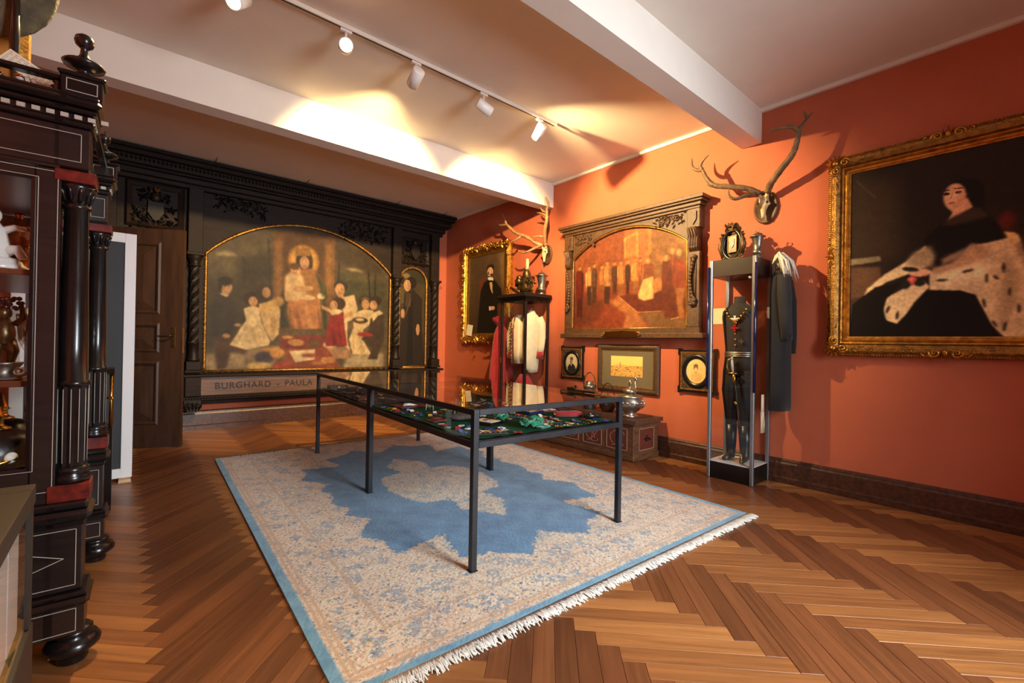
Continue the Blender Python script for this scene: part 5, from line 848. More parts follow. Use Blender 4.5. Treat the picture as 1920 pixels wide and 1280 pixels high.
track_spot(1.26, (.35, .6, 2.2), 'glaring white track spotlight turned towards the window wall', SPOT_W*.5, 70)
track_spot(1.86, (2.2, 7.7, 1.9), 'white track spotlight aimed at the centre of the altarpiece', SPOT_W*1.2)
track_spot(2.58, (4.9, 3.1, 2.6), 'white track spotlight aimed at the wall with the arched walnut frame', SPOT_W*1.2)
track_spot(3.32, (4.6, 7.4, 1.6), 'white track spotlight at the end of the track aimed at the far corner', SPOT_W*.9)
# ================================================================== ebonised cabinet on the left
CX0, CX1, CY0, CY1 = -.715, -.195, 2.47, 3.64          # body; the front looks along +x
C = thing('display_cabinet', 'tall ebonised display cabinet with columns, ivory inlay and bun feet', 'cabinet', (0, 0, 0))
CPIV = Matrix.Rotation(-.03, 3, 'Z') @ Vector((-.15, 2.52, 0)); C.location = (-.15-CPIV.x, 2.52-CPIV.y, 0); C.rotation_euler = (0, 0, -.03)
PED = .115
def ring(mb, z0, z1, o, bev=.004):
    mb.bb(CX0, CX1+o*.6, CY0-o, CY1+o, z0, z1, bev)
    for a, b in ((CY0-o, CY0+PED+o*.6), (CY1-PED-o*.6, CY1+o)): mb.bb(CX1-.02, CX1+o*.6+.085, a, b, z0+.0004, z1-.0004, bev)
m = MB(); ring(m, .135, .255, .02); m.build('plinth', EBONY2, C)
m = MB(); ring(m, .255, .285, .05, .012); ring(m, .285, .305, .035, .006); m.build('plinth_moulding', EBONY, C)
m = MB(); ring(m, .305, .56, .005); m.build('lower_body', EBONY2, C)
m = MB(); ring(m, .56, .585, .02, .006); ring(m, .585, .625, .05, .014); ring(m, .625, .655, .03, .008); m.build('waist_moulding', EBONY, C)
def inlay_rect(mb, x0, x1, z0, z1, y, w=.0022):
    for a, b, c, d_ in ((x0, x1, z0, z0+w), (x0, x1, z1-w, z1), (x0, x0+w, z0, z1), (x1-w, x1, z0, z1)): mb.bb(a, b, y-.001, y+.003, c, d_)
def inlay_line(mb, a, b, y, w=.0024):
    d_ = Vector((b[0]-a[0], 0, b[1]-a[1])); n = Vector((-d_.z, 0, d_.x)).normalized()*w*.5
    q = [(a[0]+n.x, a[1]+n.z), (b[0]+n.x, b[1]+n.z), (b[0]-n.x, b[1]-n.z), (a[0]-n.x, a[1]-n.z)]; mb.prism(q, y-.001, y+.002)
m = MB()
yb = CY0-.006
inlay_rect(m, CX0+.02, CX1+.07, .325, .545, yb)
cxm = (CX0+CX1+.1)/2
for s1, s2 in ((1, 1), (1, -1), (-1, 1), (-1, -1)): inlay_line(m, (cxm, .435+s2*.09), (cxm+s1*.245, .435), yb)
m.build('panel_inlay', IVORY, C); m = MB(); inlay_rect(m, CX0+.02, CX1+.075, .15, .24, CY0-.021)
m.build('lower_inlay', IVORY, C)
m = MB(); inlay_rect(m, CX1+.012, CX1+.072, .335, .535, CY1-PED-.005); m.build('pedestal_inlay', IVORY, C)
m = MB(); inlay_rect(m, CX1+.02, CX1+.082, .155, .235, CY1-PED-.014); m.build('pedestal_inlay', IVORY, C)
for fx, fy in ((-.135, CY0+.06), (-.135, CY1-.06), (CX0+.08, CY0+.06), (CX0+.08, CY1-.06)):
    m = MB(); m.lathe([(.045, .001), (.05, .012), (.046, .03), (.062, .04), (.085, .058), (.088, .075), (.075, .095), (.05, .103), (.062, .115), (.062, .125), (.05, .135)], 22, (fx, fy, 0)); m.build('bun_foot', EBONY, C)
# glazed body
for (x, y) in ((CX1-.03, CY0+.03), (CX1-.03, CY1-.03), (CX0+.03, CY0+.03), (CX0+.03, CY1-.03)):
    m = MB(); m.bb(x-.035, x+.035, y-.03, y+.03, .655, 1.94, .003); m.build('corner_post', EBONY2, C)
for y in (CY0+.02, CY1-.02):
    m = MB(); m.bb(CX0+.065, CX1-.065, y-.015, y+.015, .655, .79, .003); m.build('side_bottom_rail', EBONY2, C)
    m = MB(); m.bb(CX0+.065, CX1-.065, y-.015, y+.015, 1.89, 1.94, .003); m.build('side_top_rail', EBONY2, C)
    m = MB(); m.add([(CX0+.06, y, .78), (CX1-.06, y, .78), (CX1-.06, y, 1.90), (CX0+.06, y, 1.90)], [(0,1,2,3)]); m.build('side_glass', GLASS, C)
m = MB(); m.rectframe(CX0+.10, CX1-.075, .80, 1.885, [(0, CY0+.006), (0, CY0-.002), (.012, CY0-.006), (.014, CY0+.006)]); m.build('glazing_bead', EBONY, C)
m = MB(); inlay_rect(m, CX0+.09, CX1-.055, .785, 1.90, CY0-.0015); inlay_rect(m, CX0+.03, CX1-.002, .70, 1.93, CY0-.0015); m.build('frame_inlay', IVORY, C)
dm_ = MB(); y0, y1 = CY0+.06, CY1-.06
for a, b, c, d_ in ((y0, y0+.07, .66, 1.935), (y1-.07, y1, .66, 1.935), (y0+.07, y1-.07, .66, .76), (y0+.07, y1-.07, 1.85, 1.935)): dm_.bb(CX1-.03, CX1-.002, a, b, c, d_, .003)
dr_ = dm_.build('door', EBONY2, C)
m = MB(); m.add([(CX1-.015, y0+.06, .75), (CX1-.015, y1-.06, .75), (CX1-.015, y1-.06, 1.86), (CX1-.015, y0+.06, 1.86)], [(0,1,2,3)]); m.build('door_glass', GLASS, dr_)
m = MB(); m.bb(CX0+.002, CX0+.02, CY0+.06, CY1-.06, .655, 1.94); m.build('back_panel', mat('cabinet_backing', (120, 62, 40), .6, var=.1), C)
m = MB(); m.bb(CX0+.02, CX1-.035, CY0+.04, CY1-.04, .66, .80); m.build('cabinet_floor', EBONY2, C)
m = MB(); m.bb(CX0, CX1, CY0, CY1, 1.945, 1.955); m.build('top_board', EBONY2, C)
for z in (1.125, 1.548):
    m = MB(); m.bb(CX0+.022, CX1-.034, CY0+.037, CY1-.037, z-.022, z, .003); m.build('shelf', mat('mahogany_shelf', (84, 44, 28), .3, c2=(110, 60, 36), scale=6, stretch=(1, 6, 1)), C)
# four columns' worth of front: one free column at each front corner
for y in (CY0+.055, CY1-.055):
    x = -.150
    m = MB(); m.bb(x-.062, x+.062, y-.062, y+.062, .655, .72, .003); m.build('column_block', TORT, C)
    m = MB(); m.lathe([(.052, .72), (.06, .728), (.06, .745), (.05, .755), (.056, .765), (.056, .775), (.045, .785)], 20, (x, y, 0)); m.build('column_base', EBONY, C)
    m = MB(); m.lathe([(.046, .785), (.047, 1.10)], 24, (x, y, 0), flute=.12, smooth=False); m.build('fluted_drum', EBONY, C)
    m = MB()
    for k in range(12): a = 2*PI*k/12; m.tube([(x+.0455*math.cos(a), y+.0455*math.sin(a), .80), (x+.0465*math.cos(a), y+.0465*math.sin(a), 1.09)], .0016, 4)
    m.build('drum_inlay', IVORY, C)
    m = MB(); m.lathe([(.046, 1.10), (.055, 1.105), (.055, 1.118), (.045, 1.125), (.044, 1.3), (.036, 1.80), (.046, 1.805), (.046, 1.815), (.036, 1.822), (.04, 1.85), (.054, 1.885), (.056, 1.90)], 22, (x, y, 0))
    for k in range(10):
        a = 2*PI*k/10; m.tube([(x+.037*math.cos(a), y+.037*math.sin(a), 1.83), (x+.05*math.cos(a), y+.05*math.sin(a), 1.87), (x+.058*math.cos(a), y+.058*math.sin(a), 1.885)], [.008, .007, .003], 5)
    m.build('column_shaft', EBONY, C)
    m = MB(); m.bb(x-.06, x+.06, y-.06, y+.06, 1.90, 1.945, .003); m.build('abacus', TORT, C)
m = MB(); ring(m, 1.955, 2.115, .0); m.build('frieze', EBONY2, C)
m = MB(); inlay_rect(m, CX0+.05, CX1+.06, 1.98, 2.09, CY0-.0015); m.build('frieze_inlay', IVORY, C); m = MB(); inlay_rect(m, CX1+.012, CX1+.072, 1.98, 2.09, CY1-PED-.002); m.build('frieze_inlay', IVORY, C)
m = MB(); ring(m, 2.115, 2.135, .02); ring(m, 2.135, 2.165, .012); ring(m, 2.165, 2.185, .035, .006); ring(m, 2.185, 2.215, .06, .012); ring(m, 2.215, 2.23, .045); m.build('cornice', EBONY, C)
for k in range(17):
    m = MB(); m.bb(CX0+.02+k*.0385, CX0+.042+k*.0385, CY0-.0195, CY0-.010, 2.142, 2.158); m.build('dentil', IVORY, C)
for k in range(30):
    yk = CY0+.01+k*.0395; xk = CX1+.092 if (yk < CY0+.09 or yk > CY1-.12) else CX1+.007
    m = MB(); m.bb(xk, xk+.0065, yk, yk+.022, 2.142, 2.158); m.build('dentil', IVORY, C)
for k in range(2):
    m = MB(); m.bb(CX1+.02+k*.034, CX1+.042+k*.034, CY1-PED-.0145, CY1-PED-.007, 2.142, 2.158); m.build('dentil', IVORY, C)
# gallery: corner pedestals with finials and a balustrade
for y in (CY0+.02, CY1-.02):
    for x in (-.135, CX0+.07):
        m = MB(); m.bb(x-.06, x+.06, y-.045, y+.045, 2.23, 2.305, .003); m.bb(x-.07, x+.07, y-.055, y+.055, 2.305, 2.32, .005); m.build('gallery_pedestal', EBONY, C)
        m = MB(); inlay_rect(m, x-.045, x+.045, 2.245, 2.292, y-.046, .0025); m.build('pedestal_inlay', IVORY, C)
        m = MB(); m.lathe([(.035, 2.32), (.024, 2.335), (.022, 2.345), (.034, 2.352), (.062, 2.366), (.066, 2.374), (.06, 2.380), (.024, 2.396), (.014, 2.412), (.011, 2.437), (.016, 2.442), (.027, 2.452), (.031, 2.468), (.027, 2.484), (.014, 2.494), (.002, 2.497)], 22, (x, y, 0)); m.build('finial', EBONY, C)
    m = MB(); m.bb(CX0+.13, -.195, y-.02, y+.02, 2.288, 2.305, .003); m.build('gallery_rail', EBONY, C)
    for k in range(3):
        x = CX0+.17+k*.17
        m = MB(); m.lathe([(.012, 2.23), (.022, 2.238), (.012, 2.246), (.026, 2.258), (.012, 2.27), (.018, 2.278), (.012, 2.288)], 12, (x, y, 0)); m.build('baluster', EBONY, C)
m = MB(); m.bb(-.15, -.12, CY0+.07, CY1-.07, 2.288, 2.305, .003); m.build('gallery_rail', EBONY, C)
# things in the cabinet
t = thing('porcelain_figurine', 'white porcelain figure seated on an oval base inside the cabinet', 'figurine', (-.385, 2.60, 1.5485))
m = MB(); m.lathe([(.095, 0), (.1, .012), (.085, .022), (.08, .035), (.07, .045)], 20, sx=1, sy=.7); m.build('base', PORC, t)
m = MB(); m.tube([(0, 0, .04), (.005, 0, .09), (0, 0, .15), (0, 0, .18)], [.05, .045, .038, .02], 10); m.ell((.0, 0, .205), (.026, .026, .032)); m.tube([(.03, 0, .15), (.06, -.01, .165), (.09, -.015, .16)], [.016, .012, .01], 7); m.tube([(.03, .0, .07), (.07, -.02, .08), (.085, -.02, .045)], [.025, .02, .014], 8); m.tube([(-.03, 0, .14), (-.06, 0, .1)], [.015, .01], 6); m.build('figure', PORC, t)
t = thing('copper_urn', 'copper lidded urn with a beaded waist standing on the upper shelf', 'urn', (-.335, 2.76, 1.5485))
m = MB(); m.lathe([(.05, 0), (.045, .01), (.03, .03), (.032, .07), (.055, .09), (.06, .1), (.055, .12), (.055, .16), (.068, .165), (.07, .19), (.06, .205), (.03, .215), (.012, .22), (.012, .24), (.016, .25), (.002, .256)], 20); m.build('urn_body', COPPER, t)
m = MB()
for k in range(12): a = 2*PI*k/12; m.ell((.06*math.cos(a), .06*math.sin(a), .105), (.012, .012, .012), 6, 4)
m.build('bead_band', BRASS, t)
for sg in (-1, 1):
    m = MB(); m.tube([(sg*.055, 0, .17), (sg*.09, 0, .19), (sg*.1, 0, .15), (sg*.075, 0, .11), (sg*.09, 0, .09)], .006, 6); m.build('scroll_handle', BRONZE, t)
for i, (x, y, h) in enumerate(((-.30, 2.72, .26), (-.335, 2.80, .29), (-.275, 2.83, .25))):
    t = tag(MB().lathe([(.032, 0), (.03, .004), (.006, .01), (.005, h*.4), (.012, h*.45), (.026, h*.6), (.034, h), (.032, h), (.024, h*.62), (.004, h*.5)], 16).build('goblet', glassmat('wine_glass%d' % i, (.93, .92, .9), 2.2), None, (x, y, 1.1255)), 'tall stemmed clear glass goblet on the middle shelf of the cabinet', 'goblet', 'glass goblets in the cabinet')
t = thing('bronze_cherub', 'dark bronze cherub carrying a cluster of berries on a scrolled base', 'figurine', (-.352, 2.61, 1.1255))
m = MB(); m.bb(-.06, .06, -.05, .05, 0, .012, .004); m.lathe([(.05, .012), (.035, .03), (.055, .06), (.06, .068)], 14)
m.scroll((-.05, -.05, .035), .022, 1.2, .006); m.scroll((.05, -.05, .035), .022, 1.2, .006, 0, -1); m.build('scrolled_base', PEWTER, t)
m = MB(); m.tube([(-.018, 0, .066), (-.02, 0, .11), (-.012, 0, .15)], [.012, .018, .024], 8); m.tube([(.02, 0, .066), (.028, -.01, .11), (.012, 0, .15)], [.012, .018, .024], 8)
m.tube([(0, 0, .14), (0, 0, .18), (0, 0, .22), (0, 0, .235)], [.03, .034, .028, .014], 10); m.ell((0, 0, .258), (.024, .024, .027)); m.tube([(.03, 0, .215), (.055, -.01, .24), (.05, 0, .28)], [.012, .011, .009], 7); m.tube([(-.03, 0, .215), (-.05, -.015, .18)], [.012, .01], 7); m.build('cherub', BRONZE, t)
m = MB(); R_ = random.Random(3)
for k in range(36): a = R_.uniform(0, 6.28); rr = R_.uniform(0, .055); m.ell((rr*math.cos(a), rr*.7*math.sin(a), .285+R_.uniform(-.01, .03)), (.009, .009, .009), 6, 4)
m.build('berries', mat('garnet_beads', (58, 22, 20), .2, coat=.4), t)
def spiked_helmet(loc, rz, label):
    t = thing('spiked_helmet', label, 'helmet', loc, rz, None)
    m = MB(); m.lathe([(.108, .0), (.116, .025), (.114, .06), (.1, .095), (.07, .12), (.03, .132), (.002, .134)], 22, sy=1.15)
    m.loft([[(.11*math.cos(a), -.1-.05*math.cos(a*0)*(1-abs(math.cos(a)))-.03+dz, .012-.02*(1-abs(math.cos(a)))+h) for a in [PI*k/10 for k in range(11)]] for dz, h in ((.03, .004), (0, 0))], False); m.build('leather_skull', LEATHER, t)
    m = MB(); m.lathe([(.042, .13), (.044, .136), (.028, .144), (.022, .152), (.022, .17), (.03, .175), (.02, .19), (.008, .235), (.001, .25)], 14); m.build('spike', BRASS, t)
    m = MB(); m.tube([(.117*math.cos(a), .117*1.15*math.sin(a)-.004, .03-.03*abs(math.sin(a))) for a in [PI*1.0+PI*k/14 for k in range(15)]], .008, 6); m.build('chin_scales', BRASS, t)
    m = MB(); m.lathe([(.022, 0), (.02, .006), (.012, .01), (.002, .012)], 14, M=Matrix.Rotation(PI/2, 4, 'Y')); o = m.build('cockade', RM['white'], t); o.location = (.112, -.02, .035)
    return t
spiked_helmet((-.37, 2.63, .8015), -.9, 'black leather spiked helmet with brass spike at the bottom of the cabinet')
spiked_helmet((-.40, 2.95, .8015), -.4, 'second black leather spiked helmet standing behind the first in the cabinet')
t = thing('round_box', 'pale round cardboard box standing at the bottom of the cabinet', 'box', (-.275, 3.24, .8015))
m = MB(); m.lathe([(.085, 0), (.085, .13)], 24); m.build('box_body', mat('pale_card', (186, 150, 112), .8, var=.06), t); m = MB(); m.lathe([(.088, .125), (.088, .165), (.08, .168)], 24); m.build('box_lid', mat('pale_card_lid', (198, 164, 124), .8), t)
# things on top of the cabinet
TZ_ = 2.2305
t = thing('hide_shield', 'rough hide covered shield propped on a dark post above the cabinet', 'shield', (-.42, 2.74, TZ_))
m = MB(); m.lathe([(.012, 0), (.022, .01), (.012, .03), (.016, .25), (.012, .5)], 12, (.07, -.05, 0)); m.build('post', EBONY, t)
hm = mat('rough_hide', (108, 98, 70), .85, c2=(62, 58, 44), scale=14, bump=.9, bscale=50)
m = MB(); m.ell((0, .02, .52), (.19, .045, .25), 20, 12, Matrix.Rotation(.1, 4, 'Y')); m.build('hide', hm, t)
m = MB(); m.ell((-.03, -.03, .52), (.07, .02, .07), 12, 7); m.build('boss', BRONZE, t)
t = thing('gilt_picture_frame', 'gilt frame standing on top of the cabinet behind the balustrade', 'picture frame', (-.50, 2.92, TZ_))
m = MB(); m.rectframe(-.12, .12, .05, .34, [(0, 0), (0, -.02), (.02, -.03), (.045, -.02), (.05, 0)]); m.build('frame', GOLD, t); m = MB(); m.bb(-.13, .13, 0, .008, .04, .35); m.build('panel', mat('amber_panel', (176, 120, 52), .5), t)
t = thing('handwritten_sheet', 'sheet of handwritten paper leaning above the balustrade', 'document', (-.30, 2.62, 2.345), 0)
m = MB(); m.bb(-.08, .08, -.001, .001, -.035, .035); p_ = m.build('sheet', PAPER, t); m = MB()
for r in range(6):
    for k in range(9): m.bb(-.074+k*.016, -.074+k*.016+R_.uniform(.006, .014), -.0017, -.001, .024-r*.009, .0255-r*.009)
q_ = m.build('handwriting', mat('blue_ink', (60, 60, 84), .8), t); t.rotation_euler = (-.25, .52, 0)
for i, (x, a, cc, lab) in enumerate(((-.285, .25, (110, 56, 40), 'thin red brown book leaning behind the balustrade'), (-.262, .32, (134, 104, 72), 'thin tan book leaning behind the balustrade'))):
    t = thing('small_book', lab, 'book', (x, 2.66, TZ_), 0)
    m = MB(); m.bb(-.008, .008, -.05, .05, .0, .085, .001); o = m.build('cover', mat('book_cover%d' % i, cc, .6), t); m = MB(); m.bb(-.006, .006, -.051, -.0505, .003, .082); m.build('pages', PAPER, o); o.rotation_euler = (0, -a, 0); o.location = (0, 0, .003)
t = thing('white_bottle', 'small white bottle standing behind the balustrade', 'bottle', (-.325, 2.62, TZ_))
m = MB(); m.lathe([(.018, 0), (.02, .01), (.02, .035), (.009, .05), (.009, .07), (.012, .072), (.012, .078)], 14); m.build('bottle_body', PORC, t)
m = MB(); m.lathe([(.0125, .078), (.0125, .088), (.004, .09)], 12); m.build('stopper', COPPER, t)
t = thing('cardboard_box', 'flat brown cardboard box on top of the cabinet', 'box', (-.20, 2.74, TZ_+.001), .0)
m = MB(); m.bb(-.05, .05, -.07, .07, 0, .085, .002); m.build('box_body', mat('brown_card', (122, 92, 60), .8), t); m = MB(); m.bb(-.052, .052, -.072, .072, .085, .098, .002); m.build('box_lid', mat('brown_card_lid', (134, 104, 70), .8), t)
# ================================================================== near glass case, low vitrine, white panel
t = thing('glass_floor_case', 'taupe framed glass case with a green felt strip beside the ebonised cabinet', 'display case', (0, 0, 0))
GX, GY0, GY1, GZ = -.172, -.55, 1.765, .90
m = MB(); m.bb(XL+.04, GX, GY0, GY1, .003, .53, .003); m.build('base_cabinet', TAUPE, t)
for x, y in ((GX-.025, GY1-.025), (GX-.025, GY0+.025), (XL+.065, GY1-.025), (XL+.065, GY0+.025)):
    m = MB(); m.bb(x-.022, x+.022, y-.022, y+.022, .53, GZ-.05, .002); m.build('corner_post', TAUPE, t)
for a, b, c, d_ in ((XL+.04, GX, GY1-.07, GY1), (XL+.04, GX, GY0, GY0+.07), (GX-.07, GX, GY0+.07, GY1-.07), (XL+.04, XL+.11, GY0+.07, GY1-.07)):
    m = MB(); m.bb(a, b, c, d_, GZ-.05, GZ, .002); m.build('lid_frame', TAUPE, t)
for vs in ([(GX-.008, GY0+.05, .53), (GX-.008, GY1-.05, .53), (GX-.008, GY1-.05, GZ-.05), (GX-.008, GY0+.05, GZ-.05)], [(XL+.1, GY1-.01, .53), (GX-.05, GY1-.01, .53), (GX-.05, GY1-.01, GZ-.05), (XL+.1, GY1-.01, GZ-.05)], [(XL+.1, GY0+.06, GZ-.01), (GX-.06, GY0+.06, GZ-.01), (GX-.06, GY1-.06, GZ-.01), (XL+.1, GY1-.06, GZ-.01)]):
    m = MB(); m.add(vs, [(0,1,2,3)]); m.build('glass_pane', GLASS, t)
m = MB(); m.bb(XL+.09, GX-.012, GY0+.05, GY1-.05, .53, .536); m.build('wooden_deck', mat('pale_deck', (176, 140, 104), .6, var=.08, stretch=(1, 8, 1)), t)
m = MB(); m.bb(GX-.04, GX-.015, GY0+.05, GY1-.05, .536, .5455); m.build('green_felt_strip', mat('moss_felt', (86, 92, 34), .95, var=.15, scale=60), t)
for i, (ya, yb_) in enumerate(((1.555, 1.69), (1.43, 1.54), (1.33, 1.41), (1.15, 1.29))):
    p = MB(); p.bb(-.205, -.193, ya, yb_, .5465, .845, .002); o = p.build('white_board', WPAINT, None); tag(o, 'narrow white board standing upright inside the taupe glass case', 'board', 'white boards in the near glass case')
t = thing('low_vitrine', 'low dark framed glass vitrine with chamfered corners and a knob behind the cabinet', 'display case', (-.40, 4.62, 0))
oct_ = [(.35, -.10), (.35, .10), (.25, .2), (-.30, .2), (-.30, -.2), (.25, -.2)]
m = MB(); m.prism(oct_, .003, .62, 'xy'); m.build('base', BLACK, t)
m = MB(); m.prism([(a*1.02, b*1.04) for a, b in oct_], 1.02, 1.06, 'xy'); m.build('lid', BLACK, t)
for (a, b) in oct_:
    m = MB(); m.tube([(a*.97, b*.97, .62), (a*.97, b*.97, 1.02)], .012, 6); m.build('corner_rod', BRASS, t)
for p, q in zip(oct_, oct_[1:]+oct_[:1]):
    m = MB(); m.add([(p[0]*.96, p[1]*.96, .62), (q[0]*.96, q[1]*.96, .62), (q[0]*.96, q[1]*.96, 1.02), (p[0]*.96, p[1]*.96, 1.02)], [(0,1,2,3)]); m.build('glass_pane', GLASS, t)
m = MB(); m.tube([(.30, -.14, .85), (.34, -.18, .85)], .008, 8); m.ell((.345, -.185, .85), (.014, .014, .014)); m.build('knob', BRASS, t)
t = thing('display_board', 'tall black panel in a white frame propped in front of the open door', 'board', (-.30, 5.40, .03))
for a, b, c, d_ in ((-.39, -.31, 0, 2.2), (.30, .38, 0, 2.2), (-.31, .30, 0, .085), (-.31, .30, 2.115, 2.2)):
    m = MB(); m.bb(a, b, -.022, .022, c, d_, .003); m.build('frame_bar', WPAINT, t)
m = MB(); m.bb(-.31, .30, -.004, .012, .085, 2.115); m.build('black_board', BLACKM, t)
m = MB(); m.prism([(-.045, 0), (.045, 0), (.04, .028), (-.04, .028)], -.09, .04); o = m.build('wooden_chock', mat('raw_pine', (206, 172, 132), .7, var=.08), None, (0.03, 5.40, .001)); tag(o, 'small raw pine block under the white framed panel', 'wood block')
# ================================================================== pictures on the right-hand wall
def on_wall(name, label, cat, y, z=0, x=XR-.002, group=None): return thing(name, label, cat, (x, y, z), -PI/2, group)
def ornament(mb, cx, cz, y, s, ang, seed):
    """shell and scroll cluster pointing along ang"""
    c, n_ = math.cos(ang), math.sin(ang)
    for k in range(-3, 4): mb.leaf((cx-c*s*.3, y, cz-n_*s*.3), ang+k*.42, s*(1.15-.12*abs(k)), s*.16, s*.32)
    for sg in (-1, 1):
        px, pz = cx-n_*s*.75*sg, cz+c*s*.75*sg
        mb.scroll((px, y-s*.12, pz), s*.42, 1.5, s*.12, ang+sg*2.0, -sg, 6, s*.15)
        mb.scroll((cx-n_*s*1.45*sg, y-s*.05, cz+c*s*1.45*sg), s*.28, 1.2, s*.09, ang, sg, 5)
        mb.leaf((px, y, pz), ang+sg*PI/2, s*1.5, s*.16, s*.2)
        mb.leaf((px, y, pz), ang+sg*1.1, s*.9, s*.16, s*.25)
        mb.leaf((cx-n_*s*1.5*sg, y, cz+c*s*1.5*sg), ang+sg*PI/2, s*1.0, s*.12, s*.15)
    mb.ell((cx, y-s*.22, cz), (s*.22, s*.18, s*.3), 8, 6)
def corner_orn(mb, cx, cz, y, s, ang):
    for k in range(-3, 4): mb.leaf((cx, y, cz), ang+k*.55, s*1.1, s*.2, s*.35)
    for sg in (-1, 1):
        a = ang+PI+sg*PI/4
        px, pz = cx+math.cos(a)*s*.8, cz+math.sin(a)*s*.8
        mb.scroll((px, y-s*.1, pz), s*.42, 1.5, s*.13, a, sg, 6, s*.18)
        for k in range(3): mb.leaf((px+math.cos(a)*s*.5*k, y, pz+math.sin(a)*s*.5*k), a+sg*(.5-.4*k), s*.9, s*.15, s*.2)
        mb.scroll((cx+math.cos(a)*s*1.7, y-s*.05, cz+math.sin(a)*s*1.7), s*.25, 1.2, s*.09, a, -sg)
    mb.ell((cx, y-s*.25, cz), (s*.3, s*.25, s*.3), 8, 6)
# --- large portrait
t = on_wall('gilt_framed_portrait', 'large ornate gilt framed portrait of a seated woman in an ermine cloak', 'painting', .50)
x0, x1, z0, z1 = -.62, .63, 1.41, 2.845
picture('canvas', ART_LADY, 270, 300, x0, x1, z0, z1, -.045, t, label='dark portrait of a seated woman holding a rose', varnish=(1.22, 1.14, 1.0, .9))
m = MB(); m.rectframe(x0+.004, x1-.004, z0+.004, z1-.004, [(0, -.04), (0, -.052), (.014, -.056), (.016, -.064), (.03, -.066), (.044, -.058), (.05, -.07), (.06, -.074), (.066, -.066)]); m.build('sight_edge', GOLD, t)
m = MB(); m.rectframe(x0+.004, x1-.004, z0+.004, z1-.004, [(.066, -.066), (.074, -.088), (.1, -.104), (.128, -.1), (.142, -.086), (.146, -.07), (.16, -.066), (.17, -.05), (.172, 0)]); m.build('outer_moulding', GOLDD, t)
for sgx, sgz, an in ((-1, -1, -2.356), (1, -1, -.785), (1, 1, .785), (-1, 1, 2.356)):
    m = MB(); corner_orn(m, (x0-.10 if sgx < 0 else x1+.10), (z0-.10 if sgz < 0 else z1+.10), -.092, .085, an); m.build('corner_ornament', GOLD, t)
for ox, oz, osz, oa in ((.005, z1+.125, .085, PI/2), (.005, z0-.125, .085, -PI/2), (x0-.12, 2.13, .075, PI), (x1+.12, 2.13, .075, 0)):
    m = MB(); ornament(m, ox, oz, -.085, osz, oa, 1); m.build('side_ornament', GOLD, t)
m = MB()
for k in range(84): m.ell((x0-.15+k*.0185, -.075, z0-.155), (.006, .006, .006), 5, 4); m.ell((x0-.15+k*.0185, -.075, z1+.155), (.006, .006, .006), 5, 4)
for k in range(93): m.ell((x0-.155, -.075, z0-.15+k*.0186), (.006, .006, .006), 5, 4)
m.build('bead_course', GOLD, t, stuff=True)
m = MB()
R_ = random.Random(8)
for k in range(60):
    a = k/60; m.scroll((x0-.08+a*(x1-x0+.16), -.1, z1+.105), .018, 1.2, .004, R_.uniform(0, 6), 1, 4); m.scroll((x0-.08+a*(x1-x0+.16), -.1, z0-.105), .018, 1.2, .004, R_.uniform(0, 6), -1, 4)
for k in range(64): m.scroll((x0-.105, -.1, z0-.05+k/64*(z1-z0+.1)), .018, 1.2, .004, R_.uniform(0, 6), 1, 4)
m.build('incised_tracery', GOLD, t, stuff=True)
# --- portrait of a man
t = on_wall('gilt_framed_portrait', 'gilt framed portrait of a bearded man in a dark suit, paper note in its corner', 'painting', 6.42)
x0, x1, z0, z1 = -.51, .52, 1.47, 2.86
picture('canvas', ART_MAN, 110, 150, x0, x1, z0, z1, -.04, t, label='dark portrait of a bearded man with folded hands')
m = MB(); m.rectframe(x0+.004, x1-.004, z0+.004, z1-.004, [(0, -.035), (0, -.05), (.02, -.055), (.03, -.062), (.05, -.062), (.06, -.075), (.08, -.075), (.085, -.07)]); m.build('sight_edge', GOLD, t)
m = MB(); m.rectframe(x0+.004, x1-.004, z0+.004, z1-.004, [(.085, -.07), (.10, -.095), (.13, -.1), (.155, -.08), (.165, -.05), (.167, 0)]); m.build('outer_moulding', GOLD, t)
for sgx, sgz, an in ((-1, -1, -2.356), (1, -1, -.785), (1, 1, .785), (-1, 1, 2.356)):
    m = MB(); corner_orn(m, (x0-.11 if sgx < 0 else x1+.11), (z0-.11 if sgz < 0 else z1+.11), -.09, .075, an); m.build('corner_ornament', GOLD, t)
for ox, oz, osz, oa in ((0, z1+.13, .075, PI/2), (0, z0-.13, .075, -PI/2), (x0-.13, 2.16, .07, PI), (x1+.13, 2.16, .07, 0)):
    m = MB(); ornament(m, ox, oz, -.085, osz, oa, 1); m.build('side_ornament', GOLD, t)
m = MB()
m.foliage(x0-.14, x1+.14, z1+.1, z1+.14, -.095, 60, 4, .06, .03, 14); m.foliage(x0-.14, x1+.14, z0-.14, z0-.1, -.095, 60, 5, .06, .03, 14); m.foliage(x0-.14, x0-.1, z0, z1, -.095, 60, 6, .05, .03, 12)
m.build('leaf_carving', GOLD, t, stuff=True)
o = MB().bb(-.085, .085, -.002, .002, -.1, .1).build('paper_note', PAPER, None, (XR-.085, 6.84, 1.53)); o.rotation_euler = (-.06, .12, -PI/2); tag(o, 'small cream paper note tucked into the frame of the bearded man portrait', 'note')
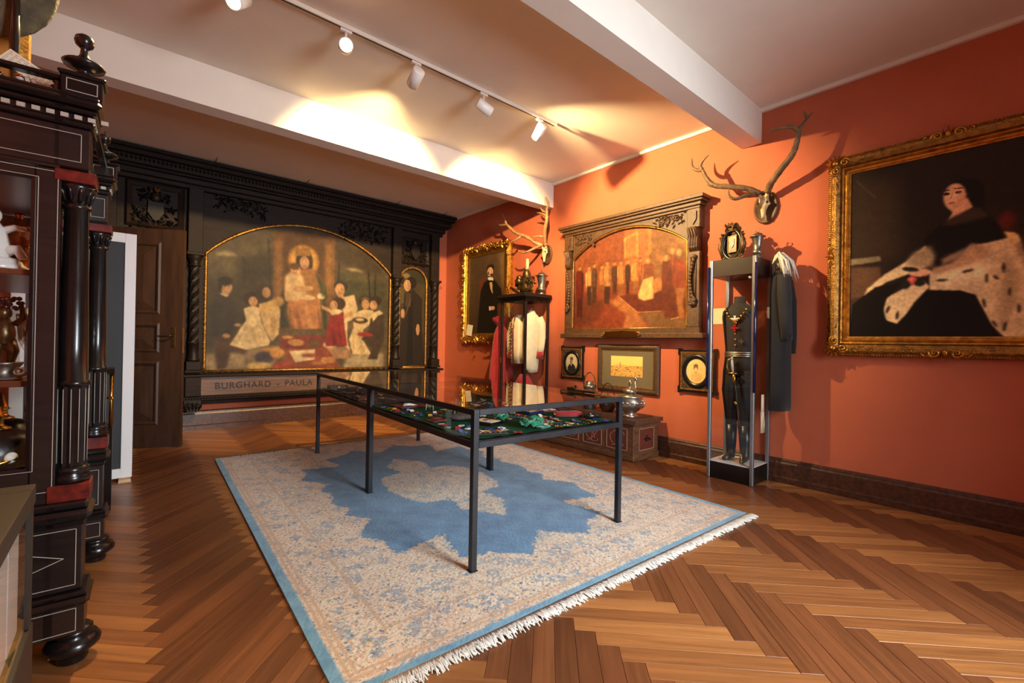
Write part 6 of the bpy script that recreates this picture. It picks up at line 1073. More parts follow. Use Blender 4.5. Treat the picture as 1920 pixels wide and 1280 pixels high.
# --- arched walnut frame with the audience scene
t = on_wall('arched_frame_painting', 'carved walnut frame with an arched painting of a court audience scene', 'painting', 3.45)
x0, x1, z0, z1 = -.885, .845, 1.50, 2.84
picture('canvas', ART_AUDIENCE, 250, 200, x0, x1, z0, z1, -.06, t, label='orange toned painting of a court audience', varnish=(.80, .72, .58, .85))
m = MB(); spandrel(m, x0+.01, x1-.01, 2.50, 2.86, 2.80, -.095, -.04); m.build('arch_board', WALNUT, t)
m = MB(); gilt_arch(m, x0+.015, x1-.015, 1.515, 2.49, 2.785, -.09, .009, False); m.build('gilt_slip', GOLD, t)
for sx, cx in ((-1, x0-.065), (1, x1+.065)):
    m = MB(); m.bb(cx-.07, cx+.07, -.10, -.004, 1.52, 2.36, .005)
    for k in (-.03, 0, .03): m.tube([(cx+k, -.102, 1.85), (cx+k, -.102, 2.30)], .009, 6)
    m.build('pilaster', WALNUT, t)
    m = MB()
    for k in range(14):
        a = k/13; m.ell((cx+sx*.02+.045*math.sin(a*PI)*-sx, -.12, 2.30-a*.52), (.022, .02, .026), 7, 5)
    for k in range(10): m.ell((cx+random.Random(k).uniform(-.035, .035), -.125, 1.80+random.Random(k+40).uniform(-.03, .05)), (.02, .018, .02), 6, 4)
    m.build('fruit_garland', WALNUT, t)
    m = MB(); m.prism([(-.10, 2.36), (-.13, 2.40), (-.135, 2.46), (-.12, 2.52), (-.16, 2.58), (-.17, 2.62), (-.004, 2.62), (-.004, 2.36)], cx-.05, cx+.05, 'yz')
    for k in (-.03, 0, .03): m.tube([(cx+k, -.104, 2.37), (cx+k, -.137, 2.44), (cx+k, -.124, 2.52), (cx+k, -.17, 2.6)], .012, 6)
    m.build('scroll_corbel', WALNUT, t)
    m = MB(); m.bb(cx-.075, cx+.075, -.12, -.004, 2.62, 2.83, .005); m.prism([(cx-.04, 2.80), (cx+.04, 2.80), (cx+.04, 2.71), (cx, 2.65), (cx-.04, 2.71)], -.135, -.12); m.build('shield_block', WALNUT, t)
for a, b, sd in ((-.84, -.5, 1), (.42, .80, 2)):
    m = MB(); m.foliage(a, b, 2.70 if sd == 2 else 2.68, 2.82, -.098, 40, sd, .045, .022, 8); m.build('carved_foliage', WALNUT, t)
m = MB()
for z_0, z_1, y_, o_ in ((2.83, 2.86, -.12, .0), (2.86, 2.90, -.14, .02), (2.90, 2.925, -.17, .05), (2.925, 2.965, -.19, .07)): m.bb(x0-.14-o_, x1+.14+o_, y_, -.004, z_0, z_1, .006)
m.build('cornice', WALNUT, t)
m = MB(); m.bb(x0-.14, x1+.14, -.10, -.004, 1.45, 1.52, .006); m.bb(x0-.19, x1+.19, -.13, -.004, 1.39, 1.455, .01); m.build('base_ledge', WALNUT, t)
m = MB(); m.prism([(-.30, 1.44), (-.26, 1.475), (-.05, 1.48), (.0, 1.49), (.05, 1.48), (.20, 1.475), (.24, 1.44), (.20, 1.405), (0, 1.395), (-.26, 1.405)], -.143, -.131); m.build('name_plate', BRASS, t)
m = MB(); m.scroll((-.30, -.142, 1.44), .03, 1.3, .008); m.scroll((.24, -.142, 1.44), .03, 1.3, .008, 3, -1); m.build('plate_scrolls', GOLDD, t)
# --- small frames below
def oval_frame(label, y, cx, z0, z1, w, ops, bevel):
    t = on_wall('oval_portrait_frame', label, 'picture frame', y)
    h = z1-z0; cz = (z0+z1)/2; k = .03
    poly = [(-w/2, z0), (-w/2+k, z0+.0), (-w/2+k*1.5, z0+.014), (w/2-k*1.5, z0+.014), (w/2-k, z0), (w/2, z0), (w/2, z0+.07), (w/2-.014, z0+.085), (w/2-.014, z1-.085), (w/2, z1-.07), (w/2, z1), (w/2-k, z1), (w/2-k*1.5, z1-.014), (-w/2+k*1.5, z1-.014), (-w/2+k, z1), (-w/2, z1), (-w/2, z1-.07), (-w/2+.014, z1-.085), (-w/2+.014, z0+.085), (-w/2, z0+.07)]
    m = MB(); m.prism(poly, -.03, -.002); m.build('black_frame', BLACK, t)
    m = MB(); m.rectframe(-w/2+.05, w/2-.05, z0+.055, z1-.055, [(0, -.03), (.0, -.035), (.016, -.037), (.018, -.03)]); m.build('gilt_border', GOLD, t)
    m = MB(); m.bb(-w/2+.05, w/2-.05, -.034, -.03, z0+.055, z1-.055)
    for sx in (-1, 1):
        for sz in (-1, 1): m.foliage(sx*(w/2-.085)-.02, sx*(w/2-.085)+.02, cz+sz*(h/2-.085)-.02, cz+sz*(h/2-.085)+.02, -.035, 8, 3, .03, .006, 1)
    m.build('corner_panel', mat('bronze_corner', (84, 62, 40), .5, metal=.4, var=.2, scale=40), t)
    rx, rz = w/2-.065, h/2-.07
    m = MB(); m.ovalframe(0, cz, rx*.72, rz*.74, [(0, -.036), (.004, -.042), (.02, -.05), (.038, -.052), (.052, -.045), (.055, -.034)]); m.build('oval_moulding', BLACK, t)
    picture('portrait_sheet', ops, 60, 72, -rx*.76, rx*.76, cz-rz*.78, cz+rz*.78, -.0375, t, lambda X, Z: ((X/(rx*.75))**2+((Z-cz)/(rz*.77))**2) < 1)
ov1 = [['G', (206, 186, 140), (196, 176, 130)], ['E', (40, 34, 30), 2, .5, .95, .36, .42, 0], ['E', (150, 126, 96), 2, .48, .36, .12, .15, 0], ['E', (90, 80, 70), 2, .5, .28, .13, .09, 0], ['E', (120, 108, 96), 2, .46, .48, .09, .08, 0], ['P', (220, 210, 190), 2, [[.42, .55], [.52, .55], [.48, .68]]]]
ov2 = [['G', (226, 196, 128), (216, 184, 116)], ['E', (206, 172, 112), 3, .5, .72, .26, .16, 0], ['E', (196, 160, 104), 2, .48, .52, .07, .1, 0], ['E', (226, 188, 136), 2, .48, .38, .09, .12, 0], ['E', (120, 92, 60), 2, .48, .29, .11, .07, 0], ['E', (130, 100, 66), 2, .40, .36, .03, .08, 0], ['E', (130, 100, 66), 2, .56, .36, .03, .08, 0], ['N', .05, 20]]
oval_frame('small black frame with an oval photograph of a bearded man beside the wooden vitrine', 4.375, 0, .80, 1.285, .43, ov1, 0)
oval_frame('black frame with an oval drawing of a woman beside the uniform vitrine', 2.52, 0, .775, 1.28, .45, ov2, 0)
t = on_wall('framed_town_view', 'framed sepia photograph of a town in a wide olive mount above the chest', 'picture frame', 3.455)
x0, x1, z0, z1 = -.385, .385, .78, 1.235
m = MB(); m.rectframe(x0, x1, z0, z1, [(0, -.018), (0, -.024), (.012, -.026), (.014, -.02)]); m.build('gilt_slip', GOLD, t)
m = MB(); m.rectframe(x0, x1, z0, z1, [(.014, -.02), (.02, -.036), (.045, -.042), (.065, -.036), (.08, -.02), (.08, 0)]); m.build('outer_frame', mat('dark_bronze_frame', (82, 62, 44), .45, metal=.3, var=.3, scale=60, bump=.4, bscale=90), t)
m = MB(); m.bb(x0, x1, -.018, -.004, z0, z1); m.build('mount', mat('olive_mount', (100, 88, 64), .8), t)
tv = [['G', (232, 196, 110), (226, 186, 98)], ['P', (196, 152, 80), 4, [[0, .5], [.3, .46], [.5, .5], [1, .46], [1, 1], [0, 1]]], ['S', (120, 88, 48), .012, [[.1, .44], [.3, .43], [.6, .48], [1, .47]]], ['S', (120, 88, 48), .012, [[.3, .46], [.3, .3]]]]
R_ = random.Random(17)
for k in range(110):
    v_ = R_.uniform(.5, .98); tv.append(['E', R_.choice([(150, 110, 60), (120, 86, 46), (206, 164, 92), (170, 126, 70)]), 1, round(R_.random(), 3), round(v_, 3), round(R_.uniform(.008, .03), 3), round(R_.uniform(.01, .035), 3), 0])
picture('sepia_print', tv, 110, 64, -.245, .235, .905, 1.165, -.0195, t)
o = MB().bb(-.10, .10, -.001, .001, -.085, .085).build('paper_notice', PAPER, None, (XR-.003, 2.325, 1.635)); o.rotation_euler = (0, 0, -PI/2); tag(o, 'blank aged paper notice pinned to the wall behind the uniform vitrine', 'note')
m = MB(); m.lathe([(.02, 0), (.018, .008), (.004, .01)], 12, M=Matrix.Rotation(PI/2, 4, 'X')); m.tube([(0, -.008, 0), (0, -.03, -.01), (0, -.025, -.04), (0, -.012, -.03)], .005, 6)
o = m.build('wall_hook', BRASS, None, (XR-.002, 6.78, 1.05)); o.rotation_euler = (0, 0, -PI/2); tag(o, 'small brass hook on the wall below the bearded man portrait', 'hook')
# ================================================================== antlers
def antler_set(label, y, z, rx, rz_, beams, plaque_mat, horn, skull=1.0):
    t = on_wall('mounted_antlers', label, 'antlers', y)
    m = MB(); n = 28
    m.loft([[(a*rx*math.cos(2*PI*k/n), yy, z+a*rz_*math.sin(2*PI*k/n)) for k in range(n)] for a, yy in ((1, 0), (1, -.018), (.88, -.03), (.86, -.028))]); m.build('oval_plaque', plaque_mat, t)
    m = MB(); s = skull
    m.loft([[(w*math.cos(2*PI*k/12)*s, yy+d_*math.sin(2*PI*k/12)*s, z+zz*s) for k in range(12)] for w, d_, yy, zz in ((.02, .02, -.05, .135), (.05, .04, -.06, .11), (.058, .045, -.065, .06), (.066, .045, -.07, .02), (.05, .04, -.075, -.01), (.03, .03, -.075, -.05), (.022, .024, -.075, -.1), (.02, .02, -.075, -.14))])
    for sg in (-1, 1):
        m.tube([(sg*.03*s, -.07, z+.09*s), (sg*.045*s, -.085, z+.14*s)], [.024*s, .02*s], 9)
        m.ell((sg*.058*s, -.075, z+.02*s), (.018*s, .022*s, .02*s), 8, 6)
    m.build('skull', BONE, t)
    m = MB()
    for sg in (-1, 1): m.ell((sg*.05*s, -.098, z+.035*s), (.014*s, .01, .016*s), 8, 5)
    m.build('eye_socket', BLACK, t)
    for sg, paths in ((-1, beams[0]), (1, beams[1])):
        m = MB()
        for pts, r0, r1 in paths:
            P = [Vector(p) for p in pts]; Q = []
            for i in range(len(P)-1):
                p0, p1, p2, p3 = P[max(i-1, 0)], P[i], P[i+1], P[min(i+2, len(P)-1)]
                for k in range(5):
                    u = k/5; Q.append(.5*((2*p1)+(p2-p0)*u+(2*p0-5*p1+4*p2-p3)*u*u+(3*p1-p0-3*p2+p3)*u**3))
            Q.append(P[-1]); N_ = len(Q)
            m.tube([(q.x, q.y, q.z+z) for q in Q], [(r0+(r1-r0)*(i/(N_-1))**2.2)*(1+.06*math.sin(i*2.3)) for i in range(N_)], 9)
        for k in range(10): a = 2*PI*k/10; p = paths[0][0][0]; m.ell((p[0]+.028*math.cos(a), p[1]+.02*math.sin(a), p[2]+z+.01), (.009, .009, .009), 5, 4)
        m.build('antler', horn, t)
L2 = [([(-.04, -.09, .13), (-.16, -.16, .19), (-.34, -.22, .235), (-.50, -.26, .27), (-.60, -.27, .36), (-.68, -.27, .50)], .03, .017),
      ([(-.67, -.27, .485), (-.70, -.27, .53), (-.66, -.28, .58), (-.575, -.29, .62)], .02, .003), ([(-.67, -.27, .485), (-.75, -.26, .50), (-.82, -.26, .56), (-.83, -.25, .66)], .02, .003),
      ([(-.07, -.10, .14), (-.12, -.22, .10), (-.22, -.30, .06), (-.28, -.33, .10), (-.29, -.33, .18)], .02, .003), ([(-.50, -.26, .265), (-.54, -.29, .27), (-.58, -.31, .285)], .015, .003)]
R2 = [([(.04, -.09, .13), (.10, -.15, .22), (.20, -.21, .33), (.31, -.25, .47), (.35, -.26, .62), (.37, -.27, .75), (.40, -.26, .82), (.47, -.25, .93)], .032, .003),
      ([(.37, -.27, .72), (.33, -.30, .78), (.25, -.33, .80), (.13, -.36, .79)], .022, .003), ([(.43, -.26, .85), (.42, -.27, .90), (.41, -.28, .96)], .015, .003),
      ([(.28, -.24, .44), (.33, -.27, .47), (.355, -.28, .49)], .016, .006), ([(.10, -.15, .22), (.13, -.18, .23), (.15, -.19, .27)], .015, .006)]
def sc(B, kx, kz, sh=0): return [([(x*kx+sh*max(0, z_-.13), y_, .13+(z_-.13)*kz) for x, y_, z_ in p], a, b) for p, a, b in B]
L2, R2 = sc(L2, .8, .94), sc(R2, 1.0, .72)
antler_set('wide dark stag antlers on an oval plaque above the uniform vitrine', 1.83, 2.71, .115, .165, (L2, R2), WALNUT, ANTLER, .85)
L1 = [([(-.03, -.09, .13), (-.12, -.15, .17), (-.30, -.22, .29), (-.55, -.26, .38), (-.75, -.28, .52), (-.84, -.28, .58)], .03, .018), ([(-.82, -.28, .56), (-.88, -.28, .66), (-.98, -.28, .80)], .018, .003), ([(-.82, -.28, .57), (-.95, -.28, .58), (-1.06, -.27, .60), (-1.16, -.26, .66)], .02, .003),
      ([(-.06, -.10, .14), (-.10, -.2, .08), (-.22, -.28, .02), (-.36, -.3, .03), (-.44, -.3, .08)], .02, .003), ([(-.42, -.24, .33), (-.5, -.3, .26), (-.62, -.34, .23)], .018, .003)]
R1 = [([(.03, -.09, .13), (.05, -.14, .24), (.09, -.2, .40), (.12, -.22, .54), (.10, -.22, .66), (.06, -.2, .76)], .03, .018), ([(.06, -.2, .75), (.08, -.2, .86), (.02, -.2, .96), (.0, -.2, 1.0)], .018, .003), ([(.08, -.21, .7), (.0, -.22, .74), (-.06, -.22, .82)], .016, .003), ([(.06, -.15, .27), (-.02, -.22, .28), (-.1, -.26, .27)], .016, .003), ([(.1, -.22, .62), (.02, -.24, .68), (-.08, -.26, .72)], .017, .003)]
L1, R1 = sc(L1, .8, .92), sc(R1, 1.0, .78, .16)
antler_set('pale stag antlers on an oval plaque above the wooden vitrine', 4.93, 2.66, .10, .15, (L1, R1), WALNUT, ANTLER2, .85)
# ================================================================== painted chest and vessels
CHW = mat('painted_chest_wood', (78, 48, 30), .6, c2=(112, 72, 42), scale=7, stretch=(1, 3, 6), bump=.25, bscale=60)
CHR = mat('faded_red_panel', (108, 38, 26), .6, c2=(84, 46, 32), scale=14, bump=.15)
CHL = mat('chest_line_paint', (176, 140, 112), .7)
CH = thing('painted_chest', 'old painted wooden chest with red panels standing against the wall', 'chest', (0, 0, 0))
hx0, hx1, hy0, hy1 = 4.335, 4.845, 2.96, 4.52
m = MB(); m.bb(hx0+.012, hx1, hy0+.012, hy1-.012, .06, .40, .004); m.build('chest_body', CHW, CH)
m = MB(); m.bb(hx0-.01, hx1, hy0-.01, hy1+.01, .002, .065, .012); m.build('plinth', CHW, CH)
lid = MB(); lid.prism([(hx0-.045, hy0-.05), (hx1, hy0-.05), (hx1, hy1+.05), (hx0-.045, hy1+.05)], .425, .47, 'xy'); lid.bb(hx0-.015, hx1, hy0-.02, hy1+.02, .40, .425, .006); lid.bb(hx0+.06, hx1-.05, hy0+.06, hy1-.06, .47, .478, .004)
lid.build('lid', mat('chest_lid_wood', (70, 46, 32), .55, c2=(96, 64, 44), scale=6, stretch=(6, 1, 4), bump=.25), CH)
for k in range(4):
    y0 = hy0+.09+k*.36; m = MB(); m.bb(hx0+.006, hx0+.013, y0, y0+.29, .11, .36); p_ = m.build('front_panel', CHR, CH)
    m = MB()
    for a, b, c, d_ in ((y0, y0+.29, .11, .117), (y0, y0+.29, .353, .36), (y0, y0+.007, .11, .36), (y0+.283, y0+.29, .11, .36)): m.bb(hx0+.003, hx0+.007, a, b, c, d_)
    for q in range(5):
        m.tube([(hx0+.005, y0+.145+.1*math.cos(a)*math.cos(q*1.2), .235+.09*math.sin(a*.8+q*1.25)) for a in [i*.25 for i in range(14)]], .0025, 4)
    m.build('painted_scrolls', CHL, p_)
m = MB(); m.bb(hx0+.11, hx1-.10, hy0+.006, hy0+.013, .11, .36); p_ = m.build('end_panel', CHR, CH)
m = MB()
for a, b, c, d_ in ((hx0+.11, hx1-.10, .11, .116), (hx0+.11, hx1-.10, .354, .36), (hx0+.11, hx0+.116, .11, .36), (hx1-.106, hx1-.10, .11, .36)): m.bb(a, b, hy0+.003, hy0+.007, c, d_)
m.build('panel_lines', CHL, p_)
m = MB(); m.prism([(a+hx0+.26, b+.24) for a, b in cross_poly(.035, .3, .2)], hy0, hy0+.007); m.tube([(hx0+.225, hy0, .24), (hx0+.225, hy0-.025, .225), (hx0+.30, hy0-.025, .225), (hx0+.30, hy0, .24)], .006, 6); m.build('iron_handle', mat('iron', (58, 54, 52), .5, metal=.8), CH)
CT = .4785
t = thing('silver_tureen', 'embossed silver tureen with its lid ajar and a tall knob on the chest', 'tureen', (4.50, 3.13, CT+.0))
k_ = 1.0
m = MB(); m.lathe([(.09, 0), (.095, .008), (.085, .02), (.065, .035), (.07, .05), (.12, .09), (.145, .14), (.15, .18), (.14, .215), (.15, .225), (.152, .238), (.14, .245), (.125, .24)], 28)
for k in range(16):
    a = 2*PI*k/16; m.ell((.147*math.cos(a), .147*math.sin(a), .165), (.018, .018, .016), 6, 5)
m.build('bowl', SILVER, t)
m = MB(); m.lathe([(.13, .232), (.10, .25), (.06, .262), (.055, .275)], 24); m.build('inner_cover', SILVER, t)
m = MB(); m.lathe([(.06, .275), (.085, .29), (.088, .298), (.07, .315), (.035, .33), (.015, .335), (.014, .35), (.022, .365), (.02, .40), (.012, .42), (.002, .425)], 20); m.build('lid', SILVER, t)
for sg in (-1, 1):
    m = MB(); m.tube([(-.10*0, sg*.148, .2), (0, sg*.185, .195), (0, sg*.19, .15), (0, sg*.155, .11)], .010, 8); m.build('handle', SILVER, t)
m = MB(); m.tube([(-.06, -.11, .42), (-.062, -.11, .26)], [.010, .006], 6); m.ell((-.058, -.11, .44), (.012, .018, .028), 8, 6); m.build('ladle', SILVER, t)
t = thing('pewter_pail', 'small pewter pail with lid and arched handle standing on the chest', 'pail', (4.60, 3.82, CT))
m = MB(); m.lathe([(.07, 0), (.075, .01), (.075, .26), (.08, .27), (.085, .275), (.085, .30), (.06, .315), (.05, .32), (.05, .35), (.046, .354), (.002, .356)], 22); m.build('pail_body', PEWTER, t)
m = MB(); m.tube([(0, .085*math.cos(a)*1.15, .285+.18*math.sin(a)) for a in [PI*k/14 for k in range(15)]], .006, 6); m.build('arched_handle', BRONZE, t)
t = thing('iron_kettle', 'low dark iron kettle with a thin arched handle between pail and tureen', 'kettle', (4.60, 3.53, CT))
m = MB(); m.lathe([(.06, 0), (.1, .05), (.11, .11), (.09, .17), (.05, .195), (.03, .2), (.014, .215), (.002, .22)], 20); m.build('kettle_body', BRONZE, t)
m = MB(); m.tube([(0, .10*math.cos(a), .16+.19*math.sin(a)) for a in [PI*k/14 for k in range(15)]], .005, 6); m.build('thin_handle', BLACK, t)
# ================================================================== wooden vitrine with white tunic
V1 = thing('wooden_vitrine', 'dark wooden glazed vitrine holding white tunics below the pale antlers', 'display case', (0, 0, 0))
a0, a1, b0, b1, zt = 4.40, 4.885, 4.86, 5.42, 1.93
m = MB(); m.bb(a0-.015, a1, b0-.015, b1+.015, .002, .35, .006); m.build('base', DWOOD, V1)
for x in (a0+.015, a1-.02):
    for y in (b0+.015, b1-.015):
        m = MB(); m.bb(x-.017, x+.017, y-.017, y+.017, .35, zt, .003); m.build('corner_post', DWOOD, V1)
m = MB()
for z_0, z_1, o_ in ((zt, zt+.035, .005), (zt+.035, zt+.055, .03), (zt+.055, zt+.09, .055), (zt+.09, zt+.105, .045)): m.bb(a0-o_, a1, b0-o_, b1+o_, z_0, z_1, .005)
m.build('cornice', DWOOD, V1)
for vs in ([(a0+.03, b0+.012, .36), (a1-.035, b0+.012, .36), (a1-.035, b0+.012, zt), (a0+.03, b0+.012, zt)], [(a0+.03, b1-.012, .36), (a1-.035, b1-.012, .36), (a1-.035, b1-.012, zt), (a0+.03, b1-.012, zt)], [(a0+.012, b0+.03, .36), (a0+.012, b1-.03, .36), (a0+.012, b1-.03, zt), (a0+.012, b0+.03, zt)]):
    m = MB(); m.add(vs, [(0,1,2,3)]); m.build('glass_pane', GLASS, V1)
m = MB(); m.bb(a0-.006, a0, b1-.025, b1-.008, 1.0, 1.09, .002); m.build('lock', BRASS, V1)
def loft_body(mb, secs, n=20, ox=0, oy=0, fold=0, seed=1):
    R = random.Random(seed); ph = R.uniform(0, 6); rings = []
    for (z, rx, ry, dx, dy) in secs:
        rings.append([(ox+dx+(rx*(1+fold*math.sin(k*2*PI/n*5+ph)))*math.cos(2*PI*k/n), oy+dy+(ry*(1+fold*math.sin(k*2*PI/n*5+ph)))*math.sin(2*PI*k/n), z) for k in range(n)])
    mb.loft(rings)
t = thing('white_tunic', 'cream tunic with red cuff and braided hem hanging in the wooden vitrine', 'uniform', (4.66, 5.01, 0))
m = MB(); loft_body(m, [(.86, .07, .04, .05, 0), (.93, .12, .06, .02, 0), (1.1, .155, .075, 0, 0), (1.35, .14, .075, 0, 0), (1.55, .155, .08, 0, 0), (1.66, .155, .075, 0, 0), (1.72, .13, .06, 0, 0), (1.76, .075, .045, 0, 0), (1.80, .045, .04, 0, 0)]); m.build('tunic_body', CREAM, t)
m = MB(); m.tube([(.10, -.05, 1.70), (.135, -.075, 1.6), (.14, -.085, 1.4), (.12, -.09, 1.25), (.10, -.09, 1.16)], [.06, .062, .058, .052, .048], 12); s_ = m.build('sleeve', CREAM, t)
m = MB(); m.tube([(.103, -.09, 1.18), (.09, -.09, 1.08)], [.054, .058], 12); m.build('red_cuff', REDC, s_)
m = MB(); m.ell((.08, -.143, 1.12), (.012, .008, .012), 8, 5); m.ell((.11, -.143, 1.13), (.012, .008, .012), 8, 5); m.build('cuff_buttons', BRONZE, s_)
m = MB(); m.tube([(.072*math.cos(a)+.05, .042*math.sin(a), .865) for a in [2*PI*k/24 for k in range(25)]], .014, 6); m.build('braided_hem', MARO, t)
m = MB(); m.tube([(.0, 0, 1.77), (0, 0, 1.83), (.02, 0, 1.86)], .004, 6); m.build('hanger_hook', BRASS, t)
t = thing('laced_jacket', 'cream jacket with gold lace and a red edging hanging in the wooden vitrine', 'uniform', (4.62, 5.25, 0))
m = MB(); loft_body(m, [(1.0, .12, .10, 0, 0), (1.2, .13, .115, 0, 0), (1.45, .13, .12, 0, 0), (1.62, .125, .125, 0, 0), (1.70, .09, .09, 0, 0), (1.74, .045, .045, 0, 0)]); m.build('jacket_body', CREAM, t)
m = MB(); m.tube([(-.03, .11, 1.62), (-.06, .14, 1.45), (-.07, .135, 1.25), (-.07, .13, 1.16)], [.045, .047, .042, .04], 10); s_ = m.build('sleeve', CREAM, t)
m = MB(); m.tube([(-.07, .13, 1.17), (-.07, .128, 1.08)], [.046, .048], 10); m.build('red_cuff', REDC, s_)
m = MB(); m.tube([(-.10, -.02, 1.70), (-.135, -.02, 1.5), (-.138, -.03, 1.25), (-.125, -.03, 1.0)], .012, 6); m.build('red_edging', MARO, t)
m = MB()
for k in range(10): m.ell((-.137, .02, 1.66-k*.06), (.012, .03, .014), 7, 5); m.scroll((-.14, .06, 1.6-k*.05), .012, 1.2, .004)
m.build('gold_lace', BRASS, t)
t = thing('red_lining_skirt', 'red cloth folded at the bottom of the wooden vitrine', 'cloth', (4.62, 5.12, .3505))
m = MB(); loft_body(m, [(0, .17, .2, 0, 0), (.15, .16, .19, 0, 0), (.35, .12, .14, 0, 0), (.49, .05, .07, 0, 0)], fold=.08); m.build('cloth_folds', REDC, t)
t = thing('red_cloak', 'red cloak with upturned collar hanging beside the wooden vitrine', 'cloak', (4.62, 5.66, 0))
m = MB(); loft_body(m, [(.42, .21, .17, 0, 0), (.8, .2, .16, 0, 0), (1.2, .16, .13, 0, 0), (1.45, .13, .11, 0, 0), (1.55, .09, .08, 0, 0), (1.6, .06, .06, 0, 0)], 40, fold=.09, seed=2); m.build('cloak_cloth', REDC, t)
m = MB(); m.add([(-.06, .05, 1.58), (-.07, -.06, 1.58), (-.13, -.07, 1.74), (-.15, .07, 1.70), (-.10, .12, 1.66)], [(0,1,2,3,4)]); m.add([(-.05, -.07, 1.57), (.07, -.06, 1.57), (.10, -.10, 1.72), (-.09, -.10, 1.74)], [(0,1,2,3)]); m.build('collar', mat('crimson_silk', (176, 22, 36), .45, sheen=.3), t)
m = MB(); m.lathe([(.12, .002), (.12, .02), (.015, .03), (.014, 1.62), (.002, 1.63)], 12); m.build('stand', BLACK, t)
ZV1 = zt+.105
t = thing('bronze_group', 'dark bronze eagle and cannon group on top of the wooden vitrine', 'statue', (4.60, 5.08, ZV1+.0005))
m = MB(); m.bb(-.10, .10, -.10, .12, 0, .03, .006)
m.loft([[((w*math.cos(2*PI*k/10)), d_*math.sin(2*PI*k/10)+dy, z) for k in range(10)] for w, d_, dy, z in ((.09, .09, 0, .03), (.085, .085, 0, .12), (.08, .075, -.01, .2), (.07, .07, -.01, .26), (.075, .07, -.01, .265), (.05, .05, -.01, .35), (.03, .03, -.01, .38))])
m.foliage(-.08, .08, .04, .25, -.085, 40, 5, .05, .03, 5); m.build('bronze_mass', BRONZE, t)
m = MB(); m.tube([(-.02, .09, .22), (-.03, .16, .20), (-.03, .19, .14)], [.06, .055, .02], 9); m.ell((-.02, .13, .26), (.05, .05, .05), 10, 7); m.tube([(-.02, .12, .13), (-.03, .04, .06)], [.05, .04], 8); m.build('eagle', BRONZE, t)
m = MB(); m.tube([(-.03, .08, .05), (-.04, .2, .075), (-.05, .30, .13)], [.035, .028, .018], 10); m.build('cannon', BRONZE, t)
m = MB(); m.tube([(0, -.01, .36), (0, -.02, .46), (0, -.02, .54)], [.03, .028, .02], 9); m.build('bone_tip', BONE, t)
def lidded_cup(loc, s, label, m_, chain=False):
    t = thing('lidded_cup', label, 'cup', loc)
    m = MB(); m.lathe([(r*s, z*s) for r, z in ((.05, 0), (.052, .012), (.03, .025), (.03, .035), (.055, .05), (.062, .07), (.055, .09), (.045, .10), (.05, .16), (.068, .25), (.07, .255), (.062, .25))], 22); m.build('cup_body', m_, t)
    m = MB(); m.lathe([(r*s, z*s) for r, z in ((.088, .252), (.09, .258), (.06, .275), (.045, .295), (.03, .30), (.012, .305), (.012, .315), (.002, .32))], 22); m.build('lid', m_, t)
    m = MB(); m.tube([(0, .028*s*math.cos(a), .335*s+.022*s*math.sin(a)) for a in [PI*(.8+1.6*k/12) for k in range(13)]] if not chain else [(0, 0, .31*s), (0, .006, .36*s), (0, -.006, .40*s), (0, 0, .44*s)], .005*s, 6); m.build('ring_knob', m_, t)
    return t
lidded_cup((4.74, 4.89, ZV1+.0005), 1.1, 'slim pewter lidded cup with a chain on top of the wooden vitrine', PEWTER, True)
# ================================================================== glass vitrine with dress uniform
V2 = thing('uniform_vitrine', 'tall glass vitrine with black plinth and blue tube edges holding a dress uniform', 'display case', (0, 0, 0))
p0, p1, q0, q1, zv = 4.49, 4.88, 1.765, 2.20, 2.165
m = MB(); m.bb(p0+.004, p1, q0+.004, q1-.004, .002, .165, .003); m.build('plinth', BLACK, V2)
m = MB(); m.bb(p0+.012, p1-.012, q0+.012, q1-.012, .165, .172); m.build('white_floor', WPAINT, V2)
m = MB(); m.bb(p0+.004, p1, q0+.004, q1-.004, 2.0, zv, .003); m.build('top_box', mat('brown_black_laminate', (42, 33, 28), .35), V2)
for x in (p0+.012, p1-.012):
    for y in (q0+.012, q1-.012):
        m = MB(); m.bb(x-.016, x+.016, y-.016, y+.016, .003, zv+.004, .003); m.build('corner_profile', ALU, V2)
        if (x, y) != (p1-.012, q1-.012):
            sx = -1 if x < 4.6 else 0; sy = -1 if y < 1.9 else 1
            m = MB(); m.tube([(x-.022 if x < 4.6 else x, y+sy*.020, .88 if x < 4.6 else .80), (x-.022 if x < 4.6 else x, y+sy*.020, 2.10)], .013, 10); m.build('blue_tube', BLUEG, V2)
for vs in ([(p0+.025, q0+.01, .17), (p1-.025, q0+.01, .17), (p1-.025, q0+.01, 2.0), (p0+.025, q0+.01, 2.0)], [(p0+.025, q1-.01, .17), (p1-.025, q1-.01, .17), (p1-.025, q1-.01, 2.0), (p0+.025, q1-.01, 2.0)], [(p0+.01, q0+.025, .17), (p0+.01, q1-.025, .17), (p0+.01, q1-.025, 2.0), (p0+.01, q0+.025, 2.0)]):
    m = MB(); m.add(vs, [(0,1,2,3)]); m.build('glass_pane', GLASS, V2)
m = MB(); m.lathe([(.016, 0), (.014, .006), (.002, .008)], 12, M=Matrix.Rotation(-PI/2, 4, 'Y')); m.build('glass_lock', SILVER, V2).location = (p0+.008, q0+.05, 1.965)
U_ = thing('dress_uniform', 'dark dress uniform on a dummy with silver belt and boots in the glass vitrine', 'uniform', (4.69, 1.985, .1725))
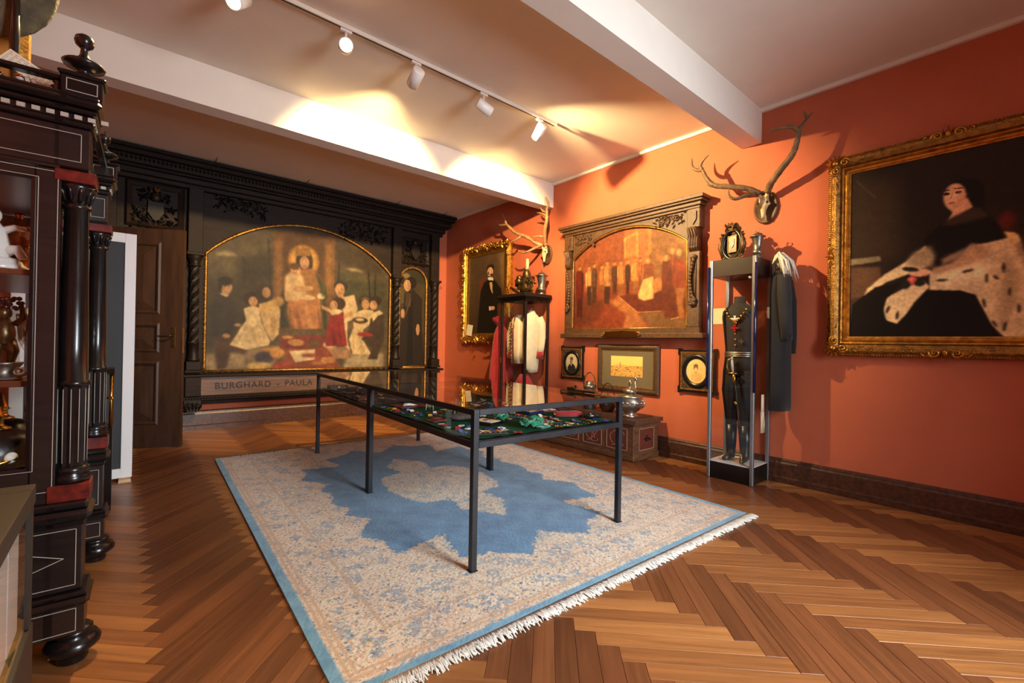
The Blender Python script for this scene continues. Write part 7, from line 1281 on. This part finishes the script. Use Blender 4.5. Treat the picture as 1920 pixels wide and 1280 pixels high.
# local: faces -x
m = MB(); loft_body(m, [(.86, .10, .16, 0, 0), (1.0, .09, .14, 0, 0), (1.1, .088, .132, 0, 0), (1.3, .10, .155, 0, 0), (1.43, .10, .172, 0, 0), (1.49, .09, .165, 0, 0), (1.535, .072, .125, 0, 0), (1.56, .056, .075, 0, 0), (1.575, .05, .056, 0, 0), (1.635, .048, .054, 0, 0)], 24); m.build('tunic', mat('black_brown_wool', (24, 18, 17), .8, var=.15, sheen=.1), U_)
for sg in (-1, 1):
    m = MB(); m.tube([(0, sg*.065, .90), (-.005, sg*.075, .7), (0, sg*.07, .45), (0, sg*.068, .34)], [.085, .085, .06, .05], 14); m.build('trouser_leg', mat('navy_trousers', (16, 16, 22), .9), U_)
    m = MB(); m.tube([(0, sg*.068, .36), (.005, sg*.07, .18), (0, sg*.07, .06), (-.01, sg*.072, .03)], [.056, .05, .042, .044], 14); m.tube([(.035, sg*.07, .033), (-.05, sg*.075, .034), (-.12, sg*.085, .022)], [.03, .036, .02], 10); m.build('boot', LEATHER, U_)
m = MB()
for dz in (-.018, 0, .018): m.tube([(.093*math.cos(a), .138*math.sin(a), 1.06+dz) for a in [2*PI*k/28 for k in range(29)]], .0065, 5)
m.build('silver_belt', SILVER, U_)
m = MB()
for k in range(11):
    a = PI*(k/10); m.ell((-.095-.02*math.sin(a), -.10+.2*k/10, 1.50-.11*math.sin(a)), (.012, .014, .014), 7, 5)
m.ell((-.108, 0, 1.37), (.012, .02, .02), 8, 6); m.build('gold_chain', BRASS, U_)
for (y, z, mm, sz) in ((.0, 1.41, ENW, .032), (0, 1.32, ENR, .034), (-.06, 1.19, PEWTER, .026)):
    m = MB(); m.prism(cross_poly(sz), 0, .005, 'xy'); o = m.build('cross_badge', mm, U_); o.rotation_euler = (PI/2, 0, -PI/2); o.location = (-.113 if z > 1.25 else -.098, y, z)
for k in range(3):
    m = MB(); m.ell((-.098, .0, 1.26-k*.055), (.008, .012, .012), 8, 6); m.build('button', BRASS, U_)
t = thing('dress_sword', 'sword with gilt hilt in a black scabbard hanging in front of the dark uniform', 'sword', (4.592, 1.985, .1725))
m = MB(); m.tube([(-.04, -.01, .86), (-.04, -.03, .7), (-.04, -.06, .4), (-.04, -.09, .05)], [.014, .013, .012, .009], 8, True, .6); m.build('scabbard', BLACK, t)
m = MB(); m.tube([(-.04, -.09, .10), (-.04, -.095, .004)], [.011, .008], 8); m.tube([(-.04, -.03, .60), (-.04, -.036, .57)], .015, 8); m.tube([(-.04, -.008, .87), (-.04, -.02, .78)], .0155, 8); m.build('scabbard_mounts', BRASS, t)
m = MB(); m.ell((-.045, 0, .875), (.022, .05, .012), 10, 6); m.tube([(-.04, .035, .88), (-.05, .055, .94), (-.045, .05, 1.0), (-.04, .02, 1.025)], .006, 6); m.build('guard', BRASS, t)
m = MB(); m.tube([(-.04, 0, .885), (-.04, .005, .95), (-.04, .01, 1.005)], [.010, .013, .011], 8); m.ell((-.04, .011, 1.02), (.013, .013, .016), 8, 6); m.build('grip', IVORY, t)
t = thing('tasselled_sash', 'white fringed sash hanging below the long black coat', 'sash', (4.60, 1.725, .0))
m = MB(); loft_body(m, [(.86, .03, .008, 0, 0), (.70, .035, .009, 0, 0)], 12); m.build('sash_band', CREAM, t)
m = MB()
for k in range(26): m.tube([(-.034+k*.0027, random.Random(k).uniform(-.006, .006), .70), (-.034+k*.0027, random.Random(k+9).uniform(-.01, .01), .60), (-.036+k*.0029, random.Random(k+5).uniform(-.01, .01), .50)], .0022, 4)
m.build('fringe', CREAM, t)
t = thing('long_black_coat', 'long black coat hanging against the side of the glass vitrine', 'coat', (4.70, 1.62, 0))
m = MB(); loft_body(m, [(.72, .145, .085, .01, 0), (.9, .14, .085, .005, 0), (1.2, .13, .085, 0, 0), (1.5, .13, .085, 0, 0), (1.8, .135, .085, 0, 0), (1.95, .125, .075, 0, 0), (2.02, .08, .05, 0, 0), (2.05, .04, .035, 0, 0)], 30, fold=.05); m.build('coat_body', BLKC, t)
m = MB(); m.tube([(-.09, -.05, 1.97), (-.115, -.07, 1.8), (-.11, -.085, 1.55), (-.09, -.09, 1.38)], [.05, .056, .05, .045], 12); s_ = m.build('front_sleeve', BLKC2, t)
m = MB()
for k in range(4): m.ell((-.125+k*.014, -.13, 1.41+.006*k), (.007, .006, .007), 6, 4)
m.build('cuff_buttons', BLACK, s_)
m = MB(); m.tube([(.12, -.02, 1.95), (.14, -.04, 1.75), (.145, -.05, 1.45), (.14, -.05, 1.25)], [.045, .05, .045, .04], 12); m.build('back_sleeve', BLKC, t)
m = MB(); m.add([(-.03, -.07, 2.03), (.03, -.085, 2.0), (.0, -.10, 1.7), (-.02, -.10, 1.45)], [(0,1,2,3)]); m.build('lapel', BLKC2, t)
t = thing('feather_plume', 'white drooping feather plume lying over the shoulder of the black coat', 'plume', (4.69, 1.66, 2.075))
m = MB(); R_ = random.Random(11)
for k in range(70):
    a = R_.uniform(-2.6, .5); L_ = R_.uniform(.10, .20); h = R_.uniform(.03, .075); cx, cy = math.cos(a), math.sin(a)
    m.tube([(0, .03, .03), (cx*L_*.35, cy*L_*.35, .05+h), (cx*L_*.75, cy*L_*.75, .02+h*.4), (cx*L_*.95, cy*L_*.95-.01, -.06-R_.uniform(0, .10))], [.006, .012, .012, .001], 5, True, .3)
m.build('feathers', mat('white_feather', (226, 220, 206), .9, var=.08, scale=30), t)
ZV2 = zv+.0052
t = thing('carved_relic_frame', 'small carved gilt frame with a silver plaque on top of the glass vitrine', 'picture frame', (4.66, 2.05, ZV2), -PI/2-.25)
m = MB(); m.ovalframe(0, .165, .085, .125, [(0, .01), (.0, -.02), (.012, -.03), (.03, -.03), (.036, -.01), (.036, .02)], 28); m.build('oval_ring', BLACK, t)
m = MB()
for k in range(40):
    a = 2*PI*k/40; m.leaf((.118*math.cos(a), -.015, .175+.15*math.sin(a)), a+random.Random(k).uniform(-.8, .8), .05, .014, .024)
for sg in (-1, 1):
    m.tube([(sg*.10, -.01, .05), (sg*.135, -.02, .15), (sg*.11, -.02, .27)], [.022, .026, .012], 7); m.scroll((sg*.09, -.02, .035), .03, 1.4, .01, 0, sg)
m.foliage(-.07, .07, .31, .36, -.02, 24, 4, .045, .03, 4); m.ell((0, -.02, .375), (.012, .012, .014), 6, 4); m.build('carved_leaves', AGILT, t)
m = MB(); m.bb(-.12, .12, -.05, .04, 0, .022, .004); m.build('foot', AGILT, t)
m = MB(); m.bb(-.085, .085, .004, .012, .05, .28); m.build('dark_ground', BLACK, t)
m = MB(); m.bb(-.052, .052, -.012, .004, .085, .255, .003); m.prism([(-.025, .22), (.025, .22), (.025, .16), (0, .13), (-.025, .16)], -.018, -.012); m.build('plaque', PEWTER, t)
m = MB(); m.rectframe(-.045, .045, .092, .248, [(0, -.012), (0, -.017), (.007, -.017), (.007, -.012)]); m.build('plaque_rim', BRASS, t)
lidded_cup((4.66, 1.815, ZV2), .80, 'polished pewter lidded cup with ring handle on top of the glass vitrine', PEWTER)
